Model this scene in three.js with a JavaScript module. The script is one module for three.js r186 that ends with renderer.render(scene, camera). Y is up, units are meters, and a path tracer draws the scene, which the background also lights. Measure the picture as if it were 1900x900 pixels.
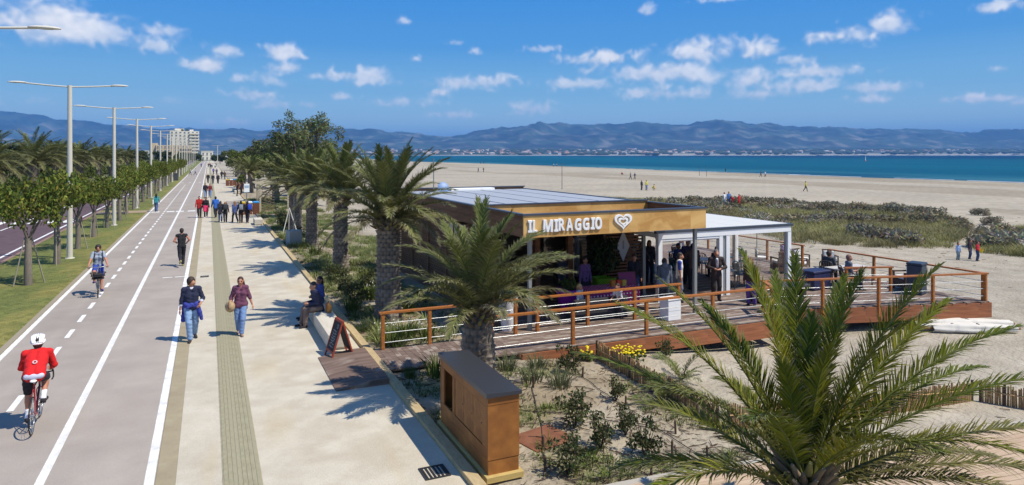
import * as THREE from 'three';
import { mergeGeometries, mergeVertices } from 'three/addons/utils/BufferGeometryUtils.js';
import { RoundedBoxGeometry } from 'three/addons/geometries/RoundedBoxGeometry.js';
import { TextGeometry } from 'three/addons/geometries/TextGeometry.js';
import { FontLoader } from 'three/addons/loaders/FontLoader.js';

// World: metres, y up. The promenade runs along -z; the beach and the sea lie towards +x.
const scene = new THREE.Scene();
const camera = new THREE.PerspectiveCamera(2 * Math.atan(613 / 1250) * 180 / Math.PI, 1900 / 1226, 0.3, 60000);
camera.setViewOffset(1900, 1226, 0, 326, 1900, 900);          // level camera with a shifted lens: verticals stay upright
camera.position.set(0, 5.1, 0);
camera.rotation.y = -24.25 * Math.PI / 180;
scene.add(camera);

const renderer = new THREE.WebGLRenderer({ antialias: true });
renderer.toneMapping = THREE.LinearToneMapping;
renderer.toneMappingExposure = 1.15;
renderer.shadowMap.enabled = true;

const sun = new THREE.DirectionalLight(new THREE.Color(1, 0.94, 0.83), 4.7);
sun.position.set(47, 100, 42);
sun.target.position.set(5, 0, -25); sun.position.add(sun.target.position);
sun.castShadow = true; sun.shadow.mapSize.set(4096, 4096);
Object.assign(sun.shadow.camera, { left: -70, right: 70, top: 70, bottom: -70, near: 1, far: 400 });
scene.add(sun, sun.target);

// ---------- small tools ----------
function rng(seed) { let a = seed >>> 0; return () => { a = a + 0x6D2B79F5 | 0; let t = Math.imul(a ^ a >>> 15, 1 | a); t = t + Math.imul(t ^ t >>> 7, 61 | t) ^ t; return ((t ^ t >>> 14) >>> 0) / 4294967296; }; }
const lerp = (a, b, t) => a + (b - a) * t, clamp = (x, a = 0, b = 1) => Math.min(b, Math.max(a, x));
const smooth = (a, b, x) => { const t = clamp((x - a) / (b - a)); return t * t * (3 - 2 * t); };
const V = (x, y, z) => new THREE.Vector3(x, y, z);
const TAU = Math.PI * 2, R = d => d * Math.PI / 180;
function hash(i, j, k = 0) { let h = Math.imul(i, 374761393) + Math.imul(j, 668265263) + Math.imul(k, 2147483647) | 0; h = Math.imul(h ^ h >>> 13, 1274126177); return ((h ^ h >>> 16) >>> 0) / 4294967296; }
function vnoise(x, y, p = 0, k = 0) {                          // value noise, tiling with period p when p > 0
  const i = Math.floor(x), j = Math.floor(y), fx = x - i, fy = y - j, u = fx * fx * (3 - 2 * fx), v = fy * fy * (3 - 2 * fy);
  const w = p ? n => ((n % p) + p) % p : n => n;
  const a = hash(w(i), w(j), k), b = hash(w(i + 1), w(j), k), c = hash(w(i), w(j + 1), k), d = hash(w(i + 1), w(j + 1), k);
  return a + (b - a) * u + (c - a) * v + (a - b - c + d) * u * v;
}
function fbm(x, y, oct = 5, p = 0, k = 0) { let s = 0, a = 0.5, n = 0; for (let o = 0; o < oct; o++) { s += a * vnoise(x, y, p, k + o); n += a; x *= 2; y *= 2; p *= 2; a *= 0.5; } return s / n; }

// ---------- sky: clear air with fair-weather clouds, computed by direction ----------
{
  const W = 3072, H = 1536, px = new Float32Array(W * H * 4);
  const lin = c => c.map(v => Math.pow((v / 255 + 0.055) / 1.055, 2.4));
  const stops = [[-90, [128, 140, 146]], [-0.5, [216, 236, 240]], [0, [215, 236, 240]], [2.7, [192, 228, 238]], [5, [146, 200, 232]], [9, [90, 162, 226]], [14, [62, 142, 222]], [30, [54, 122, 202]], [90, [48, 108, 188]]].map(([e, c]) => [e, lin(c).map(v => v * 0.9)]);
  const clouds = [[-10.3,9.2,3.9,1.43,.95],[-6.7,8.7,2,.63,.7],[-3.6,8.1,1.4,.49,.7],[-3.2,9.2,1.3,.57,.6],[-.1,6.9,1.6,.58,.9],[1.1,8,1.1,.51,.7],[5.3,8.1,1.6,.61,1],[5.8,7,1,.39,.8],[4.4,6,1.4,.52,.6],[2.2,5.9,.9,.38,.6],[3.2,4.8,1.6,.43,.7],[8.6,6.4,.9,.31,.8],[11.8,6.4,2.4,.67,.75],[18.3,5.2,1,.41,.9],[20.1,6,2.3,.59,.7],[23.3,6.2,2.1,.55,.8],[14.7,4.4,3.1,.41,.5],[19.4,3.4,1.8,.32,.6],[10,4.7,.9,.31,.7],[7.5,4.1,.8,.26,.5],[4.9,4,1.6,.39,.5],[1.7,2.5,1.6,.34,.6],[-2.3,4.1,.7,.25,.3],[-10.9,3.7,.8,.22,.25],[15.1,11,.5,.36,.5],[16.2,8,.4,.27,.7],[21,8.7,.6,.23,.6],[19.4,9.4,.7,.18,.3],[27.2,8.9,1.6,.23,.5],[35.6,11.9,.6,.45,.5],[32,8.1,2.6,.64,.95],[39.9,8.3,2.8,.97,.85],[44.5,8.3,1.5,.77,.9],[47,7.3,1.4,.38,.7],[36.4,6.6,4.4,1.08,.8],[30.2,5.9,3.2,.5,.7],[48.8,6.4,2.7,.5,.8],[44.2,5.9,1.6,.78,.8],[48,5.3,2.3,.5,.75],[37.7,5,3.9,.58,.7],[44.9,4.9,2.4,.6,.7],[53.1,5,2.1,.48,.7],[52.3,4.2,1.4,.28,.8],[59.1,3.9,1.9,.3,.9],[61.2,3.5,.6,.26,.6],[60,5.9,.5,.19,.7],[50.3,8.9,2.2,.62,.95],[53.5,9.7,2.1,.72,.8],[60.3,10.1,1.5,.41,.8],[41.6,12.4,1.7,.26,.6],[26.1,3.8,2.1,.64,.6]];
  const rr = rng(77);                                          // the same kind of clouds goes on all round and overhead
  for (let i = 0; i < 190; i++) {
    const az = 66 + rr() * 280, el = 3 + Math.pow(rr(), 1.6) * 40, s = (0.5 + rr() * 1.4) * (0.6 + el / 14);
    clouds.push([az, el, s * (1.2 + rr()), s * (0.35 + rr() * 0.3), 0.5 + rr() * 0.45]);
  }
  for (let i = 0; i < 14; i++) clouds.push([-14 + rr() * 78, 14 + rr() * 30, 1.5 + rr() * 3, 0.6 + rr(), 0.5 + rr() * 0.4]);
  for (let j = 0; j < H; j++) {
    const el = (j + 0.5) / H * 180 - 90; let k = 0; while (k < stops.length - 2 && el > stops[k + 1][0]) k++;
    const t = clamp((el - stops[k][0]) / (stops[k + 1][0] - stops[k][0])), c = [0, 1, 2].map(n => lerp(stops[k][1][n], stops[k + 1][1][n], t));
    for (let i = 0; i < W; i++) { const o = (j * W + i) * 4; px[o] = c[0]; px[o + 1] = c[1]; px[o + 2] = c[2]; px[o + 3] = 1; }
  }
  clouds.forEach(([az, el, w, h, s], n) => {
    const cosE = Math.cos(R(el)); w *= 1.25 / cosE; h *= 1.35; const pad = 1.7;
    const j0 = Math.max(0, Math.floor((el - h * pad + 90) / 180 * H)), j1 = Math.min(H - 1, Math.ceil((el + h * pad + 90) / 180 * H));
    for (let j = j0; j <= j1; j++) for (let d = -w * pad; d <= w * pad; d += 360 / W) {
      const e = (j + 0.5) / H * 180 - 90, dy = (e - el) / h, dx = d / w, x = d / h * cosE, q = h * 0.9;
      const wx = fbm(x * 0.9 + n * 17, dy * 0.9, 3, 0, 3) - 0.5, wy = fbm(x * 0.9 + 7 + n * 17, dy * 0.9, 3, 0, 5) - 0.5;
      const big = fbm(x * 0.8 + n * 31 + wx * 2, dy * 1.1 + wy * 2, 4, 0, 9), det = fbm(x * 2.6 * q + n * 11 + wx * 3, dy * 3 * q + wy * 3, 5, 0, 21);
      const flat = dy < 0 ? dy * 1.25 : dy, r2 = Math.sqrt(dx * dx + flat * flat);
      const dens = 1.0 - r2 + (big - 0.5) * 1.7 + (det - 0.5) * 0.65, a = smooth(-0.05, 1.0, dens) * Math.min(1, s * 1.1);
      if (a <= 0.003) continue;
      const lit = clamp(0.62 + dy * 0.22 + (det - 0.5) * 0.9 + (big - 0.5) * 0.5 + dx * 0.1);
      const c = [lerp(0.52, 0.93, lit), lerp(0.60, 0.93, lit), lerp(0.72, 0.95, lit)];
      const ang = R(az + d), dir = [Math.sin(ang), -Math.cos(ang)];      // azimuth 0 looks down -z, 90 down +x
      let i = Math.floor((Math.atan2(dir[1], dir[0]) / TAU + 0.5) * W); i = ((i % W) + W) % W;
      const o = (j * W + i) * 4; for (let m = 0; m < 3; m++) px[o + m] = lerp(px[o + m], c[m], a);
    }
  });
  const sky = new THREE.DataTexture(px, W, H, THREE.RGBAFormat, THREE.FloatType);
  sky.mapping = THREE.EquirectangularReflectionMapping; sky.colorSpace = THREE.LinearSRGBColorSpace; sky.magFilter = THREE.LinearFilter; sky.minFilter = THREE.LinearFilter; sky.needsUpdate = true;
  scene.background = sky; scene.environment = sky;
}

// ---------- textures and materials ----------
const srgb = (r, g, b) => new THREE.Color().setRGB(r / 255, g / 255, b / 255, THREE.SRGBColorSpace);
function dataTex(w, h, fn, srgbSpace = true, tile = 1) {
  const d = new Uint8Array(w * h * 4);
  for (let j = 0; j < h; j++) for (let i = 0; i < w; i++) { const c = fn(i / w, j / h, i, j), o = (j * w + i) * 4; d[o] = clamp(c[0], 0, 255); d[o + 1] = clamp(c[1], 0, 255); d[o + 2] = clamp(c[2], 0, 255); d[o + 3] = 255; }
  const t = new THREE.DataTexture(d, w, h); t.wrapS = t.wrapT = THREE.RepeatWrapping; t.magFilter = THREE.LinearFilter; t.minFilter = THREE.LinearMipmapLinearFilter; t.generateMipmaps = true;
  if (srgbSpace) t.colorSpace = THREE.SRGBColorSpace; t.repeat.set(1 / tile, 1 / tile); t.needsUpdate = true; return t;
}
const mix3 = (a, b, t) => [lerp(a[0], b[0], t), lerp(a[1], b[1], t), lerp(a[2], b[2], t)];
// mottled ground: colour a to b by fbm, with fine speckle; uv in metres, one tile = `tile` metres
function mottle(a, b, { tile = 4, size = 512, period = 6, speck = 0.1, seed = 1, contrast = 1.6, dots = null, dotShare = 0 } = {}) {
  return dataTex(size, size, (u, v, i, j) => {
    const n = clamp((fbm(u * period, v * period, 6, period, seed) - 0.5) * contrast + 0.5), s = 1 + (hash(i, j, seed) - 0.5) * 2 * speck;
    let c = mix3(a, b, n).map(x => x * s);
    if (dots && hash(i >> 1, j >> 1, seed + 9) < dotShare) c = dots;
    return c;
  }, true, tile);
}
const noiseBump = (tile, period = 24, size = 256, seed = 5, oct = 4) => dataTex(size, size, (u, v) => { const n = fbm(u * period, v * period, oct, period, seed) * 255; return [n, n, n]; }, false, tile);
function woodTex(a, b, { size = 256, seed = 1, tile = 1, streak = 26, weather = null, weatherShare = 0 } = {}) {   // grain runs along u
  return dataTex(size, size, (u, v, i, j) => {
    const g = fbm(u * 3, v * streak, 5, 0, seed) * 0.7 + vnoise(u * 2 + 9, v * streak * 3, 0, seed + 4) * 0.3;
    let c = mix3(a, b, clamp((g - 0.5) * 2 + 0.5)).map(x => x * (1 + (hash(i, j, seed) - 0.5) * 0.08));
    if (weather) c = mix3(c, weather, smooth(1 - weatherShare, 1.2 - weatherShare, fbm(u * 4, v * 5, 4, 0, seed + 7) + 0.2));
    return c;
  }, true, tile);
}
const mat = (o) => { const m = new THREE.MeshStandardMaterial({ roughness: 0.85, metalness: 0, ...o }); return m; };
const plain = (r, g, b, rough = 0.8, extra = {}) => mat({ color: srgb(r, g, b), roughness: rough, ...extra });
function leafMat(o) { return new THREE.MeshPhysicalMaterial({ roughness: 0.75, transmission: 0.3, thickness: 0, ior: 1.3, specularIntensity: 0.3, vertexColors: true, side: THREE.DoubleSide, ...o }); }

// ---------- names, things, parts ----------
const taken = new Map();
function numbered(name) { const n = taken.get(name) ?? 0; taken.set(name, n + 1); return n ? name + '_' + String(n).padStart(3, '0') : name; }
function tag(o, label, category, group, kind) { if (label) o.userData.label = label; if (category) o.userData.category = category; if (group) o.userData.group = group; if (kind) o.userData.kind = kind; return o; }
function shade(o) { o.traverse(m => { if (m.isMesh) { m.castShadow = true; m.receiveShadow = true; } }); return o; }
function mesh(name, geo, material, parent) { const m = new THREE.Mesh(geo, material); m.name = name; m.castShadow = m.receiveShadow = true; if (parent) parent.add(m); return m; }
function thing(name, label, category, [x, y, z] = [0, 0, 0], turn = 0, group) { const o = new THREE.Group(); o.name = numbered(name); o.position.set(x, y, z); o.rotation.y = turn; scene.add(o); return tag(o, label, category, group); }
function single(name, geo, material, label, category, pos = [0, 0, 0], turn = 0, group) { const m = mesh(numbered(name), geo, material, scene); m.position.set(...pos); m.rotation.y = turn; return tag(m, label, category, group); }
function structure(name, geo, material, label) { const m = mesh(numbered(name), geo, material, scene); m.userData.kind = 'structure'; if (label) m.userData.label = label; return m; }
function copyOf(root, pos, turn, label, scale) { const r = root.clone(); r.name = numbered(root.name.replace(/_\d{3}$/, '')); r.userData = { ...root.userData }; scene.add(r); r.position.set(...pos); r.rotation.y = turn; if (scale) r.scale.set(...scale); if (label) r.userData.label = label; return r; }

// ---------- geometry ----------
function box(w, h, d, x = 0, y = 0, z = 0, uvScale = 1) {        // centred at x, z; y is its foot. uv in metres
  const g = new THREE.BoxGeometry(w, h, d), u = g.attributes.uv, dims = [[d, h], [d, h], [w, d], [w, d], [w, h], [w, h]];
  for (let f = 0; f < 6; f++) for (let i = 0; i < 4; i++) u.setXY(f * 4 + i, u.getX(f * 4 + i) * dims[f][0] * uvScale + x + z * 0.37, u.getY(f * 4 + i) * dims[f][1] * uvScale + y + x * 0.71);
  return g.translate(x, y + h / 2, z);
}
function rbox(w, h, d, r = 0.02, x = 0, y = 0, z = 0, seg = 2) { return new RoundedBoxGeometry(w, h, d, seg, Math.min(r, w / 2.01, h / 2.01, d / 2.01)).translate(x, y + h / 2, z); }
function bar(a, b, r, r2 = r, seg = 8) {                         // round bar from a to b
  const d = b.clone().sub(a), g = new THREE.CylinderGeometry(r2, r, d.length(), seg, 1);
  g.applyQuaternion(new THREE.Quaternion().setFromUnitVectors(V(0, 1, 0), d.clone().normalize())); g.translate((a.x + b.x) / 2, (a.y + b.y) / 2, (a.z + b.z) / 2); return g;
}
function beam(a, b, w, h) {                                      // rectangular bar from a to b, h upright
  const d = b.clone().sub(a), L = d.length(), g = box(L, h, w, 0, -h / 2, 0), yaw = Math.atan2(-d.z, d.x), pitch = Math.asin(d.y / L);
  g.rotateZ(pitch); g.rotateY(yaw); return g.translate((a.x + b.x) / 2, (a.y + b.y) / 2, (a.z + b.z) / 2);
}
function tube(pts, r, seg = 12, rad = 6, closed = false) { return new THREE.TubeGeometry(new THREE.CatmullRomCurve3(pts.map(p => p.isVector3 ? p : V(...p)), closed), seg, r, rad, closed); }
function lathe(pts, seg = 20) { return new THREE.LatheGeometry(pts.map(p => new THREE.Vector2(...p)), seg); }
const bare = g => { const n = g.index ? g.toNonIndexed() : g; for (const k of Object.keys(n.attributes)) if (!['position', 'normal', 'uv'].includes(k)) n.deleteAttribute(k); if (!n.attributes.uv) n.setAttribute('uv', new THREE.BufferAttribute(new Float32Array(n.attributes.position.count * 2), 2)); return n; };
const join = gs => mergeGeometries(gs.map(bare));
// a flat or uneven sheet over x and z lists; height(x, z), colour tint(x, z) -> [r, g, b] multipliers
function sheet(xs, zs, height, tint) {
  const nx = xs.length, nz = zs.length, pos = [], uv = [], col = [], idx = [];
  for (const z of zs) for (const x of xs) { pos.push(x, height(x, z), z); uv.push(x, z); if (tint) col.push(...tint(x, z)); }
  for (let j = 0; j < nz - 1; j++) for (let i = 0; i < nx - 1; i++) { const a = j * nx + i, b = a + 1, c = a + nx, d = c + 1; idx.push(a, c, b, b, c, d); }
  const g = new THREE.BufferGeometry(); g.setAttribute('position', new THREE.Float32BufferAttribute(pos, 3)); g.setAttribute('uv', new THREE.Float32BufferAttribute(uv, 2));
  if (tint) g.setAttribute('color', new THREE.Float32BufferAttribute(col, 3)); g.setIndex(idx); g.computeVertexNormals(); return g;
}
const span = (a, b, n, pow = 1) => Array.from({ length: n + 1 }, (_, i) => lerp(a, b, Math.pow(i / n, pow)));
function flatPoly(pts, y) {                                      // polygon on the ground, [x, z] corners
  const s = new THREE.Shape(pts.map(([x, z]) => new THREE.Vector2(x, -z))); return new THREE.ShapeGeometry(s).rotateX(-Math.PI / 2).translate(0, y, 0);
}
// ================= SETTING =================
const SEA = -1.6;
const shoreX = z => 184 + 7 * Math.sin(z / 95) + (z < -600 ? Math.pow((-z - 600) / 1000, 1.4) * 130 : 0);
const bankY = x => -0.06 - 0.74 * smooth(4.8, 16.5, x);
function landY(x, z) {                                            // planted strip beside the kerb, falling to the beach and on to the sea
  if (x < 3.86) return 0;
  const s = shoreX(z), dune = 0.05 * (fbm(x * 0.8, z * 0.8, 3, 0, 2) - 0.5) + 0.10 * (fbm(x * 0.22, z * 0.22, 3, 0, 4) - 0.5) * smooth(9, 16, x);
  let y = bankY(x) - Math.max(0, Math.min(x, s) - 16) / (s - 16) * 0.8 - Math.max(0, x - s) * 0.04;
  if (x > 4.2 && x < s - 10) y += dune;
  return y;
}
const sandTex = mottle([158, 147, 128], [182, 172, 153], { tile: 6, period: 8, speck: 0.10, seed: 3, size: 1024 });
const sandBump = noiseBump(2.2, 20, 512, 6, 5);
{
  // open ground to the horizon on the landward side
  const g = sheet([...span(-9000, -60, 24, 0.5), ...span(-50, 3.86, 20)], [...span(-12000, -320, 40, 0.45), ...span(-300, 60, 60)], (x, z) => -0.06,
    (x, z) => { const n = fbm(x * 0.02, z * 0.02, 4, 0, 8), m = fbm(x * 0.15, z * 0.15, 3, 0, 12); const k = 0.7 + 0.7 * n * m * 2; return [k, k * (0.95 + 0.15 * m), k * 0.9]; });
  structure('ground', g, mat({ map: mottle([74, 82, 44], [112, 104, 66], { tile: 7, period: 9, seed: 7 }), vertexColors: true, roughness: 1 }), 'open ground of dry grass and soil inland of the road');

  const xs = [...span(3.86, 13, 70), ...span(13.3, 30, 56), ...span(30.6, 120, 70), ...span(122, 330, 60), ...span(340, 1400, 26)];
  const zs = [...span(-3200, -330, 60, 0.6), ...span(-322, -70, 80), ...span(-69, -26, 90), ...span(-25.7, 10, 150)];
  const tint = (x, z) => {
    const n = fbm(x * 0.06, z * 0.11, 4, 0, 14), m = fbm(x * 0.5, z * 0.5, 4, 0, 15), wet = smooth(0.56, 0.62, fbm(x * 0.05 + 3, z * 0.012, 4, 0, 19));
    let k = 0.93 + 0.3 * (n - 0.5) + 0.16 * (m - 0.5); let c = [k, k * 0.995, k * 0.98];
    const bed = smooth(11.5, 8, x) * smooth(-110, -90, z);         // planted strip: greyer sand with litter of bark and green weeds
    c = c.map((v, i) => lerp(v, v * [0.9, 0.875, 0.83][i], bed)); const soil = smooth(0.46, 0.62, fbm(x * 0.7 + 40, z * 0.7, 5, 0, 23)) * bed; c = c.map((v, i) => lerp(v, [0.62, 0.55, 0.44][i], soil * 0.75));
    const moss = smooth(0.55, 0.7, fbm(x * 0.9 + 90, z * 0.9, 5, 0, 27)) * bed; c = c.map((v, i) => lerp(v, [0.5, 0.53, 0.3][i], moss * 0.8));
    c = c.map((v, i) => lerp(v, v * [0.8, 0.78, 0.74][i], wet * (x > 75 ? 1 : 0)));
    if (shoreX(z) - x < 9 && x < shoreX(z) + 1) c = c.map(v => v * 0.84);   // swash-wet sand
    return c;
  };
  structure('beach', sheet(xs, zs, landY, tint), mat({ map: sandTex, bumpMap: sandBump, bumpScale: 0.06, vertexColors: true, roughness: 1 }), 'wide pale sand beach sloping to the sea');
}
// ---- road, verge, cycle track, promenade ----
const LONG = [...span(-620, -120, 50, 0.7), ...span(-116, 20, 110)];
const patch = (s, amt, sx = 0.35, sz = 0.12) => (x, z) => { const k = 1 + amt * (fbm(x * sx + s, z * sz, 5, 0, s) - 0.5) * 2; return [k, k, k]; };
const flat = y => () => y;
structure('road', sheet(span(-16.6, -9.0, 10), LONG, flat(-0.03), patch(31, 0.12)), mat({ map: mottle([84, 64, 68], [98, 78, 80], { tile: 3, period: 10, speck: 0.16, seed: 11 }), vertexColors: true, roughness: 0.9 }), 'dark reddish asphalt road behind the row of young trees');
structure('far_pavement', sheet(span(-23, -16.8, 6), LONG, flat(0.02), patch(34, 0.2)), mat({ map: mottle([120, 112, 92], [98, 102, 66], { tile: 5, period: 7, seed: 12 }), vertexColors: true, roughness: 1 }));
structure('verge', sheet(span(-8.86, -4.97, 16), LONG, (x, z) => 0.012 + 0.02 * fbm(x, z, 3, 0, 3) * smooth(-4.97, -5.3, x) * smooth(-8.86, -8.5, x), (x, z) => {
  const worn = smooth(0.52, 0.68, fbm(x * 0.9, z * 0.5, 4, 0, 44)) * 0.75 + smooth(-5.7, -5.0, x) * smooth(0.42, 0.6, fbm(x * 2.2, z * 1.1, 3, 0, 45)) * 0.7;
  const k = 0.75 + 0.6 * fbm(x * 0.7, z * 0.35, 4, 0, 46); return [lerp(k, 1.75, clamp(worn)), lerp(k, 1.35, clamp(worn)), lerp(k, 1.5, clamp(worn))]; }),
  mat({ map: mottle([84, 92, 38], [116, 120, 60], { tile: 2.5, period: 14, speck: 0.2, seed: 13 }), bumpMap: noiseBump(0.6, 20, 256, 8), bumpScale: 0.03, vertexColors: true, roughness: 1 }), 'mown grass verge with worn yellow patches beside the cycle track');
const pathTex = mottle([153, 142, 130], [166, 155, 142], { tile: 5, period: 7, speck: 0.07, seed: 16, size: 1024 });
structure('cycle_track', sheet(span(-4.82, -0.76, 14), LONG, flat(0.004), (x, z) => {
  const bandN = Math.floor(z / 7.5), k = 0.97 + 0.07 * hash(bandN, x < -2.39 ? 3 : 4) + 0.10 * (fbm(x * 0.8, z * 0.5, 5, 0, 50) - 0.5), track = 0.05 * smooth(0.5, 0.7, fbm(x * 5, z * 0.04, 2, 0, 51)); return [k - track, k - track, k - track]; }),
  mat({ map: pathTex, bumpMap: noiseBump(0.5, 40, 256, 9), bumpScale: 0.002, vertexColors: true, roughness: 0.82 }), 'smooth greyish pink cycle and running track');
structure('edging_strip', sheet([-0.755, -0.47], LONG, flat(0.012), patch(61, 0.12, 0.9, 0.5)), mat({ map: mottle([150, 136, 108], [162, 150, 120], { tile: 2, period: 9, seed: 17 }), vertexColors: true }), 'narrow sandstone edging between track and promenade');
structure('verge_edging', box(0.14, 0.07, 640, -4.895, -0.03, -300), plain(150, 138, 116));
const promTex = mottle([182, 171, 150], [196, 187, 167], { tile: 4, period: 10, speck: 0.13, seed: 18, size: 1024, contrast: 2 });
structure('promenade', sheet(span(-0.468, 3.655, 24), LONG, flat(0.008), (x, z) => {
  const k = 0.985 + 0.16 * (fbm(x * 0.35, z * 0.22, 5, 0, 63) - 0.5), stain = smooth(0.60, 0.70, fbm(x * 0.9 + 5, z * 0.6, 5, 0, 64)); return [k, lerp(k, k * 0.955, stain), lerp(k, k * 0.87, stain)]; }),
  mat({ map: promTex, bumpMap: noiseBump(0.4, 40, 256, 10), bumpScale: 0.003, vertexColors: true, roughness: 0.92 }), 'pale ochre gravel-resin promenade');
{
  // ribbed guidance strip: eight raised ribs on a green-grey bed
  const ribs = [sheet(span(0.2, 0.77, 2), LONG, flat(0.014), null)];
  for (let i = 0; i < 8; i++) ribs.push(box(0.046, 0.007, 230, 0.245 + i * 0.0685, 0.014, -95));
  structure('guidance_strip', join(ribs), mat({ map: mottle([144, 137, 109], [158, 151, 123], { tile: 0.6, period: 6, speck: 0.1, seed: 20 }), roughness: 0.9 }), 'green-grey ribbed guidance strip along the promenade');
}
const paint = mat({ map: mottle([208, 205, 199], [240, 239, 235], { tile: 2.3, period: 12, seed: 21, contrast: 1.8, dots: [176, 168, 158], dotShare: 0.025 }), roughness: 0.75 });
for (const [x, w, n] of [[-4.755, 0.13, 'white edge line'], [-2.39, 0.135, 'white line between cycle and running lanes'], [-0.845, 0.14, 'white line along the running lane']]) structure('painted_line', box(w, 0.004, 630, x, 0.0045, -300), paint, n);
{
  const dash = box(0.12, 0.004, 0.98, 0, 0.0045, 0);
  for (let i = 0; i < 60; i++) { const m = structure('lane_dash', dash, paint); m.position.set(-3.6, 0, -10.9 - i * 1.96); m.userData.label = 'short white dash on the middle of the cycle lanes'; m.userData.group = 'cycle lane dashes'; }
  const bars = [[-4.3, -67.5], [-3.1, -67.5], [-2.35, -67.5], [-1.4, -67.5]];
  for (const [x, z] of bars) { const m = structure('crossing_bar', box(0.62, 0.004, 0.95, 0, 0.009, 0), paint, 'white bar painted across the track'); m.position.set(x, 0, z); m.userData.group = 'crossing bars'; }
  for (const [x, z] of [[-4.3, -136], [-3.1, -136], [-1.5, -136], [-1.55, -31.3], [-1.1, -31.3]]) { const m = structure('crossing_bar', box(0.36, 0.004, z < -100 ? 0.9 : 0.12, 0, 0.009, 0), paint, 'white bar painted across the track'); m.position.set(x, 0, z); m.userData.group = 'crossing bars'; }
  // road markings
  structure('road_line', box(0.14, 0.004, 620, -9.45, -0.0295, -300), paint, 'white edge line of the road beside the verge');
  structure('road_line', box(0.12, 0.004, 620, -16.2, -0.0295, -300), paint, 'white edge line on the far side of the road');
  const rd = box(0.12, 0.004, 3, 0, -0.0295, 0);
  for (let i = 0; i < 24; i++) { const m = structure('road_dash', rd, paint, 'white dash along the middle of the road'); m.position.set(-12.8, 0, -36 - i * 7); m.userData.group = 'road centre dashes'; }
  const zb = box(0.5, 0.004, 2.6, 0, -0.0295, 0);
  for (let i = 0; i < 6; i++) { const m = structure('zebra_bar', zb, paint, 'white bar of the zebra crossing on the road'); m.position.set(-9.95 - i * 1.05, 0, -61.5); m.userData.group = 'zebra crossing bars'; }
}
structure('road_kerb', box(0.16, 0.13, 640, -8.93, -0.11, -300), plain(140, 110, 100, 0.9), 'low kerb between road and grass verge');
structure('far_kerb', box(0.18, 0.16, 640, -16.7, -0.1, -300), plain(160, 156, 146, 0.9));
{
  const km = mat({ map: mottle([168, 146, 104], [190, 168, 126], { tile: 1.3, period: 8, speck: 0.1, seed: 24 }), roughness: 0.9 }), k = structure('promenade_kerb', box(0.2, 0.1, 1, 0, 0, -650.6), km, 'ochre sandstone kerb between promenade and planted strip');
  k.position.x = 3.76;
  const g = rbox(0.2, 0.19, 0.99, 0.012, 0, 0, 0, 1);
  for (let i = 0; i < 130; i++) { const m = mesh('kerb_stone', g, km, k); m.position.set(0, -0.1 + 0.004 * hash(i, 3), 4 - i); }
}
structure('grass_paver_patch', flatPoly([[-6.2, -26.4], [-5.9, -23.2], [-7.9, -22], [-8, -26]], 0.045), mat({ map: mottle([176, 150, 118], [150, 132, 100], { tile: 2, period: 9, seed: 29 }) }), 'bare sandy patch on the verge');
structure('verge_crossing', flatPoly([[-4.98, -69.4], [-4.98, -66.8], [-8.8, -66.8], [-8.8, -69.4]], 0.046), mat({ map: mottle([168, 146, 116], [150, 132, 104], { tile: 2, period: 9, seed: 30 }) }), 'beige paved crossing over the grass verge');
// drain covers on the promenade
for (const [x, z, w, d, l] of [[-0.15, -30.9, 0.32, 0.3, 'small dark drain cover near the walking man'], [3.3, -10.35, 0.42, 0.4, 'square dark drain grating by the kerb next to the cabinet']]) {
  const o = thing('drain_cover', l, 'drain cover', [x, 0.012, z]); mesh('frame', join([box(w, 0.012, 0.03, 0, 0, d / 2), box(w, 0.012, 0.03, 0, 0, -d / 2), box(0.03, 0.012, d - 0.03, w / 2 - 0.015, 0, 0), box(0.03, 0.012, d - 0.03, -w / 2 + 0.015, 0, 0)]), plain(70, 68, 66, 0.6, { metalness: 0.6 }), o);
  for (let i = 0; i < 6; i++) mesh('grate_bar', box(0.03, 0.01, d - 0.04, -w / 2 + 0.05 + i * (w - 0.1) / 5, 0, 0), plain(62, 60, 60, 0.6, { metalness: 0.6 }), o);
}
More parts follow.
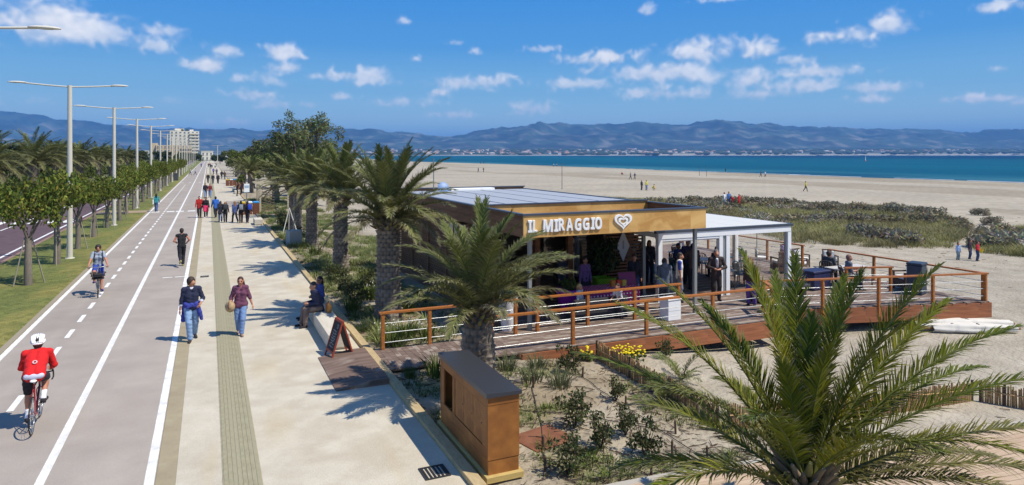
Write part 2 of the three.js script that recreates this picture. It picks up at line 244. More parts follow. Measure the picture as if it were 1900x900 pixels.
// ---- sea ----
{
  const xs = [...span(170, 420, 50), ...span(430, 1500, 40, 1.3), ...span(1600, 26000, 30, 1.7)], zs = [...span(-24000, -2000, 30, 0.55), ...span(-1950, -320, 50, 0.75), ...span(-314, 200, 70), ...span(260, 12000, 14, 1.8)];
  const shallow = [0.03, 0.13, 0.17], teal = [0.002, 0.075, 0.125], deep = [0.001, 0.032, 0.085], bar = [0.005, 0.06, 0.11];
  const tint = (x, z) => {
    const d = x - shoreX(z), n = fbm(x * 0.010, z * 0.004, 4, 0, 71), m = fbm(x * 0.04, z * 0.012, 4, 0, 72);
    let c = mix3(shallow, teal, smooth(0, 60, d + (m - 0.5) * 60)); c = mix3(c, bar, smooth(0.5, 0.62, m) * smooth(150, 20, d) * 0.8);
    c = mix3(c, [0.003, 0.09, 0.14], smooth(80, 220, d) * smooth(0.42, 0.6, n)); c = mix3(c, deep, smooth(350, 1500, d + (n - 0.5) * 700)); return c;
  };
  const wave = dataTex(512, 512, (u, v) => { const n = 255 * (0.55 * fbm(u * 10, v * 26, 4, 0, 81) + 0.45 * fbm(u * 30, v * 60, 3, 0, 82)); return [n, n, n]; }, false, 1); wave.repeat.set(1 / 60, 1 / 60); wave.rotation = 0.4;
  const g = sheet(xs, zs, flat(SEA), tint);
  structure('sea', g, new THREE.MeshPhysicalMaterial({ vertexColors: true, roughness: 0.5, specularIntensity: 0.2, ior: 1.33, bumpMap: wave, bumpScale: 0.5 }), 'turquoise to deep blue sea in the bay');
  // low surf lines lying along the shore
  const rr = rng(12), foam = plain(232, 236, 234, 0.9);
  for (let k = 0; k < 9; k++) { const z0 = -90 - k * 22 - rr() * 10, L = 16 + rr() * 14, off = -1.2 + rr() * 2.4, pts = []; for (let i = 0; i <= 8; i++) { const z = z0 - L * i / 8; pts.push(V(shoreX(z) + off + 0.6 * Math.sin(i * 1.9 + k), SEA + 0.03, z)); } structure('surf', tube(pts, 0.05 + rr() * 0.05, 24, 5), foam, 'thin white surf line at the water edge'); }
}
// ---- coast across the bay, foothills and mountains ----
const FX = Math.sin(R(24.25)), FZ = -Math.cos(R(24.25));            // the bay's axis
const bay = (side, ahead) => [side * -FZ + ahead * FX, side * FX * 1 + ahead * FZ];   // side to the right of the axis, ahead along it
{
  const ridge = [[-1.15, 82], [-0.95, 86], [-0.85, 85], [-0.76, 84], [-0.72, 77], [-0.68, 67], [-0.616, 59], [-0.52, 47], [-0.456, 47], [-0.42, 48], [-0.384, 45], [-0.27, 47], [-0.25, 47], [-0.2, 44], [-0.15, 40], [-0.12, 35], [-0.096, 34], [-0.072, 37], [-0.056, 44], [-0.024, 49], [0.01, 54], [0.05, 58], [0.09, 57], [0.13, 56], [0.168, 58], [0.19, 61], [0.24, 55], [0.272, 59], [0.312, 65], [0.35, 58], [0.376, 59], [0.41, 52], [0.44, 51], [0.49, 49], [0.53, 48], [0.6, 47], [0.65, 43], [0.68, 42], [0.71, 44], [0.744, 46], [0.78, 43], [0.86, 46], [1.0, 40], [1.3, 30], [1.7, 16]];
  const top = t => { let k = 0; while (k < ridge.length - 2 && t > ridge[k + 1][0]) k++; return lerp(ridge[k][1], ridge[k + 1][1], clamp((t - ridge[k][0]) / (ridge[k + 1][0] - ridge[k][0]))) / 1250; };
  const NU = 620, NV = 60, pos = [], col = [], idx = [], A0 = 7400, A1 = 13200;
  for (let j = 0; j <= NV; j++) for (let i = 0; i <= NU; i++) {
    const t = lerp(-1.2, 1.75, i / NU), f = j / NV, ahead = lerp(A0, A1, f), side = t * ahead;
    const crest = top(t) * 11000, rise = f < 0.62 ? Math.pow(smooth(0, 0.62, f), 0.9) : lerp(1, 0.55, (f - 0.62) / 0.38);
    const n = fbm(side * 0.0011, ahead * 0.0011, 5, 0, 91), r2 = 1 - Math.abs(2 * fbm(side * 0.0016 + 7, ahead * 0.0007, 4, 0, 93) - 1), fine = fbm(side * 0.006, ahead * 0.006, 3, 0, 95) - 0.5;
    const spur = 0.55 + 0.75 * n * r2, w = smooth(0.5, 0.62, f);
    const y = crest * rise * lerp(spur, 1, f < 0.62 ? w : 1) + fine * 95 * rise + 4;
    const [x, z] = bay(side, ahead); pos.push(x, y, z);
    const b = 0.75 * smooth(0.5, 0.75, fbm(side * 0.008, ahead * 0.006, 5, 0, 97)) * (1 - 0.6 * f), k = 0.35 + 1.3 * smooth(0.3, 0.7, fbm(side * 0.003, ahead * 0.0035, 4, 0, 98)); col.push(lerp(0.028, 0.2, b) * k, lerp(0.045, 0.17, b) * k, lerp(0.03, 0.14, b) * k);
  }
  for (let j = 0; j < NV; j++) for (let i = 0; i < NU; i++) { const a = j * (NU + 1) + i, b = a + 1, c = a + NU + 1, d = c + 1; idx.push(a, b, c, b, d, c); }
  const g = new THREE.BufferGeometry(); g.setAttribute('position', new THREE.Float32BufferAttribute(pos, 3)); g.setAttribute('color', new THREE.Float32BufferAttribute(col, 3)); g.setIndex(idx); g.computeVertexNormals();
  structure('mountains', g, mat({ vertexColors: true, roughness: 1 }), 'long ridge of blue mountains across the bay');
}
const coastY = (ahead) => lerp(0.5, 64, Math.pow(clamp((ahead - 4700) / 2700), 1.2));
{
  const front = [[-2300, 2200], [-1150, 2950], [-900, 3700], [-640, 4400], [-300, 4750], [400, 5000], [1500, 5300], [3000, 5600], [5200, 5900], [9000, 6000]];
  const NU = 160, NV = 10, pos = [], col = [], idx = [];
  for (let j = 0; j <= NV; j++) for (let i = 0; i <= NU; i++) {
    const q = i / NU * (front.length - 1), k = Math.min(front.length - 2, Math.floor(q)), s0 = lerp(front[k][0], front[k + 1][0], q - k), a0 = lerp(front[k][1], front[k + 1][1], q - k), f = j / NV, ahead = lerp(a0, 7700, f), side = s0 * lerp(1, 7700 / a0, f);
    const y = Math.max(SEA - 0.4, j === 0 ? SEA - 0.4 : coastY(ahead)) + (j ? 5 * (fbm(side * 0.004, ahead * 0.004, 3, 0, 99) - 0.5) : 0); const [x, z] = bay(side, ahead); pos.push(x, y, z);
    const n = fbm(side * 0.01, ahead * 0.006, 4, 0, 101), b = smooth(0.5, 0.68, n); if (j < 1) col.push(0.42, 0.39, 0.33); else col.push(lerp(0.045, 0.2, b), lerp(0.06, 0.18, b), lerp(0.035, 0.13, b));
  }
  for (let j = 0; j < NV; j++) for (let i = 0; i < NU; i++) { const a = j * (NU + 1) + i, b = a + 1, c = a + NU + 1, d = c + 1; idx.push(a, b, c, b, d, c); }
  const g = new THREE.BufferGeometry(); g.setAttribute('position', new THREE.Float32BufferAttribute(pos, 3)); g.setAttribute('color', new THREE.Float32BufferAttribute(col, 3)); g.setIndex(idx); g.computeVertexNormals();
  structure('far_terrain', g, mat({ vertexColors: true, roughness: 1 }), 'low wooded coast on the far side of the bay');
  // houses of the town: each one a small block under a hipped roof
  const rr = rng(5), walls = [[0.72, 0.70, 0.66], [0.66, 0.60, 0.50], [0.60, 0.50, 0.42], [0.78, 0.77, 0.75]], roofs = [[0.34, 0.17, 0.11], [0.42, 0.24, 0.16], [0.5, 0.46, 0.42]];
  const protos = [];
  for (let v = 0; v < 8; v++) {
    const w = 16 + rr() * 16, d = 11 + rr() * 6, h = 7 + rr() * 7, wc = walls[v % 4], rc = roofs[v % 3], g1 = bare(box(w, h, d, 0, -3, 0)), g2 = bare(new THREE.CylinderGeometry(0.35, 0.74, 4, 4, 1).rotateY(Math.PI / 4).scale(w, 1, d).translate(0, h - 1, 0));
    const paintG = (g, c) => { g.setAttribute('color', new THREE.Float32BufferAttribute(Array.from({ length: g.attributes.position.count }, () => c).flat(), 3)); return g; };
    protos.push(mergeGeometries([paintG(g1, wc), paintG(g2, rc)]));
  }
  const hm = mat({ vertexColors: true, roughness: 0.95 });
  for (let i = 0; i < 290; i++) {
    const t = i < 235 ? lerp(-0.265, 0.3, rr()) : lerp(0.2, 0.72, rr()), ahead = 5050 + Math.pow(rr(), 1.5) * 1900 * (t > 0.25 ? 0.4 : 1) + Math.max(0, t) * 1500, side = t * ahead, [x, z] = bay(side, ahead), s = 1 + rr() * 0.6;
    const h = single('town_house', protos[i % 8], hm, 'tiny pale house with a hipped roof in the town across the bay', 'house', [x, coastY(ahead) - 1, z], rr() * 3, 'houses of the town across the bay'); h.scale.setScalar(s);
  }
  // clumps of dark trees between the houses: one far mass
  const leaf = new THREE.IcosahedronGeometry(1, 1), im = new THREE.InstancedMesh(leaf, plain(52, 62, 40, 1), 1500), M4 = new THREE.Matrix4(), q = new THREE.Quaternion();
  for (let i = 0; i < 1500; i++) { const t = lerp(-0.3, 0.85, rr()), ahead = 5000 + rr() * 2300 + Math.max(0, t) * 900, [x, z] = bay(t * ahead, ahead), s = 9 + rr() * 14; M4.compose(V(x, coastY(ahead) + s * 0.1, z), q, V(s * 1.6, s * 0.55, s)); im.setMatrixAt(i, M4); }
  im.name = 'far_woods'; im.userData = { kind: 'stuff', label: 'dark tree clumps between the houses across the bay' }; scene.add(im);
}
scene.fog = new THREE.FogExp2(new THREE.Color(0.15, 0.46, 1.0), 0.00008);
// ================= PLANTS =================
const leafGreen = leafMat({ roughness: 0.7 });
const barkMat = mat({ vertexColors: true, roughness: 0.95 });
function build(pos, col, idx) { const g = new THREE.BufferGeometry(); g.setAttribute('position', new THREE.Float32BufferAttribute(pos, 3)); if (col) g.setAttribute('color', new THREE.Float32BufferAttribute(col, 3)); g.setIndex(idx); g.computeVertexNormals(); return g; }
// one feather leaf, growing from the origin along +z and up at `elev`, bending down by `droop`
function frondGeo({ len = 2.4, elev = 0.8, droop = 1.0, n = 70, leafLen = 0.42, leafW = 0.024, vee = 0.5, seed = 1, dry = 0.35, yellow = 0.3, sweep = 0, bare = 0.1, old = 0, rich = 0 }) {
  const r = rng(seed * 7919 + 3), pos = [], col = [], idx = [], NS = 22, P = [], T = []; let p = V(0, 0, 0);
  for (let i = 0; i <= NS; i++) {
    const s = i / NS, e = elev - droop * Math.pow(s, 1.35), y = sweep * s * s, t = V(Math.sin(y) * Math.cos(e), Math.sin(e), Math.cos(y) * Math.cos(e));
    P.push(p.clone()); T.push(t); p = p.clone().addScaledVector(t, len / NS);
  }
  const at = (A, s) => { const q = clamp(s) * NS, k = Math.min(NS - 1, Math.floor(q)); return A[k].clone().lerp(A[k + 1], q - k); };
  for (let i = 0; i <= NS; i++) {                                   // midrib
    const s = i / NS, t = T[i], S = V(t.z, 0, -t.x).normalize(), N = t.clone().cross(S).negate(), w = lerp(0.03, 0.004, Math.pow(s, 0.7)) * len / 2.4, c = mix3([0.19, 0.20, 0.055], [0.15, 0.17, 0.04], s).map((v, k) => lerp(v, [0.2, 0.155, 0.1][k], old));
    for (const [a, b] of [[-1, 0], [0, 0.7], [1, 0], [0, -0.6]]) { const q = P[i].clone().addScaledVector(S, a * w).addScaledVector(N, b * w); pos.push(q.x, q.y, q.z); col.push(...c); }
    if (i) for (let k = 0; k < 4; k++) { const a = (i - 1) * 4 + k, b = (i - 1) * 4 + (k + 1) % 4; idx.push(a, a + 4, b, b, a + 4, b + 4); }
  }
  for (let i = 0; i < n; i++) for (const side of [-1, 1]) {
    const s = bare + (0.995 - bare) * (i + r() * 0.9) / n, o = at(P, s), t = at(T, s).normalize(), S = V(t.z, 0, -t.x).normalize().multiplyScalar(side), N = S.clone().cross(t).multiplyScalar(side).negate(); if (N.y < 0 && Math.abs(t.y) < 0.97) N.negate();
    const al = lerp(rich ? 0.98 : 1.15, rich ? 0.42 : 0.5, Math.pow(s, 0.9)) * (0.85 + 0.3 * r()), be = vee * (0.45 + 1.1 * r()) - 0.1, L = leafLen * (0.3 + 0.7 * Math.sin(Math.PI * clamp(0.12 + 0.80 * s))) * (0.8 + 0.35 * r()) * (s > 0.9 ? 0.75 : 1);
    const d = t.clone().multiplyScalar(Math.cos(al)).addScaledVector(S, Math.sin(al) * Math.cos(be)).addScaledVector(N, Math.sin(al) * Math.sin(be)).normalize();
    const W = d.clone().cross(N).normalize().lerp(N, (r() - 0.5) * 0.8).normalize(), w = leafW * (0.75 + 0.5 * r()), hang = L * (0.08 + 0.22 * r()) * (1 + old);
    const m = o.clone().addScaledVector(d, L * 0.5), e = o.clone().addScaledVector(d, L * (0.97 - 0.1 * r())); m.y -= hang * 0.22; e.y -= hang; e.x += (r() - 0.5) * L * 0.12; e.z += (r() - 0.5) * L * 0.12;
    const b = pos.length / 3;
    for (const [q, k] of [[o, -0.35], [o, 0.35], [m, -0.5], [m, 0.5], [e, 0]]) { const v = q.clone().addScaledVector(W, k * w); pos.push(v.x, v.y, v.z); }
    idx.push(b, b + 2, b + 1, b + 1, b + 2, b + 3, b + 2, b + 4, b + 3);
    const yv = clamp(yellow * (0.5 + r()) + (0.4 - s) * 0.3), tone = 0.75 + 0.5 * r(); let g = mix3(rich ? [0.066, 0.112, 0.014] : [0.115, 0.156, 0.04], rich ? [0.33, 0.285, 0.02] : [0.32, 0.29, 0.11], yv).map(v => v * tone);
    const dead = old > 0 ? old : 0; g = mix3(g, [0.17, 0.135, 0.10], dead * (0.5 + 0.5 * r()));
    const tipDry = r() < dry ? 0.5 + 0.5 * r() : 0.1, tip = mix3(g, [0.38, 0.32, 0.245], tipDry), mid = mix3(g, [0.38, 0.32, 0.245], tipDry > 0.4 ? 0.22 * r() : 0);
    col.push(...g, ...g, ...mid, ...mid, ...tip);
  }
  return build(pos, col, idx);
}
// trunk clad in overlapping diamond leaf scars
function palmTrunkGeo({ h = 3, r0 = 0.42, r1 = 0.34, bulge = 0.0, seed = 1, seg = 44, rows = 0.035 }) {
  const NR = Math.max(20, Math.round(h / rows)), pos = [], col = [], idx = [], K = 11;
  for (let j = 0; j <= NR; j++) for (let i = 0; i <= seg; i++) {
    const f = j / NR, y = f * h, a = (i % seg) / seg * TAU, rad = lerp(r0, r1, smooth(0, 0.5, f)) + bulge * Math.sin(Math.PI * clamp(f * 1.05 - 0.02)) + (f < 0.12 ? 0.1 * (1 - f / 0.12) * r0 : 0);
    const row = y / 0.13, ru = Math.floor(row), fr = row - ru, au = a / TAU * K + (ru % 2) * 0.5, ci = Math.floor(au), fa = au - ci - 0.5;
    const point = clamp(1 - Math.abs(fa) * 1.9 - (1 - fr) * 0.35), d = 0.085 * point * (0.35 + 0.65 * fr) * (0.7 + 0.6 * hash(ci % K, ru, seed)), q = rad + d - 0.02 + 0.012 * (hash(i % seg, j, seed) - 0.5);
    pos.push(Math.cos(a) * q, y, Math.sin(a) * q);
    const k = (0.85 + 0.75 * hash((ci + K) % K, ru, seed + 3) + 0.25 * (hash(i % seg, j, 9) - 0.5)) * (Math.abs(fa) > 0.36 ? 0.55 : 1) * (fr < 0.22 ? 0.68 : 1); col.push(0.175 * k, 0.145 * k, 0.115 * k);
  }
  for (let j = 0; j < NR; j++) for (let i = 0; i < seg; i++) { const a = j * (seg + 1) + i, b = a + 1, c = a + seg + 1, d = c + 1; idx.push(a, c, b, b, c, d); }
  return build(pos, col, idx);
}
function bootGeo(n, r, h, seed) {                                   // stubs of cut leaves under the crown
  const q = rng(seed), gs = [], cols = [];
  for (let i = 0; i < n; i++) { const a = i * 2.39996, f = i / n, y = f * h, t = 0.4 + 0.5 * f, L = 0.16 + 0.12 * q(), c = V(Math.cos(a) * r * (1 - 0.25 * f), y, Math.sin(a) * r * (1 - 0.25 * f)), e = c.clone().add(V(Math.cos(a) * Math.cos(t) * L, Math.sin(t) * L, Math.sin(a) * Math.cos(t) * L)); const g = bare(bar(c, e, 0.05, 0.022, 5)); const k = 0.8 + q() * 0.6, base = q() < 0.4 ? [0.2, 0.17, 0.05] : [0.19, 0.14, 0.085]; g.setAttribute('color', new THREE.Float32BufferAttribute(Array.from({ length: g.attributes.position.count }, () => base.map(v => v * k)).flat(), 3)); gs.push(g); }
  return mergeGeometries(gs);
}
const frondSets = {};
function frondSet(key, make) { return frondSets[key] ??= make(); }
const trunkSets = {};
// a whole feather palm; kind 'near' has dense leaflets, 'mid' and 'far' fewer
function palm(label, [x, y, z], { h = 3, r = 0.4, bulge = 0.05, len = 2.3, count = 42, kind = 'mid', seed = 1, wind = 0.25, windAz = 0.6, group, droopMore = 0, up = 0 }) {
  const o = thing('palm_tree', label, 'palm', [x, y, z], 0, group), q = rng(seed * 131 + 7);
  const tk = `${h}|${r}|${bulge}|${seed % 3}`; trunkSets[tk] ??= palmTrunkGeo({ h, r0: r * 1.12, r1: r * 0.95, bulge, seed, seg: kind === 'far' ? 24 : 44, rows: kind === 'far' ? 0.07 : 0.035 });
  mesh('trunk', trunkSets[tk], barkMat, o);
  trunkSets['b' + kind + r] ??= bootGeo(kind === 'far' ? 24 : 60, r * 0.98, 0.5, 5); const bt = mesh('leaf_stubs', trunkSets['b' + kind + r], barkMat, o); bt.position.y = h - 0.28;
  const N = { near: 125, mid: 92, far: 40 }[kind], W = { near: 0.019, mid: 0.026, far: 0.06 }[kind];
  const set = frondSet(kind + len + up, () => { const A = []; for (let c = 0; c < 6; c++) for (let v = 0; v < 3; v++) { const f = c / 5; A.push(frondGeo({ len: len * lerp(0.85, 1.05, 1 - Math.abs(f - 0.4)), elev: lerp(1.45, 0.34 + up, f), droop: lerp(0.45, 0.95, Math.sqrt(f)) + v * 0.25 + droopMore, n: N, leafW: W, leafLen: 0.4 * len / 2.3, seed: c * 3 + v + 1, dry: lerp(0.4, 0.85, f), yellow: lerp(0.28, 0.62, f), sweep: (v - 1) * 0.3, old: f > 0.95 && v !== 1 ? 0.55 : 0 })); } return A; });
  for (let i = 0; i < count; i++) {
    const f = i / (count - 1), c = Math.min(5, Math.floor(f * 6)), az = i * 2.39996 + q() * 0.5, m = mesh('frond', set[c * 3 + Math.floor(q() * 3)], leafGreen, o);
    m.position.set(0, h + 0.12 - f * 0.22, 0); m.rotation.order = 'YXZ'; m.rotation.y = az + wind * Math.sin(windAz - az); m.rotation.x = (q() - 0.5) * 0.22; m.rotation.z = (q() - 0.5) * 0.35; m.position.x = Math.sin(az) * r * 0.35 * f; m.position.z = Math.cos(az) * r * 0.35 * f; m.scale.setScalar(0.88 + q() * 0.24);
  }
  return o;
}
// ---- the five palms along the planted strip, nearest first, then those farther down ----
palm('stout palm between the metal cabinet and the wooden ramp', [5.2, landY(5.2, -13.3) - 0.05, -13.3], { h: 1.9, r: 0.24, bulge: 0.12, len: 2.2, count: 46, kind: 'near', seed: 4, up: 0.22, wind: 0.2, windAz: 1.2, group: 'palms along the planted strip' });
palm('tall palm beside the stone bench, its trunk flaring at the foot', [5.15, landY(5.15, -20.9) - 0.05, -20.9], { h: 3.15, r: 0.36, bulge: 0.0, len: 2.45, count: 64, kind: 'near', seed: 5, group: 'palms along the planted strip' });
palm('second tall palm behind the bench couple, small blue tag on its trunk', [5.35, landY(5.3, -30.4) - 0.05, -30.4], { h: 3.3, r: 0.31, bulge: 0.0, len: 2.45, count: 58, kind: 'mid', seed: 6, group: 'palms along the planted strip' });
palm('third palm down the strip, right behind the concrete block', [5.3, landY(5.3, -39.2) - 0.05, -39.2], { h: 3.2, r: 0.31, bulge: 0.0, len: 2.45, count: 56, kind: 'mid', seed: 7, group: 'palms along the planted strip' });
palm('fourth palm down the strip, by the lattice pergola', [5.35, landY(5.35, -47.5) - 0.05, -47.5], { h: 3.0, r: 0.42, bulge: 0.0, len: 2.6, count: 54, kind: 'mid', seed: 8, group: 'palms along the planted strip' });
[[6.4, -58], [6.8, -79], [5.2, -98], [6.2, -112], [5.6, -128], [6.6, -147], [6, -170]].forEach(([x, z], i) => palm(['palm just behind the lattice pergola', 'palm under the big grey-green tree', 'palm beyond the white notice board', 'palm past the second pair of recycling bins', 'palm in the green clump halfway down the promenade', 'small-looking palm far down the promenade', 'farthest palm seen along the promenade'][i], [x, landY(x, z) - 0.05, z], { h: 2.4 + 0.5 * hash(i, 2), r: 0.36, bulge: 0, len: 2.6, count: 44, kind: 'far', seed: 20 + i, group: 'palms along the planted strip' }));
// ---- palms on the far side of the road ----
[[-18.2, -62, 4.0], [-18.4, -75, 3.7], [-17.9, -91, 4.1], [-18.6, -107, 3.8], [-18.3, -124, 4.0], [-18.2, -142, 3.9], [-18.6, -163, 4.0], [-18.3, -190, 4.0]].forEach(([x, z, h], i) => palm(['nearest palm across the road, cut by the picture edge', 'palm across the road with orange fruit stalks', 'wide palm across the road behind the tall lamp post', 'palm across the road behind the second lamp post', 'palm across the road behind the third lamp post', 'palm across the road, sixth along its row', 'palm across the road, seventh along its row', 'farthest palm across the road'][i], [x, -0.06, z], { h, r: 0.45, bulge: 0, len: 4.1, count: 50, kind: i < 4 ? 'mid' : 'far', seed: 40 + i, wind: 0.75, windAz: 1.4, droopMore: 0.3, group: 'palms across the road' }));
{ // fruit stalks of the flowering palm
  const o = scene.children.find(c => c.userData.label === 'palm across the road with orange fruit stalks'), om = plain(196, 120, 30, 0.8), r = rng(9);
  for (let i = 0; i < 7; i++) { const a = i * 0.95, g = []; for (let k = 0; k < 14; k++) { const s = r() * 0.5; g.push(tube([[0, 3.75, 0], [Math.sin(a) * 0.5, 4.1, Math.cos(a) * 0.5], [Math.sin(a + s - 0.25) * (0.9 + r() * 0.4), 3.9 - r() * 0.8, Math.cos(a + s - 0.25) * (0.9 + r() * 0.4)]], 0.025, 8, 4)); } mesh('fruit_stalk', join(g), om, o); }
}
// ---- big palm in the foreground: each frond set by hand [side, up, away, length, bend] ----
{
  const bx = 6.55, bz = -5.95, gy = landY(bx, bz) - 0.05, cy = 1.28, o = thing('palm_tree', 'large close palm spreading long fronds across the lower corner of the picture', 'palm', [bx, gy, bz]);
  mesh('trunk', palmTrunkGeo({ h: cy - gy - 0.1, r0: 0.3, r1: 0.27, bulge: 0.06, seed: 3 }), barkMat, o);
  const b = mesh('leaf_stubs', bootGeo(70, 0.28, 0.5, 6), barkMat, o); b.position.y = cy - gy - 0.42;
  const F = [[-0.16, 1, 0.22, 2.75, 0.35], [-0.02, 1, 0.5, 2.6, 0.35], [0.12, 1, 0.25, 2.7, 0.3], [0.28, 1, 0.05, 2.6, 0.35], [0.40, 1, 0.55, 2.75, 0.3], [0.60, 1, 0.1, 3.05, 0.3], [-0.62, 1, 0.05, 2.9, 0.42], [-0.95, 1, 0.35, 2.95, 0.55], [-1.3, 0.72, 0.25, 3.0, 0.42], [-1.0, 0.75, -0.35, 2.5, 0.65], [0.35, 1, -0.28, 2.35, 0.55], [0.9, 0.95, 0.5, 3.1, 0.28], [1.25, 0.9, 0.25, 3.3, 0.45], [1.5, 0.8, -0.1, 3.2, 0.5], [1.5, 0.62, 0.45, 3.2, 0.55], [1.5, 0.42, 0.05, 3.1, 0.5], [1.4, 0.3, -0.35, 2.9, 0.5], [1.3, 0.12, 0.35, 2.8, 0.4], [1.2, 0.05, -0.1, 2.6, 0.5], [-0.55, 0.75, -0.8, 2.3, 0.8], [0.2, 0.7, -1.0, 2.1, 0.8], [0.8, 0.6, -0.9, 2.4, 0.8], [-1.1, 0.3, -0.6, 2.4, 0.7], [-0.9, 0.25, 0.9, 2.5, 0.6], [-0.2, 0.4, 1.2, 2.3, 0.7], [0.5, 0.35, 1.2, 2.4, 0.7], [0.02, 1.3, -0.1, 1.7, 0.2], [0.1, 1.2, 0.15, 1.9, 0.2], [-0.12, 1.25, -0.2, 1.5, 0.2], [-0.35, 1, 0.5, 2.3, 0.45], [-1.25, 0.1, 0.2, 2.2, 0.5], [-0.6, -0.1, -0.9, 1.9, 0.5], [0.9, 0.0, 0.9, 2.3, 0.5]];
  const a = R(24.25), q = rng(17);
  F.forEach(([s, u, f, L, bend], i) => {
    const x = s * Math.cos(a) + f * Math.sin(a), z = s * Math.sin(a) - f * Math.cos(a), hz = Math.hypot(x, z), e = Math.atan2(u, hz) + bend * 0.42, low = u < 0.5;
    const m = mesh('frond', frondGeo({ len: L, elev: Math.min(1.5, e), droop: bend + 0.15, n: 150, rich: 1, leafLen: 0.44, leafW: 0.0175, vee: 0.55, seed: 200 + i, dry: low ? 0.8 : 0.38, yellow: low ? 0.45 : 0.24 + 0.32 * q(), sweep: (q() - 0.5) * 0.35, bare: 0.12, old: low && s > 1 ? 0.42 : (i === 9 ? 0.25 : 0) }), leafGreen, o);
    m.rotation.order = 'YXZ'; m.rotation.y = Math.atan2(x, z); m.rotation.z = (q() - 0.5) * 0.25; m.position.set(x / (hz + 0.3) * 0.14, cy - gy - (low ? 0.2 : 0.05), z / (hz + 0.3) * 0.14);
  });
}
// ---- leafy trees ----
function crownGeo(clumps, n, size, cols, seed, long = 1.7) {        // many leaf-sized faces spread through clumps [x, y, z, r]
  const q = rng(seed), pos = [], col = [], idx = [], tot = clumps.reduce((s, c) => s + c[3] ** 2, 0);
  for (const [cx, cy, cz, cr] of clumps) {
    const k = Math.round(n * cr * cr / tot), tone = 0.75 + 0.5 * q();
    for (let i = 0; i < k; i++) {
      const u = q() * 2 - 1, a = q() * TAU, r = cr * Math.pow(0.12 + 0.88 * q(), 0.45) * (0.88 + 0.3 * q()), w = Math.sqrt(1 - u * u), c = V(cx + r * w * Math.cos(a), cy + r * u * 0.8, cz + r * w * Math.sin(a));
      const d = V(q() - 0.5, q() - 0.35, q() - 0.5).normalize(), e = V(q() - 0.5, q() - 0.5, q() - 0.5).cross(d).normalize(), s = size * (0.7 + 0.6 * q()), b = pos.length / 3;
      for (const [m, t] of [[-long / 2, 0], [0, -0.5], [0, 0.5], [long / 2, 0]]) { const v = c.clone().addScaledVector(d, m * s).addScaledVector(e, t * s); pos.push(v.x, v.y, v.z); }
      idx.push(b, b + 1, b + 2, b + 1, b + 3, b + 2); const cc = mix3(cols[0], cols[1], Math.pow(q(), 1.5)).map(v => v * tone * (0.8 + 0.4 * q())); for (let m = 0; m < 4; m++) col.push(...cc);
    }
  }
  return build(pos, col, idx);
}
const colored = (g, c, vary = 0.25, seed = 1) => { const n = g.attributes.position.count, a = []; for (let i = 0; i < n; i++) { const k = 1 + vary * (hash(i, seed) - 0.5); a.push(c[0] * k, c[1] * k, c[2] * k); } g.setAttribute('color', new THREE.Float32BufferAttribute(a, 3)); return g; };
const bark = colored => colored;
const streetSets = [];
for (let v = 0; v < 7; v++) {
  const q = rng(300 + v), limbs = [], clumps = [], fork = 1.15 + 0.2 * q();
  for (let k = 0; k < 4; k++) { const a = k * 1.57 + q(), e = V(Math.cos(a) * (0.35 + 0.35 * q()), 1.95 + 0.35 * q(), Math.sin(a) * (0.35 + 0.35 * q())); limbs.push(tube([[0, fork - 0.1, 0], [e.x * 0.45, fork + 0.35, e.z * 0.45], [e.x, e.y, e.z]], 0.04, 8, 6)); clumps.push([e.x, e.y + 0.1, e.z, 0.45 + 0.2 * q()]); for (let m = 0; m < 3; m++) { const b = a + (q() - 0.5) * 1.8, R2 = 0.4 + 0.9 * q(); clumps.push([Math.cos(b) * R2, 1.85 + 0.95 * q(), Math.sin(b) * R2, 0.24 + 0.26 * q()]); } }
  clumps.push([0, 2.7, 0, 0.45]);
  const trunk = tube([[0, -0.1, 0], [0.04 * (q() - 0.5), 0.5, 0.03], [0, fork, 0]], 0.115, 10, 9); { const p = trunk.attributes.position; for (let i = 0; i < p.count; i++) { const k = 1.25 - 0.28 * p.getY(i) + 0.1 * hash(i % 10, i); p.setX(i, p.getX(i) * k); p.setZ(i, p.getZ(i) * k); } trunk.computeVertexNormals(); }
  streetSets.push({ trunk: colored(bare(trunk), [0.20, 0.17, 0.135], 0.4, v), limbs: colored(join(limbs), [0.15, 0.125, 0.10], 0.3, v), crown: crownGeo(clumps, 2000, 0.085, [[0.08, 0.115, 0.022], [0.24, 0.25, 0.05]], 310 + v), stakes: [0, 1].map(k => bar(V((k ? 0.5 : -0.45), -0.08, 0.2 - k * 0.5), V(k ? 0.12 : -0.1, 1.35, 0.02), 0.026, 0.024, 6)) });
}
const stakeMat = plain(150, 142, 126, 0.9);
function streetTree(i, [x, z], label) {
  const s = streetSets[i % 7], o = thing('street_tree', label, 'tree', [x, 0, z], i * 1.3, 'young trees along the verge'), k = 1.04 + 0.24 * hash(i, 7); o.scale.set(k * 0.86, k * (0.95 + 0.3 * hash(i, 8)), k * 0.86);
  mesh('trunk', s.trunk, barkMat, o); mesh('limbs', s.limbs, barkMat, o); mesh('crown', s.crown, leafGreen, o); if (z > -160) for (const g of s.stakes) mesh('support_stake', g, stakeMat, o); return o;
}
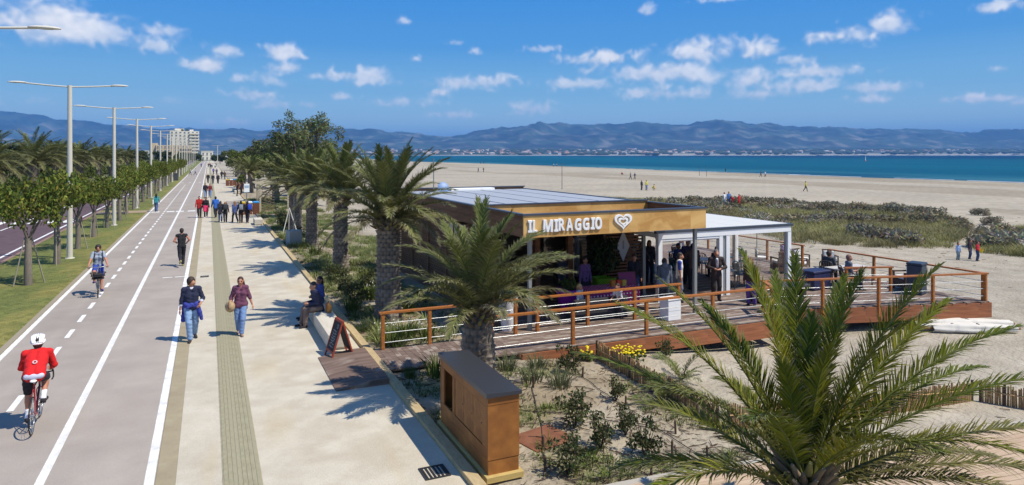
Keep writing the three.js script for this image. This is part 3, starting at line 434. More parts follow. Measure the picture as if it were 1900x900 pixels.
{
  const ord = ['first', 'second', 'third', 'fourth', 'fifth', 'sixth', 'seventh', 'eighth', 'ninth', 'tenth', 'eleventh', 'twelfth', 'thirteenth', 'fourteenth', 'fifteenth', 'sixteenth', 'seventeenth', 'eighteenth', 'nineteenth', 'twentieth', 'twenty-first', 'twenty-second', 'twenty-third', 'twenty-fourth', 'twenty-fifth', 'twenty-sixth', 'twenty-seventh', 'twenty-eighth', 'twenty-ninth', 'thirtieth'];
  for (let i = 0; i < 30; i++) { const z = -31.8 - i * 5.65 - (hash(i, 4) - 0.5) * 0.8; if (Math.abs(z + 68) < 1.5) continue; streetTree(i, [-6.35 + (hash(i, 5) - 0.5) * 0.2, z], `young tree, ${ord[i]} in the row along the cycle track`); }
  for (let i = 0; i < 24; i++) { const z = -33.6 - i * 6.9 - (hash(i, 14) - 0.5); if (i > 0 && (i < 7 || i % 2)) continue; streetTree(i + 2, [-8.15 + (hash(i, 15) - 0.5) * 0.2, z], `young tree, ${ord[i]} in the row along the road kerb`); }
  streetTree(3, [-8.3, -29.2], 'young tree cut by the picture edge, in front of the nearest palm');
}
// bigger trees
function tallTree(label, [x, y, z], { h = 9, w = 4.3, n = 9000, leaf = 0.16, cols, seed, category = 'tree', group, limbs = 9, low = 0.25 }) {
  const o = thing('leafy_tree', label, category, [x, y, z], seed, group), q = rng(seed * 17), clumps = [], L = [];
  for (let k = 0; k < limbs; k++) { const a = k * 2.4 + q(), rr = w * (0.2 + 0.5 * q()), e = V(Math.cos(a) * rr, h * (0.5 + 0.38 * q()), Math.sin(a) * rr); L.push(tube([[0, h * low * 0.8, 0], [e.x * 0.4, h * (low + 0.18), e.z * 0.4], [e.x, e.y, e.z]], h * 0.011, 8, 6)); clumps.push([e.x, e.y, e.z, w * (0.2 + 0.12 * q())], [e.x * 1.1, e.y + h * 0.1, e.z * 1.1, w * (0.12 + 0.1 * q())]); for (let m = 0; m < 4; m++) { const b = a + (q() - 0.5) * 1.6, R2 = w * (0.45 + 0.5 * q()); clumps.push([Math.cos(b) * R2, h * (low + 0.12 + (0.78 - low) * q()), Math.sin(b) * R2, w * (0.11 + 0.14 * q())]); } }
  mesh('trunk', colored(bare(bar(V(0, -0.2, 0), V(0, h * low, 0), h * 0.035, h * 0.022, 10)), [0.13, 0.11, 0.09], 0.3), barkMat, o); mesh('limbs', colored(join(L), [0.12, 0.10, 0.085], 0.3), barkMat, o);
  mesh('crown', crownGeo(clumps, n, leaf, cols, seed + 3, 2.1), leafGreen, o); return o;
}
const grey = [[0.08, 0.10, 0.042], [0.22, 0.24, 0.11]], mid = [[0.07, 0.10, 0.024], [0.18, 0.2, 0.045]], pine = [[0.035, 0.052, 0.018], [0.085, 0.105, 0.036]];
tallTree('big grey-green tree rising above the palms', [9.2, -0.6, -74], { h: 10.2, w: 4.4, n: 17000, leaf: 0.12, cols: grey, seed: 51, limbs: 14, low: 0.22 });
[[9, -112, 5.8, 3.6, mid, 'round green tree left of the big tree'], [11, -140, 8.8, 4.6, grey, 'dark tree rising behind the round green one'], [8.4, -152, 6.5, 4, mid, 'light green tree over the promenade crowd'], [8, -195, 7, 4.5, mid, 'green tree farther down the promenade'], [9, -240, 7, 5, grey, 'small-looking tree near the end of the promenade'], [12, -92, 5, 3.2, grey, 'low grey tree behind the big tree']].forEach(([x, z, h, w, c, l], i) => tallTree(l, [x, -0.5, z], { h, w, n: 5200, leaf: 0.22, cols: c, seed: 60 + i, group: 'trees beside the promenade' }));
[[-30, -95], [-27, -120], [-33, -140], [-28, -165], [-36, -190], [-30, -215], [-26, -250], [-40, -120], [-44, -160], [-34, -290], [-28, -330], [-46, -230], [-50, -300], [-22, -400], [-9, -470], [-14, -440], [6, -420], [14, -390], [-60, -190], [-75, -240]].sort((a, b) => b[1] - a[1]).forEach(([x, z], i) => tallTree(['dark pine', 'broad pine', 'dense evergreen', 'rounded evergreen'][i % 4] + `, ${['first', 'second', 'third', 'fourth', 'fifth'][Math.floor(i / 4)]} of its shape going away along the far tree belts`, [x, -0.1, z], { h: 5.4 + 2.2 * hash(i, 6), w: 4.5 + hash(i, 7) * 2.5, n: 2600, leaf: 0.42, cols: i % 3 ? pine : mid, seed: 80 + i, group: 'far tree belts', low: 0.18 }));
// hedge that closes the view behind the palms across the road
{
  const q = rng(8), clumps = []; for (let i = 0; i < 150; i++) clumps.push([-24.5 + (q() - 0.5) * 2.2, 0.5 + q() * 1.6, -45 - i * 1.5, 0.8 + q() * 0.6]);
  const o = thing('hedge', 'long green hedge behind the palms across the road', 'hedge', [0, -0.06, 0]); mesh('foliage', crownGeo(clumps, 16000, 0.26, mid, 5), leafGreen, o);
}
const PI0 = Math.PI;
// ================= STREET FURNITURE =================
const steel = plain(204, 199, 184, 0.5), galv = plain(150, 152, 152, 0.4, { metalness: 0.6 });
const redwood = mat({ map: woodTex([142, 82, 32], [184, 114, 50], { seed: 3, tile: 1, weather: [132, 92, 60], weatherShare: 0.18 }), roughness: 0.55 });
const stone = mat({ map: mottle([190, 180, 160], [208, 200, 184], { tile: 1.2, period: 9, speck: 0.07, seed: 41 }), bumpMap: noiseBump(0.3, 24), bumpScale: 0.002, roughness: 0.9 });
{ // T-shaped lamps on the verge
  const pole = new THREE.CylinderGeometry(0.095, 0.13, 8.5, 14).translate(0, 4.25, 0), plate = join([new THREE.CylinderGeometry(0.2, 0.22, 0.05, 14).translate(0, 0.03, 0)]);
  const armG = s => tube([[0, 8.42, 0], [s * 0.9, 8.47, 0], [s * 1.95, 8.55, 0]], 0.036, 10, 8), head = s => { const g = new THREE.SphereGeometry(1, 16, 10).scale(0.4, 0.062, 0.13); const p = g.attributes.position; for (let i = 0; i < p.count; i++) if (p.getY(i) < -0.02) p.setY(i, -0.02 + (p.getY(i) + 0.02) * 0.25); g.computeVertexNormals(); return g.translate(s * 2.12, 8.56, 0); };
  const lens = s => new THREE.CylinderGeometry(0.09, 0.09, 0.012, 14).scale(2, 1, 1).translate(s * 2.15, 8.528, 0), lensMat = plain(206, 208, 204, 0.25);
  const where = ['whose lamp head alone shows at the picture edge', 'nearest tall T-shaped one, standing in the grass', 'second from the camera along the verge', 'third from the camera along the verge', 'fourth from the camera along the verge', 'fifth from the camera along the verge', 'sixth from the camera along the verge', 'seventh from the camera along the verge', 'eighth from the camera along the verge', 'ninth from the camera along the verge', 'tenth from the camera along the verge', 'eleventh from the camera along the verge', 'twelfth from the camera along the verge', 'thirteenth from the camera along the verge'];
  where.forEach((w, i) => { const o = thing('street_lamp', 'pale grey street lamp, ' + w, 'street lamp', [-6.2, 0, -22 - 17 * i], 0, 'T-shaped street lamps'); mesh('pole', pole, steel, o); mesh('base_plate', plate, steel, o); for (const s of [-1, 1]) { mesh('arm', armG(s), steel, o); const h = mesh('lamp_head', head(s), steel, o); mesh('lens', lens(s), lensMat, h); } });
  // poles farther away on both sides
  for (let i = 0; i < 5; i++) { const o = thing('street_lamp', 'thin far street lamp near the white apartment block', 'street lamp', [i < 4 ? -6.2 : 3, 0, -270 - (i % 4) * 34], 0, 'far street lamps'); mesh('pole', pole, steel, o); for (const s of [-1, 1]) mesh('arm', armG(s), steel, o); }
}
{ // brown wooden bollards by the road kerb
  const g = rbox(0.24, 0.78, 0.24, 0.02, 0, -0.05, 0), slot = rbox(0.25, 0.05, 0.25, 0.01, 0, 0.6, 0), m = mat({ map: woodTex([70, 44, 32], [96, 64, 46], { seed: 5 }) });
  [[-8.35, -41.4, 'behind the cycling woman'], [-8.3, -56.1, 'between the first two lamp posts'], [-8.3, -74, 'beyond the paved crossing']].forEach(([x, z, l]) => { const o = thing('bollard', 'square brown wooden bollard ' + l, 'bollard', [x, 0, z], 0, 'bollards by the road'); mesh('post', g, m, o); mesh('band', slot, plain(60, 40, 32), o); });
}
{ // stone benches along the kerb
  const bench = (label, [x, z], L, w = 0.56) => { const o = thing('stone_bench', label, 'bench', [x, 0.008, z], 0, 'stone benches'); mesh('plinth', box(w - 0.1, 0.08, L - 0.1, 0, 0, 0), stone, o); mesh('seat_block', rbox(w, 0.36, L, 0.018, 0, 0.06, 0), stone, o); return o; };
  bench('long pale stone bench with the seated couple', [3.1, -19.9], 4.1); bench('pale stone bench behind the three girls', [3.3, -52.6], 1.7); bench('pale stone bench by the far recycling bins', [3.3, -101.5], 1.8); bench('pale stone bench past the two people in black', [3.35, -95], 1.6);
}
{ // folding chalk board
  const o = thing('board_sign', 'red-framed folding chalkboard at the end of the bench', 'sign', [3.02, 0.01, -17.35], 0), red = plain(150, 58, 36, 0.6), black = plain(44, 44, 48, 0.7), H = 0.92, tilt = 0.2;
  const leaf = s => { const g = new THREE.Group(); g.name = 'panel'; g.position.y = H; g.rotation.z = s * 0.3; o.add(g); const fr = mesh('frame', join([box(0.035, H / Math.cos(0.3) , 0.045, 0, -H / Math.cos(0.3), 0.26), box(0.035, H / Math.cos(0.3), 0.045, 0, -H / Math.cos(0.3), -0.26), box(0.034, 0.05, 0.48, 0, -0.06, 0), box(0.034, 0.05, 0.48, 0, -0.82, 0)]), red, g); mesh('slate', box(0.012, 0.7, 0.475, 0, -0.77, 0), black, g); return g; };
  const cv = document.createElement('canvas'); cv.width = 128; cv.height = 192; const cx = cv.getContext('2d'); cx.fillStyle = '#2c2c30'; cx.fillRect(0, 0, 128, 192); cx.strokeStyle = '#c9c9c2'; cx.lineWidth = 3; cx.beginPath(); cx.arc(84, 26, 13, 0, 6.3); cx.stroke(); cx.lineWidth = 2.4; { const q = rng(3); for (let i = 0; i < 7; i++) { let px = 14; cx.beginPath(); cx.moveTo(px, 62 + i * 18); while (px < 104 - 20 * q()) { px += 4 + 5 * q(); cx.lineTo(px, 62 + i * 18 + (q() - 0.5) * 13); } cx.stroke(); } }
  const ct = new THREE.CanvasTexture(cv); ct.colorSpace = THREE.SRGBColorSpace;
  const a = leaf(-1); leaf(1); o.rotation.y = 0.15;
  mesh('chalk_writing', new THREE.PlaneGeometry(0.44, 0.68).rotateY(-PI0 / 2).translate(-0.0095, -0.42, 0), mat({ map: ct, roughness: 0.9 }), a);
  mesh('hinge', box(0.05, 0.03, 0.5, 0, H - 0.02, 0), red, o);
}
{ // weathered plate ramp up to the kerb and walkway planks beyond it
  const wm = mat({ map: woodTex([96, 76, 64], [130, 108, 94], { seed: 8, tile: 2.4, weather: [142, 126, 112], weatherShare: 0.3 }), roughness: 0.85 }), o = thing('access_ramp', 'weathered brown wooden ramp plate over the promenade edge', 'ramp', [0, 0.008, 0]);
  const s = new THREE.Shape([[2.5, 0.0], [3.66, 0.0], [3.66, 0.13], [3.3, 0.13], [2.5, 0.02]].map(p => new THREE.Vector2(...p))); 
  for (let i = 0; i < 2; i++) { const g = new THREE.ExtrudeGeometry(s, { depth: i ? 0.55 : 2.05, bevelEnabled: false }).translate(0, 0, i ? -15.3 : -17.37); mesh('ramp_plate', g, wm, o); }
}
{ // recycling and metal service cabinet
  const rust = mat({ map: mottle([132, 82, 34], [166, 108, 48], { tile: 1.1, period: 5, speck: 0.07, seed: 51, contrast: 2.2, size: 512 }), roughness: 0.6 }), dk = plain(84, 86, 92, 0.38, { metalness: 0.6 });
  const o = thing('service_cabinet', 'rust-brown metal service cabinet with grey sheet top on the kerb', 'cabinet', [4.25, 0, -10.93], 0), L = 2.36, w = 0.54, H = 1.3;
  mesh('footing', rbox(0.64, 0.1, L + 0.14, 0.01, 0, -0.02, 0), mat({ map: mottle([176, 150, 90], [196, 170, 104], { tile: 0.9, period: 7, seed: 53 }) }), o);
  mesh('skirting', box(w - 0.015, 0.22, L - 0.015, 0, 0.08, 0), rust, o);
  mesh('end_panel', box(w, H - 0.45, 0.03, 0, 0.31, L / 2 - 0.015), rust, o); mesh('end_panel', box(w, H - 0.31, 0.03, 0, 0.31, -L / 2 + 0.015), rust, o); mesh('end_cap', box(w, 0.125, 0.032, 0, H - 0.13, L / 2 - 0.016), rust, o);
  mesh('back_panel', box(0.03, H - 0.31, L - 0.066, w / 2 - 0.017, 0.31, 0), rust, o);
  // road side: frame with an open niche at the far end and three doors
  const f = -w / 2 + 0.017, fr = [box(0.03, 0.17, L - 0.066, f, H - 0.17, 0), box(0.03, 0.16, L - 0.066, f, 0.31, 0), box(0.03, 0.65, 0.2, f, 0.475, 1.04), box(0.03, 0.65, 0.12, f, 0.475, -0.45), box(0.03, 0.65, 0.16, f, 0.475, -1.065)];
  mesh('front_frame', join(fr), rust, o);
  for (let i = 0; i < 3; i++) { const d = mesh('door', rbox(0.022, 0.635, 0.43, 0.004, f + 0.006, 0.482, 0.715 - i * 0.444), rust, o); mesh('lock', new THREE.CylinderGeometry(0.012, 0.012, 0.012, 8).rotateZ(Math.PI / 2).translate(f - 0.008, 0.8, 0.715 - i * 0.444 + 0.17), dk, d); }
  const n = mesh('niche', box(0.02, 0.6, 0.44, f + 0.2, 0.5, -0.75), plain(40, 40, 44, 0.5), o); mesh('screen', box(0.012, 0.34, 0.3, f + 0.18, 0.72, -0.75), plain(176, 184, 192, 0.2), n); mesh('socket', box(0.03, 0.14, 0.24, f + 0.17, 0.54, -0.75), plain(70, 72, 76, 0.5), n);
  { const s = new THREE.Shape([[-0.31, 0], [0.3, 0], [0.3, 0.05], [-0.31, 0.075]].map(p => new THREE.Vector2(...p))); mesh('top_sheet', new THREE.ExtrudeGeometry(s, { depth: L + 0.08, bevelEnabled: false }).translate(0, H, -L / 2 - 0.04), dk, o); }
}
{ // concrete block carrying a thin pole
  const o = thing('pole_block', 'grey concrete block with a thin metal pole beside the kerb', 'block', [4.45, landY(4.45, -40.2) - 0.02, -40.2], 0.2); mesh('block', rbox(0.72, 0.86, 0.72, 0.03, 0, 0, 0), plain(168, 168, 162, 0.95), o); mesh('pole', bar(V(0, 0.8, 0), V(0, 2.75, 0), 0.035, 0.03, 8), galv, o); mesh('collar', new THREE.CylinderGeometry(0.07, 0.09, 0.08, 10).translate(0, 0.9, 0), galv, o);
}
{ // recycling bins with coloured lids
  const body = plain(112, 66, 44, 0.7);
  const bins = (label, [x, z]) => { const o = thing('recycling_bins', label, 'bins', [x, 0.008, z], 0, 'recycling bin sets'); [[-0.55, [222, 190, 40]], [0, [236, 236, 230]], [0.55, [50, 150, 214]]].forEach(([dx, c]) => { const b = mesh('bin', rbox(0.5, 0.95, 0.45, 0.03, dx, 0, 0), body, o); mesh('lid', rbox(0.5, 0.16, 0.47, 0.05, dx, 0.95, 0), plain(...c, 0.5), b); }); };
  bins('brown recycling bins with yellow and blue lids near the three girls', [3.15, -61.5]); bins('brown recycling bins with coloured lids farther along the kerb', [3.35, -119]);
  const o = thing('litter_bin', 'dark litter bin on the verge beyond the palm row', 'bin', [-5.9, 0, -148], 0); mesh('body', rbox(0.9, 1.3, 0.9, 0.05), plain(70, 76, 82), o); mesh('lid', rbox(0.96, 0.15, 0.96, 0.05, 0, 1.3, 0), plain(60, 62, 66), o);
}
{ // white notice board
  const o = thing('notice_board', 'small white notice board on a post by the pergola', 'sign', [4.05, landY(4.05, -84.4) - 0.03, -84.4], 0.3); mesh('post', box(0.1, 0.9, 0.08, 0, 0, 0), galv, o); mesh('panel', rbox(0.62, 1.0, 0.06, 0.02, 0, 0.8, 0.03), plain(226, 232, 234, 0.5), o); mesh('panel_print', box(0.5, 0.3, 0.006, 0, 1.3, 0.063), plain(150, 176, 196, 0.6), o);
}
{ // lattice pergola
  const o = thing('pergola', 'pale timber pergola with lattice side screens', 'pergola', [5.6, landY(5.6, -66) - 0.02, -66], 0), pm = plain(186, 174, 148, 0.85);
  for (const x of [-1.4, 1.4]) for (const z of [-2.2, 2.2]) mesh('post', box(0.13, 2.4, 0.13, x, 0, z), pm, o);
  for (const x of [-1.4, 1.4]) mesh('beam', box(0.12, 0.16, 5.2, x, 2.4, 0), pm, o);
  for (let i = 0; i < 11; i++) mesh('rafter', box(3.6, 0.12, 0.07, 0, 2.56, -2.3 + i * 0.46), pm, o);
  for (const [x0, z] of [[-1.3, 2.2]]) for (let i = 0; i < 9; i++) { mesh('lattice_slat', beam(V(x0, 0.15 + i * 0.24, z), V(x0 + 1.1, 0.5 + i * 0.24 - 0.02, z), 0.02, 0.05), plain(120, 102, 76), o); mesh('lattice_slat', beam(V(x0, 0.5 + i * 0.24, z + 0.03), V(x0 + 1.1, 0.15 + i * 0.24, z + 0.03), 0.02, 0.05), plain(120, 102, 76), o); }
  for (let i = 0; i < 14; i++) mesh('side_slat', box(0.04, 0.05, 4.2, -1.4, 0.2 + i * 0.16, 0), plain(150, 134, 106), o);
}
{ // tripod support by the fourth palm, grey plate platform, dark planter
  const o = thing('tree_tripod', 'white wooden tripod prop beside the fourth palm', 'prop', [4.75, landY(4.75, -45.5) - 0.03, -45.5]); for (const [x, z] of [[-0.45, 0.2], [0.5, 0.3], [0, -0.5]]) mesh('leg', bar(V(x, 0, z), V(0, 1.75, 0), 0.035, 0.03, 6), plain(206, 200, 188), o);
  structure('platform', box(2.9, 0.05, 8.6, 3.2, 0.012, -75), mat({ map: woodTex([140, 128, 116], [166, 154, 140], { seed: 9, tile: 2 }) }), 'flat grey plate platform across the promenade edge');
  const t = thing('plant_tub', 'black plastic plant tub behind the tall palm', 'tub', [6.5, landY(6.5, -26.5) - 0.02, -26.5], 0.2); mesh('tub', lathe([[0, 0], [0.36, 0], [0.44, 0.72], [0.4, 0.72], [0.36, 0.62], [0, 0.62]], 4).rotateY(0.78), plain(40, 44, 50), t);
  const p = thing('planter_box', 'square timber planter with a tall bush far down the kerb', 'planter', [4.3, 0, -108], 0); mesh('box', rbox(1.2, 0.8, 1.2, 0.03), plain(128, 88, 62), p); mesh('bush', crownGeo([[0, 1.2, 0, 0.7], [0.2, 1.8, 0.1, 0.5]], 700, 0.12, mid, 4), leafGreen, p);
}
// ---- apartment block and low buildings at the end of the road ----
function facade(o, w, h, d, storeys, bays, wallMat, glassMat, { balcony = true } = {}) {
  mesh('wall', box(w, h, d), wallMat, o); const sh = h / storeys, bw = w / bays;
  for (let s = 0; s < storeys; s++) {
    for (let b = 0; b < bays; b++) { const wn = mesh('window', box(bw * 0.42, sh * 0.42, 0.12, -w / 2 + (b + 0.5) * bw, s * sh + sh * 0.3, d / 2 + 0.04), glassMat, o); mesh('sill', box(bw * 0.58, 0.25, 0.4, -w / 2 + (b + 0.5) * bw, s * sh + sh * 0.22, d / 2 + 0.2), wallMat, wn); }
    if (balcony && s) { const bl = mesh('balcony', box(w * 0.34, 0.35, 2.2, w * 0.33, s * sh, d / 2 + 1.1), wallMat, o); mesh('parapet', box(w * 0.34, 1.1, 0.2, w * 0.33, s * sh + 0.35, d / 2 + 2.1), wallMat, bl); }
  }
}
{
  const white = plain(222, 216, 200, 0.9), cream = plain(196, 178, 150, 0.9), gl = plain(112, 116, 120, 0.3);
  const place = (t, depth) => { const [x, z] = bay(t * depth, depth); return [x, -0.1, z]; };
  let o = thing('apartment_block', 'tall white apartment block with balconies at the end of the road', 'building', place(-0.487, 800), 0.1); facade(o, 31, 33, 20, 9, 7, white, gl); mesh('roof_structure', box(10, 3, 9, -5, 33, 0), white, o); mesh('roof_structure', box(4, 2, 6, 8, 33, 0), white, o);
  const roof = crownGeo([[-8, 34, 3, 1.6], [-2, 34, 6, 1.5], [3, 34, 5, 1.3]], 300, 0.6, mid, 6); mesh('roof_garden', roof, leafGreen, o);
  o = thing('curved_hotel', 'low cream building with rows of windows before the white tower', 'building', place(-0.503, 700), 0.15); facade(o, 33, 15, 16, 4, 10, cream, gl); mesh('tower', box(7, 17, 10, -18, 0, 0), cream, o);
  [[-0.534, 900, 20, 10, 'white low block left of the cream building'], [-0.60, 1500, 90, 12, 'long white warehouse far beyond the trees'], [-0.64, 1700, 60, 10, 'second white warehouse far beyond the palms'], [-0.58, 1650, 40, 14, 'small white hall beside the warehouse'], [-0.455, 620, 10, 8, 'small white house by the end of the promenade'], [-0.73, 1900, 110, 11, 'pale far hall at the left picture edge']].forEach(([t, d, w, h, l]) => { const b = thing('low_building', l, 'building', place(t, d), 0.2); facade(b, w, h, 14, Math.max(2, Math.round(h / 4)), Math.max(3, Math.round(w / 6)), white, gl, { balcony: false }); mesh('roof_edge', box(w + 0.6, 0.6, 14.6, 0, h, 0), white, b); });
}
// ================= BEACH RESTAURANT, DECK AND TERRACE =================
const deckTex = (s) => mat({ map: woodTex([92, 74, 64], [134, 114, 100], { seed: s, tile: 1.6, weather: [150, 136, 122], weatherShare: 0.25 }), roughness: 0.85 });
const deckMats = [deckTex(11), deckTex(12), deckTex(13)];
const maple = mat({ map: dataTex(512, 256, (u, v, i, j) => { const w = fbm(u * 5, v * 3, 4, 0, 61), g = fbm(u * 4 + w * 3, v * 18 + w * 4, 5, 0, 62), k = 1 + (hash(i, j, 4) - 0.5) * 0.04; return mix3([188, 140, 74], [220, 178, 110], clamp((g - 0.5) * 1.8 + 0.5)).map(c => c * k); }, true, 3), roughness: 0.55 });
const brownWood = mat({ map: woodTex([106, 74, 50], [142, 104, 72], { seed: 14, tile: 1.4 }), roughness: 0.8 });
const rustBoard = mat({ map: woodTex([136, 80, 48], [166, 104, 66], { seed: 15, tile: 1.6, weather: [116, 84, 64], weatherShare: 0.2 }), roughness: 0.75 });
const zinc = plain(84, 90, 100, 0.4, { metalness: 0.5 }), darkIn = plain(128, 100, 76, 0.85), whitePaint = plain(240, 240, 238, 0.5), greyPost = plain(150, 152, 148, 0.5, { metalness: 0.3 });
const pane = new THREE.MeshPhysicalMaterial({ color: 0xffffff, transmission: 1, thickness: 0, roughness: 0.03, ior: 1.45 });
{ // ---- deck ----
  const o = thing('timber_deck', 'weathered timber deck around the beach restaurant', 'deck', [0, 0, 0]), y = 0.005, th = 0.035, R1 = 24.6;
  const edge = z => 16.4 + (z + 16.7) / 2.3 * 8.2; let k = 0;
  for (let z = -14.45; z > -31; z -= 0.147) {
    const runs = []; const zz = z - 0.07;
    if (zz > -16.68) { if (zz < -15.62) runs.push([7.3, 16.05]); runs.push([Math.max(16.4, edge(zz)), R1]); } else runs.push([zz > -18.2 ? 7.3 : 8.08, R1]);
    for (const [a, b] of runs) { if (b - a < 0.2) continue; const m = mesh('plank', box(b - a, th, 0.139, (a + b) / 2, y + 0.003 * hash(k, 2) - 0.0015, zz), deckMats[k % 3], o); k++; }
  }
  for (let i = 0; i < 24; i++) mesh('walkway_plank', box(0.138, 0.04, 1.72, 3.96 + i * 0.1445 - 0.02, 0.004 + 0.004 * hash(i, 9), -16.46), deckMats[(i * 2) % 3], o);
  const fb = (x0, z0, x1, z1, h) => mesh('fascia_board', beam(V(x0, y - h / 2 - 0.005, z0), V(x1, y - h / 2 - 0.005, z1), 0.045, h), rustBoard, o);
  for (let i = 0; i < 4; i++) fb(7.3 + i * 2.18, -15.57, 7.3 + (i + 1) * 2.18 - 0.01, -15.57, [0.26, 0.32, 0.42, 0.5][i]);
  fb(16.05, -15.6, 16.38, -16.66, 0.5); for (let i = 0; i < 4; i++) fb(16.4 + i * 2.05, -16.68 + i * 0.575, 16.4 + (i + 1) * 2.05 - 0.01, -16.68 + (i + 1) * 0.575, 0.5);
  for (let i = 0; i < 6; i++) fb(24.63, -14.4 - i * 2.75, 24.63, -14.4 - (i + 1) * 2.75 + 0.01, 0.5);
  fb(7.27, -15.6, 7.27, -18.2, 0.3);
  for (const [x, z] of [[9, -16], [12, -16], [15, -16], [17, -17], [19, -16.4], [21, -15.9], [22.4, -15.5], [23.6, -15.1], [24.4, -17], [24.4, -20], [24.4, -23], [20, -19], [22, -19]]) mesh('stilt', box(0.14, 1.0, 0.14, x, -1.0, z), brownWood, o);
  for (let i = 0; i < 2; i++) mesh('step', box(0.32, 0.05, 1.5, 24.85 + i * 0.32, -0.25 - i * 0.28, -21.65), deckMats[i], o);
}
// ---- railings ----
const cable = plain(200, 202, 200, 0.35, { metalness: 0.5 });
function railing(label, pts, { y = 0.02, h = 0.95, step = 2.25, drop = 0.35, cables = 3 } = {}) {
  const o = thing('deck_railing', label, 'railing', [0, 0, 0], 0, 'wood and cable railings');
  for (let s = 0; s < pts.length - 1; s++) {
    const a = V(pts[s][0], 0, pts[s][1]), b = V(pts[s + 1][0], 0, pts[s + 1][1]), L = a.distanceTo(b), n = Math.max(1, Math.round(L / step));
    for (let i = s ? 1 : 0; i <= n; i++) { const p = a.clone().lerp(b, i / n); mesh('post', rbox(0.09, h + drop, 0.09, 0.008, p.x, y - drop, p.z, 1), redwood, o); }
    const d = b.clone().sub(a).normalize().multiplyScalar(0.09); mesh('handrail', beam(a.clone().sub(d).setY(y + h + 0.025), b.clone().add(d).setY(y + h + 0.025), 0.125, 0.05), redwood, o);
    for (let c = 0; c < cables; c++) mesh('cable', bar(a.clone().setY(y + 0.2 + c * 0.25), b.clone().setY(y + 0.2 + c * 0.25), 0.0095, 0.0095, 6), cable, o);
  }
  return o;
}
railing('railing along the walkway beside the tall palm', [[4.12, -17.3], [7.9, -17.3]], { step: 1.3, y: 0.02 });
railing('long front railing over the flower bed', [[6.5, -15.72], [15.95, -15.72]]);
railing('short corner railing at the front step of the deck', [[15.98, -15.8], [16.4, -16.58]]);
railing('terrace railing nearest the rolled white parasols', [[16.45, -16.55], [24.5, -14.52]], { step: 2.05 });
railing('railing along the seaward edge of the terrace', [[24.5, -14.6], [24.5, -20.9]], { step: 2.1 });
railing('rear seaward railing seen through the glass pavilion', [[24.5, -22.4], [24.5, -30.8]], { step: 2.1 });
railing('inner railing in front of the restaurant awning', [[8.6, -17.32], [13.6, -17.32]], { step: 1.67 });
railing('short inner terrace railing behind the palm tips', [[21.1, -17.3], [22.7, -16.75]], { step: 1.6 });
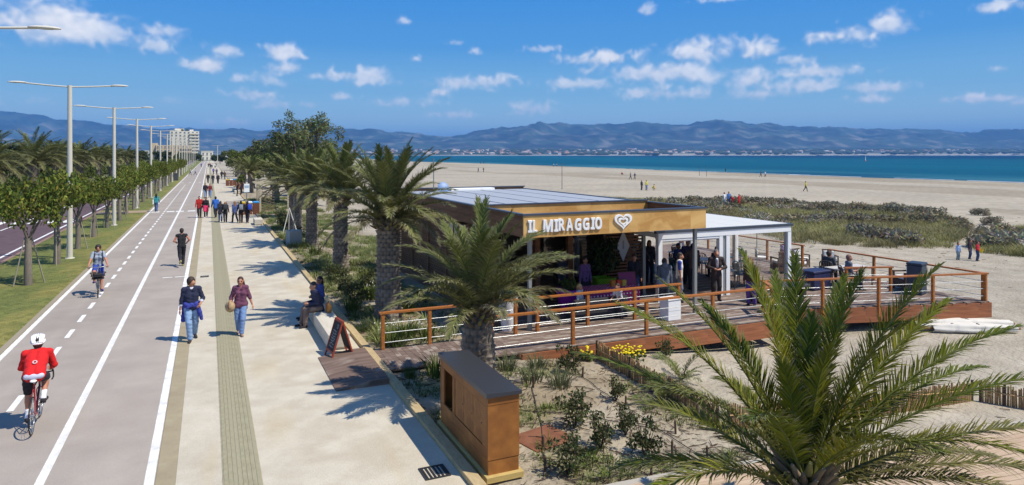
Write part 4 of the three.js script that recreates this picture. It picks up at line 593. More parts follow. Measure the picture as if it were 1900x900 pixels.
{ // ---- main building ---- local origin at its front corner by the promenade
  const o = thing('beach_restaurant', 'timber beach restaurant with golden sign fascia and slatted walls', 'building', [8, 0.04, -17]), W = 6.4, Dp = 13.5, sub = (n, g, m, p = o) => mesh(n, g, m, p);
  const fas = sub('sign_fascia', box(W, 0.62, 0.05, W / 2, 2.73, 0), maple);
  sub('fascia_cap', box(W + 0.06, 0.05, 0.16, W / 2, 3.351, -0.03), zinc);
  sub('side_fascia', box(0.05, 0.6, Dp - 0.03, 0.026, 2.74, -Dp / 2 - 0.03), brownWood); sub('side_cap', box(0.16, 0.05, Dp - 0.13, 0.05, 3.342, -Dp / 2 - 0.08), zinc);
  sub('seaward_parapet', box(0.05, 0.6, Dp - 0.03, W - 0.026, 2.74, -Dp / 2 - 0.03), brownWood); sub('side_cap', box(0.16, 0.05, Dp - 0.13, W - 0.05, 3.342, -Dp / 2 - 0.08), zinc);
  sub('rear_parapet', box(W - 0.1, 0.72, 0.05, W / 2, 2.74, -Dp + 0.03), brownWood); sub('rear_cap', box(W, 0.05, 0.16, W / 2, 3.462, -Dp + 0.03), zinc);
  sub('awning_roof', box(W - 0.1, 0.1, 2.95, W / 2, 2.78, -1.52), plain(120, 96, 70));
  sub('roof_upstand', box(W - 0.1, 0.64, 0.06, W / 2, 2.78, -3.03), maple); sub('upstand_cap', box(W - 0.12, 0.04, 0.14, W / 2, 3.421, -3.03), zinc);
  const slab = sub('roof', box(W - 0.1, 0.2, Dp - 3.1, W / 2, 2.9, -3.06 - (Dp - 3.1) / 2), plain(140, 146, 154, 0.7));
  const pg = rbox(1.16, 0.035, 1.0, 0.006), pm = plain(158, 162, 168, 0.65), fm = plain(190, 196, 204, 0.35, { metalness: 0.6 });
  for (let c = 0; c < 5; c++) for (let r = 0; r < 10; r++) { const p = sub('solar_panel', pg, pm); p.position.set(0.68 + c * 1.26, 3.33 + 0.004 * hash(c, r), -3.68 - r * 1.02); if (c === 0) mesh('panel_rail', box(6.1, 0.03, 0.05, 2.5, -0.03, -0.52), fm, p); }
  sub('roof_hatch', rbox(2.2, 0.12, 0.5, 0.02, 3.4, 3.36, -13.0), whitePaint);
  // aerial with its blue dish
  sub('mast', bar(V(1.4, 3.1, -12.6), V(1.4, 4.9, -12.6), 0.025, 0.02, 6), galv); sub('dish', new THREE.SphereGeometry(0.42, 16, 8, 0, TAU, 0, 0.7).scale(1, 0.5, 1).rotateX(1.1).translate(1.75, 3.5, -12.4), plain(110, 140, 180, 0.5));
  // promenade side wall: slats on an inner wall, clerestory windows
  sub('inner_wall', box(0.06, 2.5, Dp - 3.3, 0.16, 0.1, -3.2 - (Dp - 3.3) / 2), brownWood);
  for (let i = 0; i < 25; i++) { const y = 0.16 + i * 0.101; if (y > 2.18 && y < 2.6) { sub('slat', box(0.035, 0.062, 2.9, 0.045, y, -3.4 - 0.1), brownWood); sub('slat', box(0.035, 0.062, Dp - 7.4, 0.045, y, -7.3 - (Dp - 7.4) / 2), brownWood); } else sub('slat', box(0.035, 0.062, Dp - 2.0, 0.045, y, -2.0 - (Dp - 2.0) / 2), brownWood); }
  for (let i = 0; i < 4; i++) { const w = sub('clerestory_window', box(0.03, 0.4, 0.42, 0.1, 2.2, -5.25 - i * 0.55), plain(206, 206, 196, 0.3)); mesh('frame', join([box(0.05, 0.46, 0.06, 0.09, 2.17, -5.01 - i * 0.55), box(0.05, 0.04, 0.5, 0.09, 2.16, -5.25 - i * 0.55)]), brownWood, w); }
  for (let i = 0; i < 6; i++) sub('wall_post', box(0.09, 2.62, 0.1, -0.005, 0.1, -2.1 - i * 2.25), brownWood);
  sub('floor_beam', box(0.09, 0.42, Dp - 0.6, -0.02, -0.33, -0.6 - (Dp - 0.6) / 2), brownWood);
  for (let i = 0; i < 7; i++) sub('stilt', box(0.15, 0.75, 0.15, 0.16, -1.02, -1.2 - i * 1.95), brownWood);
  sub('rear_wall', box(W - 0.2, 2.7, 0.1, W / 2, 0.03, -Dp + 0.12), brownWood); sub('seaward_wall', box(0.08, 2.68, Dp - 4.3, W - 0.12, 0.03, -4.2 - (Dp - 4.3) / 2), brownWood);
  // grey posts under the awning, glazed front of the bar, slatted screen
  for (const [x, z] of [[0.44, -0.5], [6.13, -0.18]]) sub('awning_post', box(0.1, 2.76, 0.1, x, -0.02, z), greyPost);
  for (const x of [2.0, 3.25]) sub('timber_post', box(0.18, 2.7, 0.18, x, 0, -3.2), mat({ map: woodTex([104, 66, 38], [140, 94, 58], { seed: 16 }) }));
  for (let i = 0; i < 22; i++) sub('screen_slat', box(1.55, 0.06, 0.03, 5.5, 0.1 + i * 0.118, -3.3), brownWood);
  sub('screen_post', box(0.12, 2.7, 0.1, 6.3, 0, -3.2), greyPost); sub('screen_post', box(0.08, 2.7, 0.08, 4.7, 0, -3.3), brownWood);
  sub('bar_glass', box(2.4, 2.2, 0.012, 3.4, 0.3, -4.3), pane); sub('bar_counter', rbox(3.2, 1.05, 0.7, 0.02, 2.6, 0.02, -6.5), darkIn); sub('back_bar', box(3.6, 1.9, 0.35, 2.6, 0.02, -8.4), darkIn); sub('room_divider', box(W - 0.4, 2.7, 0.08, W / 2, 0.02, -9), darkIn);
  // raised white letters
  const font = await new FontLoader().loadAsync('fonts/droid/droid_sans_bold.typeface.json'); let x = 0.12;
  const adv = { I: 0.14, L: 0.19, M: 0.36, R: 0.25, A: 0.27, G: 0.27, O: 0.29, ' ': 0.12 };
  for (const ch of 'IL MIRAGGIO') { if (ch !== ' ') { const g = new TextGeometry(ch, { font, size: 0.335, depth: 0.035, curveSegments: 5, bevelEnabled: true, bevelSize: 0.009, bevelThickness: 0.006, bevelSegments: 1 }); g.computeBoundingBox(); const b = g.boundingBox, w = b.max.x - b.min.x, fit = ch === 'I' ? 0.8 : (adv[ch] - 0.05) / w; g.translate(-b.min.x, 0, 0).scale(fit, 1, 1).rotateZ((hash(Math.round(x * 100), 1) - 0.5) * 0.1).translate(x, 2.885 + 0.02 * (hash(Math.round(x * 100), 2) - 0.5), 0.03); mesh('letter', g, whitePaint, fas); } x += adv[ch] * 0.94 + 0.015; }
  // white heart emblem: a broad outer heart line curling into a smaller heart
  const heart = s => { const p = []; for (let i = 0; i <= 48; i++) { const t = i / 48 * TAU; p.push(new THREE.Vector2(16 * Math.sin(t) ** 3 * s * 1.22, (13 * Math.cos(t) - 5 * Math.cos(2 * t) - 2 * Math.cos(3 * t) - Math.cos(4 * t)) * s + 2 * s)); } return p; };
  const ringOf = (a, b) => { const s = new THREE.Shape(heart(a)); s.holes.push(new THREE.Path(heart(b))); return new THREE.ExtrudeGeometry(s, { depth: 0.035, bevelEnabled: true, bevelSize: 0.004, bevelThickness: 0.004, bevelSegments: 1 }); };
  const lg = mesh('heart_emblem', join([ringOf(0.0158, 0.0118), ringOf(0.0086, 0.0052), new THREE.ExtrudeGeometry(new THREE.Shape([[0.012, -0.13], [0.055, -0.13], [0.03, -0.075], [-0.01, -0.08]].map(q => new THREE.Vector2(...q))), { depth: 0.034, bevelEnabled: false })]), whitePaint, fas); lg.position.set(3.27, 3.06, 0.03);
}
{ // hanging diamond sign on the slatted screen
  const s = new THREE.Shape([[0, 0.55], [0.27, 0], [0, -0.55], [-0.27, 0]].map(p => new THREE.Vector2(...p))); const o = thing('diamond_sign', 'pale diamond-shaped sign hanging on the slatted screen', 'sign', [13.45, 1.85, -20.24]); mesh('board', new THREE.ExtrudeGeometry(s, { depth: 0.02, bevelEnabled: false }), plain(190, 190, 188), o); mesh('picture', box(0.07, 0.3, 0.004, 0, -0.1, 0.021), plain(150, 140, 150), o);
}
{ // ---- white glazed pavilion ----
  const o = thing('glazed_pavilion', 'white framed glass pavilion with flat grey roof beside the restaurant', 'building', [14, 0.04, -19]), W = 6.1, D = 5.6, H = 2.36;
  const posts = [[0.09, 0], [2.74, 0], [3.06, 0], [W - 0.06, 0], [W - 0.06, -D], [0.06, -D], [W - 0.06, -D / 2]]; for (const [x, z] of posts) mesh('post', rbox(0.17, H - 0.16, 0.17, 0.008, x, 0, z, 1), whitePaint, o);
  mesh('grey_post', box(0.1, H - 0.17, 0.1, 2.9, 0, 0), greyPost, o); mesh('grey_post', box(0.08, H - 0.17, 0.08, W - 0.06, 0, -0.12), greyPost, o);
  mesh('front_beam', box(W, 0.2, 0.19, W / 2, H - 0.198, 0), whitePaint, o); mesh('rear_beam', box(W, 0.16, 0.14, W / 2, H - 0.158, -D), whitePaint, o); mesh('side_beam', box(0.14, 0.158, D - 0.15, 0.07, H - 0.157, -D / 2), whitePaint, o); mesh('side_beam', box(0.14, 0.158, D - 0.15, W - 0.07, H - 0.157, -D / 2), whitePaint, o);
  mesh('gutter', box(W + 0.2, 0.09, 0.14, W / 2, H + 0.002, 0.05), zinc, o); mesh('gutter', box(0.14, 0.09, D + 0.1, W + 0.04, H + 0.001, -D / 2 - 0.07), zinc, o);
  for (let i = 0; i < 5; i++) mesh('roof_panel', rbox(W / 5 - 0.01, 0.05, D + 0.05, 0.01, W / 10 + i * W / 5 - 0.03, H + 0.05, -D / 2 - 0.07), plain(206, 204, 196, 0.6), o);
  mesh('awning_roll', bar(V(0.15, H - 0.26, 0.02), V(2.7, H - 0.26, 0.02), 0.06, 0.06, 12), whitePaint, o);
  for (const [a, b] of [[3.1, 4.5], [4.52, 5.95]]) { const p = mesh('glass_pane', box(b - a, H - 0.2, 0.012, (a + b) / 2, 0.02, 0), pane, o); mesh('pane_edge', box(0.02, H - 0.2, 0.02, b - 0.005, 0.02, 0), greyPost, p); }
  for (let i = 0; i < 2; i++) mesh('glass_pane', box(0.012, H - 0.2, D / 2 - 0.2, W - 0.06, 0.02, -D / 4 - i * D / 2), pane, o);
  mesh('rear_screen', box(2.7, H - 0.3, 0.05, 1.5, 0, -D + 0.1), darkIn, o);
}
// ---- furniture ----
function stackChair(label, pos, turn, c = [26, 74, 76], group) {
  const o = thing('plastic_chair', label, 'chair', pos, turn, group), m = plain(...c, 0.45);
  mesh('seat', rbox(0.44, 0.035, 0.42, 0.015, 0, 0.42, 0), m, o); for (const [x, z] of [[-0.21, -0.19], [0.21, -0.19], [-0.22, 0.2], [0.22, 0.2]]) mesh('leg', bar(V(x * 1.12, 0, z * 1.1), V(x, 0.43, z), 0.022, 0.026, 6), m, o);
  for (let i = 0; i < 5; i++) mesh('back_slat', beam(V(-0.17 + i * 0.085, 0.44, -0.19), V(-0.18 + i * 0.09, 0.83, -0.27), 0.02, 0.045), m, o); mesh('back_rail', tube([[-0.23, 0.44, -0.19], [-0.22, 0.84, -0.27], [0, 0.9, -0.29], [0.22, 0.84, -0.27], [0.23, 0.44, -0.19]], 0.022, 20, 6), m, o);
  for (const s of [-1, 1]) mesh('armrest', tube([[s * 0.22, 0.66, -0.23], [s * 0.25, 0.66, 0.1], [s * 0.23, 0.43, 0.2]], 0.02, 10, 6), m, o); return o;
}
function armchair(label, pos, turn, frame = [92, 70, 56], cushion = [206, 200, 190], group) {
  const o = thing('wicker_armchair', label, 'armchair', pos, turn, group), m = plain(...frame, 0.85), c = plain(...cushion, 0.9);
  mesh('seat_base', box(0.62, 0.3, 0.6, 0, 0.1, 0), m, o); mesh('seat_cushion', rbox(0.54, 0.12, 0.52, 0.04, 0, 0.4, 0.02), c, o); mesh('back_cushion', rbox(0.54, 0.42, 0.12, 0.05, 0, 0.46, -0.24), c, o);
  for (let i = 0; i < 8; i++) mesh('back_slat', box(0.05, 0.5, 0.03, -0.28 + i * 0.08, 0.4, -0.32), m, o); mesh('back_rail', box(0.66, 0.05, 0.05, 0, 0.9, -0.32), m, o);
  for (const s of [-1, 1]) { mesh('armrest', box(0.08, 0.05, 0.62, s * 0.32, 0.62, -0.01), m, o); for (const z of [-0.3, 0.27]) mesh('leg', box(0.06, 0.62, 0.06, s * 0.32, 0, z), m, o); } return o;
}
function table(label, pos, w, d, h, top, legs, cat = 'table', cloth) {
  const o = thing('cafe_table', label, cat, pos, 0); mesh('tabletop', rbox(w, 0.035, d, 0.012, 0, h - 0.035, 0), plain(...top, 0.5), o); const lm = plain(...legs, 0.5); for (const sx of [-1, 1]) for (const sz of [-1, 1]) mesh('leg', box(0.045, h - 0.035, 0.045, sx * (w / 2 - 0.06), 0, sz * (d / 2 - 0.06)), lm, o); return o;
}
const DY = 0.042;
table('white table behind the glass at the rear of the pavilion', [18.4, DY, -22.3], 1.3, 0.8, 0.74, [230, 230, 228], [200, 200, 200]); table('second white table behind the seaward pavilion glass', [19.3, DY, -24.2], 1.2, 0.8, 0.74, [230, 230, 228], [200, 200, 200]); table('small dark table near the pavilion front', [17.7, DY, -19.9], 0.7, 0.7, 0.74, [170, 170, 168], [60, 60, 62]); table('long pale table on the terrace beside the couple', [22.6, DY, -18.4], 1.8, 0.8, 0.72, [196, 190, 180], [110, 90, 74]);
[[18.8, -20.1, 0.4, 'teal plastic chair just behind the pavilion front glass'], [19.3, -20.6, 2.6, 'teal plastic chair facing away behind the pavilion glass'], [18.0, -23.0, 3.0, 'teal plastic chair at the rear white table'], [19.2, -22.9, 2.2, 'teal chair between the two white tables'], [21.0, -22.6, 4.1, 'teal chair outside the pavilion by the rear rail'], [21.6, -23.6, 4.6, 'teal chair at the end of the rear rail'], [17.2, -22.0, 1.2, 'teal chair deep inside the pavilion']].forEach(([x, z, t, l]) => stackChair(l, [x, DY, z], t, undefined, 'teal plastic chairs'));
armchair('brown wicker armchair with pale cushion at the seaward corner of the terrace', [23.9, DY, -17.0], -1.9, [84, 66, 54], [226, 222, 214], 'terrace armchairs'); armchair('brown wicker armchair on the rear terrace edge', [22.4, DY, -21.6], 2.9, undefined, undefined, 'terrace armchairs');
[[27.6, -25.4, 0.5, 'wicker armchair on the sand behind the terrace rail'], [28.8, -26.4, 0.2, 'pale high-backed armchair on the sand'], [30.0, -25.6, -0.6, 'armchair on the sand nearest the scrub'], [27.0, -27.4, 0.8, 'armchair on the sand farthest from the terrace'], [29.6, -28.0, 0.1, 'armchair on the sand with a lilac cushion']].forEach(([x, z, t, l], i) => armchair(l, [x, landY(x, z) - 0.01, z], t, [86, 68, 60], i === 4 ? [150, 130, 170] : [216, 214, 208], 'armchairs on the sand'));
{ let o = thing('terrace_bin', 'tall dark blue-grey bin standing on the terrace', 'bin', [23.5, DY, -16.3], 0.3); mesh('body', rbox(0.56, 1.05, 0.5, 0.04), plain(54, 64, 76, 0.55), o); mesh('lid', rbox(0.6, 0.1, 0.54, 0.04, 0, 1.05, 0), plain(46, 58, 72, 0.5), o); mesh('handle', bar(V(-0.2, 1.0, -0.3), V(0.2, 1.0, -0.3), 0.02, 0.02, 6), plain(40, 44, 50), o);
  o = thing('cool_box', 'navy blue cool box beside the pavilion corner post', 'box', [20.9, DY, -18.5], 0.1); mesh('body', rbox(1.0, 0.62, 0.62, 0.05), plain(40, 44, 78, 0.5), o); mesh('lid', rbox(1.04, 0.12, 0.66, 0.05, 0, 0.6, 0), plain(34, 38, 70, 0.5), o);
  o = thing('low_bench', 'long low dark bench on the terrace in front of the pavilion', 'bench', [18.2, DY, -17.7], 0.1); mesh('seat', rbox(2.6, 0.1, 0.7, 0.03, 0, 0.36, 0), plain(58, 56, 72, 0.8), o); for (const x of [-1.1, 0, 1.1]) mesh('leg', box(0.14, 0.36, 0.55, x, 0, 0), plain(64, 48, 42), o);
  o = thing('white_box', 'white box pedestal behind the inner railing', 'pedestal', [12.95, DY, -16.9], 0.05); mesh('body', rbox(0.5, 0.62, 0.42, 0.02), whitePaint, o); mesh('top', rbox(0.54, 0.04, 0.46, 0.01, 0, 0.62, 0), whitePaint, o); mesh('panel_seam', box(0.46, 0.006, 0.004, 0, 0.3, 0.212), plain(180, 180, 180), o);
  o = thing('tall_planter', 'tall tapering white planter beside the grey awning post', 'planter', [7.85, DY, -17.75]); mesh('pot', lathe([[0, 0], [0.16, 0], [0.3, 0.95], [0.27, 0.95], [0.24, 0.86], [0, 0.86]], 18), whitePaint, o); mesh('plant', crownGeo([[0, 1.1, 0, 0.25]], 120, 0.08, mid, 8), leafGreen, o);
  o = thing('purple_planter', 'round purple planter under the awning', 'planter', [10.5, DY, -18.9]); mesh('pot', lathe([[0, 0], [0.26, 0], [0.4, 0.72], [0.42, 0.78], [0.36, 0.78], [0.33, 0.68], [0, 0.68]], 22), plain(150, 40, 150, 0.4), o); mesh('plant', crownGeo([[0, 0.9, 0, 0.28]], 200, 0.07, mid, 9), leafGreen, o);
  o = thing('green_planter', 'lime green square planter with a dark bush under the awning', 'planter', [12.35, DY, -19.8]); mesh('pot', lathe([[0, 0], [0.34, 0], [0.46, 0.85], [0.4, 0.85], [0.38, 0.75], [0, 0.75]], 4).rotateY(0.8), plain(140, 180, 30, 0.45), o); mesh('bush', crownGeo([[0, 1.4, 0, 0.55], [0.15, 1.9, 0, 0.4], [-0.2, 1.7, 0.1, 0.4]], 900, 0.09, pine, 10), leafGreen, o);
  // cloth-covered stall table with goods
  o = thing('stall_table', 'table covered with a crimson and white patterned cloth', 'table', [11.9, DY, -18.75], 0.02); const clothM = mat({ map: dataTex(128, 128, (u, v) => { const a = (Math.floor(u * 8) + Math.floor(v * 8)) % 2, f = Math.hypot((u * 8) % 1 - 0.5, (v * 8) % 1 - 0.5); return f < 0.25 ? [240, 224, 230] : a ? [196, 60, 116] : [160, 44, 96]; }, true, 1), roughness: 0.85 });
  mesh('tabletop', box(1.9, 0.04, 0.75, 0, 0.72, 0), clothM, o); const dr = mesh('cloth_drop', join([box(1.92, 0.6, 0.02, 0, 0.155, 0.385), box(1.92, 0.6, 0.02, 0, 0.155, -0.385), box(0.02, 0.6, 0.75, 0.97, 0.155, 0), box(0.02, 0.6, 0.75, -0.97, 0.155, 0)]), clothM, o); for (const [x, z] of [[-0.85, 0.3], [0.85, 0.3], [-0.85, -0.3], [0.85, -0.3]]) mesh('leg', bar(V(x, 0, z), V(x, 0.72, z), 0.02, 0.02, 6), galv, o);
  const b = thing('display_board', 'crimson framed display board leaning on the stall table', 'board', [12.65, 0.765, -18.72], -0.2); const p = mesh('panel', rbox(0.6, 0.46, 0.04, 0.01), plain(140, 50, 90, 0.6), b); p.rotation.x = -0.45; const f = mesh('frame', join([box(0.64, 0.03, 0.05, 0, 0.45, 0), box(0.64, 0.03, 0.05, 0, 0, 0), box(0.03, 0.42, 0.05, -0.305, 0.03, 0), box(0.03, 0.42, 0.05, 0.305, 0.03, 0)]), plain(96, 60, 40), p);
  const c1 = thing('craft_goods', 'heap of orange and gold gift bags on the stall table', 'gifts', [12.15, 0.765, -18.7]); [[-0.12, 200, 120, 40], [0.08, 210, 60, 40], [0.26, 190, 160, 60]].forEach(([x, ...c], i) => { mesh('gift_bag', rbox(0.16, 0.24, 0.12, 0.02, x, 0, 0.03 * i), plain(...c, 0.6), c1); });
  const s1 = thing('low_sofa', 'low charcoal sofa behind the inner railing', 'sofa', [11.0, DY, -18.0], 0); mesh('base', rbox(1.9, 0.36, 0.6, 0.03), plain(50, 50, 54, 0.9), s1); mesh('backrest', rbox(1.9, 0.3, 0.16, 0.04, 0, 0.36, 0.24), plain(46, 46, 50, 0.9), s1); mesh('cushion', rbox(0.85, 0.12, 0.5, 0.04, -0.45, 0.36, -0.05), plain(60, 60, 66, 0.9), s1);
  const b2 = thing('crate_stack', 'grey plastic crate by the pavilion entrance', 'crate', [15.3, DY, -20.2], 0.2); mesh('crate', rbox(0.6, 0.75, 0.5, 0.03), plain(92, 96, 100, 0.6), b2); mesh('rim', box(0.64, 0.05, 0.54, 0, 0.72, 0), plain(80, 84, 88, 0.6), b2);
  const b3 = thing('inside_table', 'dark cafe table deep in the pavilion', 'table', [15.2, DY, -22.4]); mesh('tabletop', rbox(1.2, 0.04, 0.8, 0.01, 0, 0.7, 0), plain(80, 60, 50), b3); for (const [x, z] of [[-0.5, -0.3], [0.5, -0.3], [-0.5, 0.3], [0.5, 0.3]]) mesh('leg', box(0.05, 0.7, 0.05, x, 0, z), plain(60, 50, 44), b3);
}
{ // rolled white parasols lying on the sand
  const m = mat({ map: mottle([214, 208, 196], [232, 228, 218], { tile: 0.8, period: 6, seed: 55 }), roughness: 0.95 });
  const roll = (label, a, b, r, seed) => {
    const d = V(...b).sub(V(...a)), L = d.length(), o = thing('rolled_parasol', label, 'parasol', a, Math.atan2(-d.z, d.x), 'rolled parasols'), NS = 40, NR = 22, pos = [], idx = [];
    for (let i = 0; i <= NS; i++) for (let k = 0; k < NR; k++) { const s = i / NS, t = k / NR * TAU, fold = 0.12 * Math.sin(t * 5 + s * 3 + seed) + 0.06 * Math.sin(t * 9 - s * 8) + 0.03 * Math.sin(s * 22 + t * 2), q = r * (0.55 + 0.5 * Math.sin(Math.PI * Math.pow(clamp(s * 0.93 + 0.05), 0.8))) * (1 + fold), nar = Math.abs(s - 0.55) < 0.03 || Math.abs(s - 0.25) < 0.02 ? 0.9 : 1; pos.push(s * L, r * 0.85 + Math.sin(t) * q * 0.82 * nar, Math.cos(t) * q * 1.15 * nar); }
    for (let i = 0; i < NS; i++) for (let k = 0; k < NR; k++) { const a0 = i * NR + k, b0 = i * NR + (k + 1) % NR; idx.push(a0, b0, a0 + NR, b0, b0 + NR, a0 + NR); }
    mesh('canopy', build(pos, null, idx), m, o); mesh('pole', bar(V(-0.25, r * 0.85, 0), V(L + 0.15, r * 0.85, 0), 0.04, 0.035, 10), plain(140, 104, 66), o); for (const s of [0.25, 0.55]) mesh('tie', new THREE.TorusGeometry(r * 0.8, 0.02, 6, 20).rotateY(Math.PI / 2).translate(s * L, r * 0.85, 0), plain(190, 184, 172), o);
  };
  const gy = landY(24, -14.2) - 0.03; roll('rolled white parasol lying against the terrace edge', [21.7, gy, -15.15], [24.9, gy, -13.95], 0.24, 1); roll('second rolled white parasol lying on the sand in front', [22.0, gy, -14.75], [24.5, gy, -13.55], 0.2, 2);
}
// ================= PEOPLE AND BICYCLES =================
// closed surface round tapered capsules and ellipsoids joined with a smooth minimum
function isoMesh(prims, cell, k = 0.03) {
  const lo = [1e9, 1e9, 1e9], hi = [-1e9, -1e9, -1e9], grow = (v, r) => ['x', 'y', 'z'].forEach((c, i) => { lo[i] = Math.min(lo[i], v[c] - r); hi[i] = Math.max(hi[i], v[c] + r); });
  for (const p of prims) if (!p.cut) { if (p.c) grow(p.c, Math.max(...p.r)); else { grow(p.a, p.ra); grow(p.b, p.rb); } }
  const pad = cell * 2.5, n = [0, 1, 2].map(i => Math.ceil((hi[i] - lo[i] + 2 * pad) / cell) + 1), o = lo.map(v => v - pad), F = new Float32Array(n[0] * n[1] * n[2]).fill(0.3), [nx, ny, nz] = n;
  for (const p of prims) {
    const R0 = p.c ? Math.max(...p.r) : Math.max(p.ra, p.rb), m = k + cell * 2.5 + R0, A = p.c ?? p.a, B = p.c ?? p.b, ab = B.clone().sub(A), ll = ab.lengthSq() || 1;
    const i0 = [0, 1, 2].map(i => Math.max(0, Math.floor((Math.min(A.getComponent(i), B.getComponent(i)) - m - o[i]) / cell))), i1 = [0, 1, 2].map(i => Math.min(n[i] - 1, Math.ceil((Math.max(A.getComponent(i), B.getComponent(i)) + m - o[i]) / cell)));
    for (let z = i0[2]; z <= i1[2]; z++) for (let y = i0[1]; y <= i1[1]; y++) for (let x = i0[0]; x <= i1[0]; x++) {
      let X = o[0] + x * cell - A.x, Y = o[1] + y * cell - A.y, Z = o[2] + z * cell - A.z, d;
      if (p.c) { const [a, b, c] = p.r, k0 = Math.hypot(X / a, Y / b, Z / c), k1 = Math.hypot(X / a / a, Y / b / b, Z / c / c) || 1e-6; d = k0 * (k0 - 1) / k1; }
      else { const h = clamp((X * ab.x + Y * ab.y + Z * ab.z) / ll); d = Math.hypot(X - ab.x * h, Y - ab.y * h, Z - ab.z * h) - lerp(p.ra, p.rb, h); }
      const q = x + nx * (y + ny * z), f = F[q]; if (p.cut) F[q] = Math.max(f, -d); else { const h = Math.max(k - Math.abs(f - d), 0) / k; F[q] = Math.min(f, d) - h * h * k / 4; }
    }
  }
  const id = new Int32Array(F.length).fill(-1), pos = [], idx = [], E = [[0, 1], [0, 2], [0, 4], [1, 3], [1, 5], [2, 3], [2, 6], [3, 7], [4, 5], [4, 6], [5, 7], [6, 7]];
  for (let z = 0; z < nz - 1; z++) for (let y = 0; y < ny - 1; y++) for (let x = 0; x < nx - 1; x++) {
    const q = x + nx * (y + ny * z); let mask = 0; const v = []; for (let c = 0; c < 8; c++) { v[c] = F[q + (c & 1) + nx * ((c >> 1 & 1) + ny * (c >> 2))]; if (v[c] < 0) mask |= 1 << c; }
    if (mask === 0 || mask === 255) continue; let s = [0, 0, 0], m = 0;
    for (const [a, b] of E) if ((v[a] < 0) !== (v[b] < 0)) { const t = v[a] / (v[a] - v[b]); s[0] += lerp(a & 1, b & 1, t); s[1] += lerp(a >> 1 & 1, b >> 1 & 1, t); s[2] += lerp(a >> 2, b >> 2, t); m++; }
    id[q] = pos.length / 3; pos.push(o[0] + (x + s[0] / m) * cell, o[1] + (y + s[1] / m) * cell, o[2] + (z + s[2] / m) * cell);
  }
  const st = [1, nx, nx * ny];
  for (let z = 1; z < nz - 1; z++) for (let y = 1; y < ny - 1; y++) for (let x = 1; x < nx - 1; x++) {
    const q = x + nx * (y + ny * z); for (let a = 0; a < 3; a++) { const f0 = F[q], f1 = F[q + st[a]]; if ((f0 < 0) === (f1 < 0)) continue; const u = st[(a + 1) % 3], w = st[(a + 2) % 3], A = id[q], B = id[q - u], C = id[q - u - w], D = id[q - w]; if (A < 0 || B < 0 || C < 0 || D < 0) continue; if (f0 < 0) idx.push(A, B, C, A, C, D); else idx.push(A, C, B, A, D, C); }
  }
  return build(pos, null, idx);
}
const cap = (a, b, ra, rb = ra) => ({ a, b, ra, rb }), ell = (c, r, cut) => ({ c, r, cut });
function ik(a, b, l1, l2, pole) { const d = b.clone().sub(a), L = Math.min(d.length(), (l1 + l2) * 0.999), u = d.clone().normalize(), x = (l1 * l1 - l2 * l2 + L * L) / (2 * L), h = Math.sqrt(Math.max(0, l1 * l1 - x * x)), p = pole.clone().addScaledVector(u, -pole.dot(u)).normalize(); return { mid: a.clone().addScaledVector(u, x).addScaledVector(p, h), end: a.clone().addScaledVector(u, L) }; }
const handCache = {};
function handGeo(curl) {                                             // a right hand hanging down -y, palm to +x, thumb forward +z
  return handCache[curl] ??= (() => {
    const P = [cap(V(0, 0, 0), V(0, -0.075, -0.018), 0.02, 0.017), cap(V(0, -0.01, 0.012), V(0, -0.078, 0.024), 0.019, 0.016), cap(V(0, -0.005, -0.012), V(0, -0.07, -0.03), 0.017, 0.014)];
    [[0.028, 0.078], [0.010, 0.086], [-0.010, 0.08], [-0.029, 0.062]].forEach(([z, L], i) => { const a = V(0, -0.078, z), b = a.clone().add(V(Math.sin(curl) * L * 0.5, -Math.cos(curl) * L * 0.5, z * 0.12)), c = b.clone().add(V(Math.sin(curl * 2.2) * L * 0.5, -Math.cos(curl * 2.2) * L * 0.5, 0)); P.push(cap(a, b, 0.0098, 0.009), cap(b, c, 0.009, 0.0075)); });
    const t0 = V(0.008, -0.022, 0.026), t1 = V(0.016, -0.052, 0.052), t2 = V(0.022 + curl * 0.02, -0.08, 0.058); P.push(cap(t0, t1, 0.014, 0.011), cap(t1, t2, 0.011, 0.008)); return isoMesh(P, 0.0045, 0.006);
  })();
}
const cloth = {}; const clothMat = (c, r = 0.9) => cloth[c + '|' + r] ??= mat({ color: srgb(...c), roughness: r, bumpMap: clothBump, bumpScale: 0.002 });
const clothBump = noiseBump(1, 30, 128, 3);
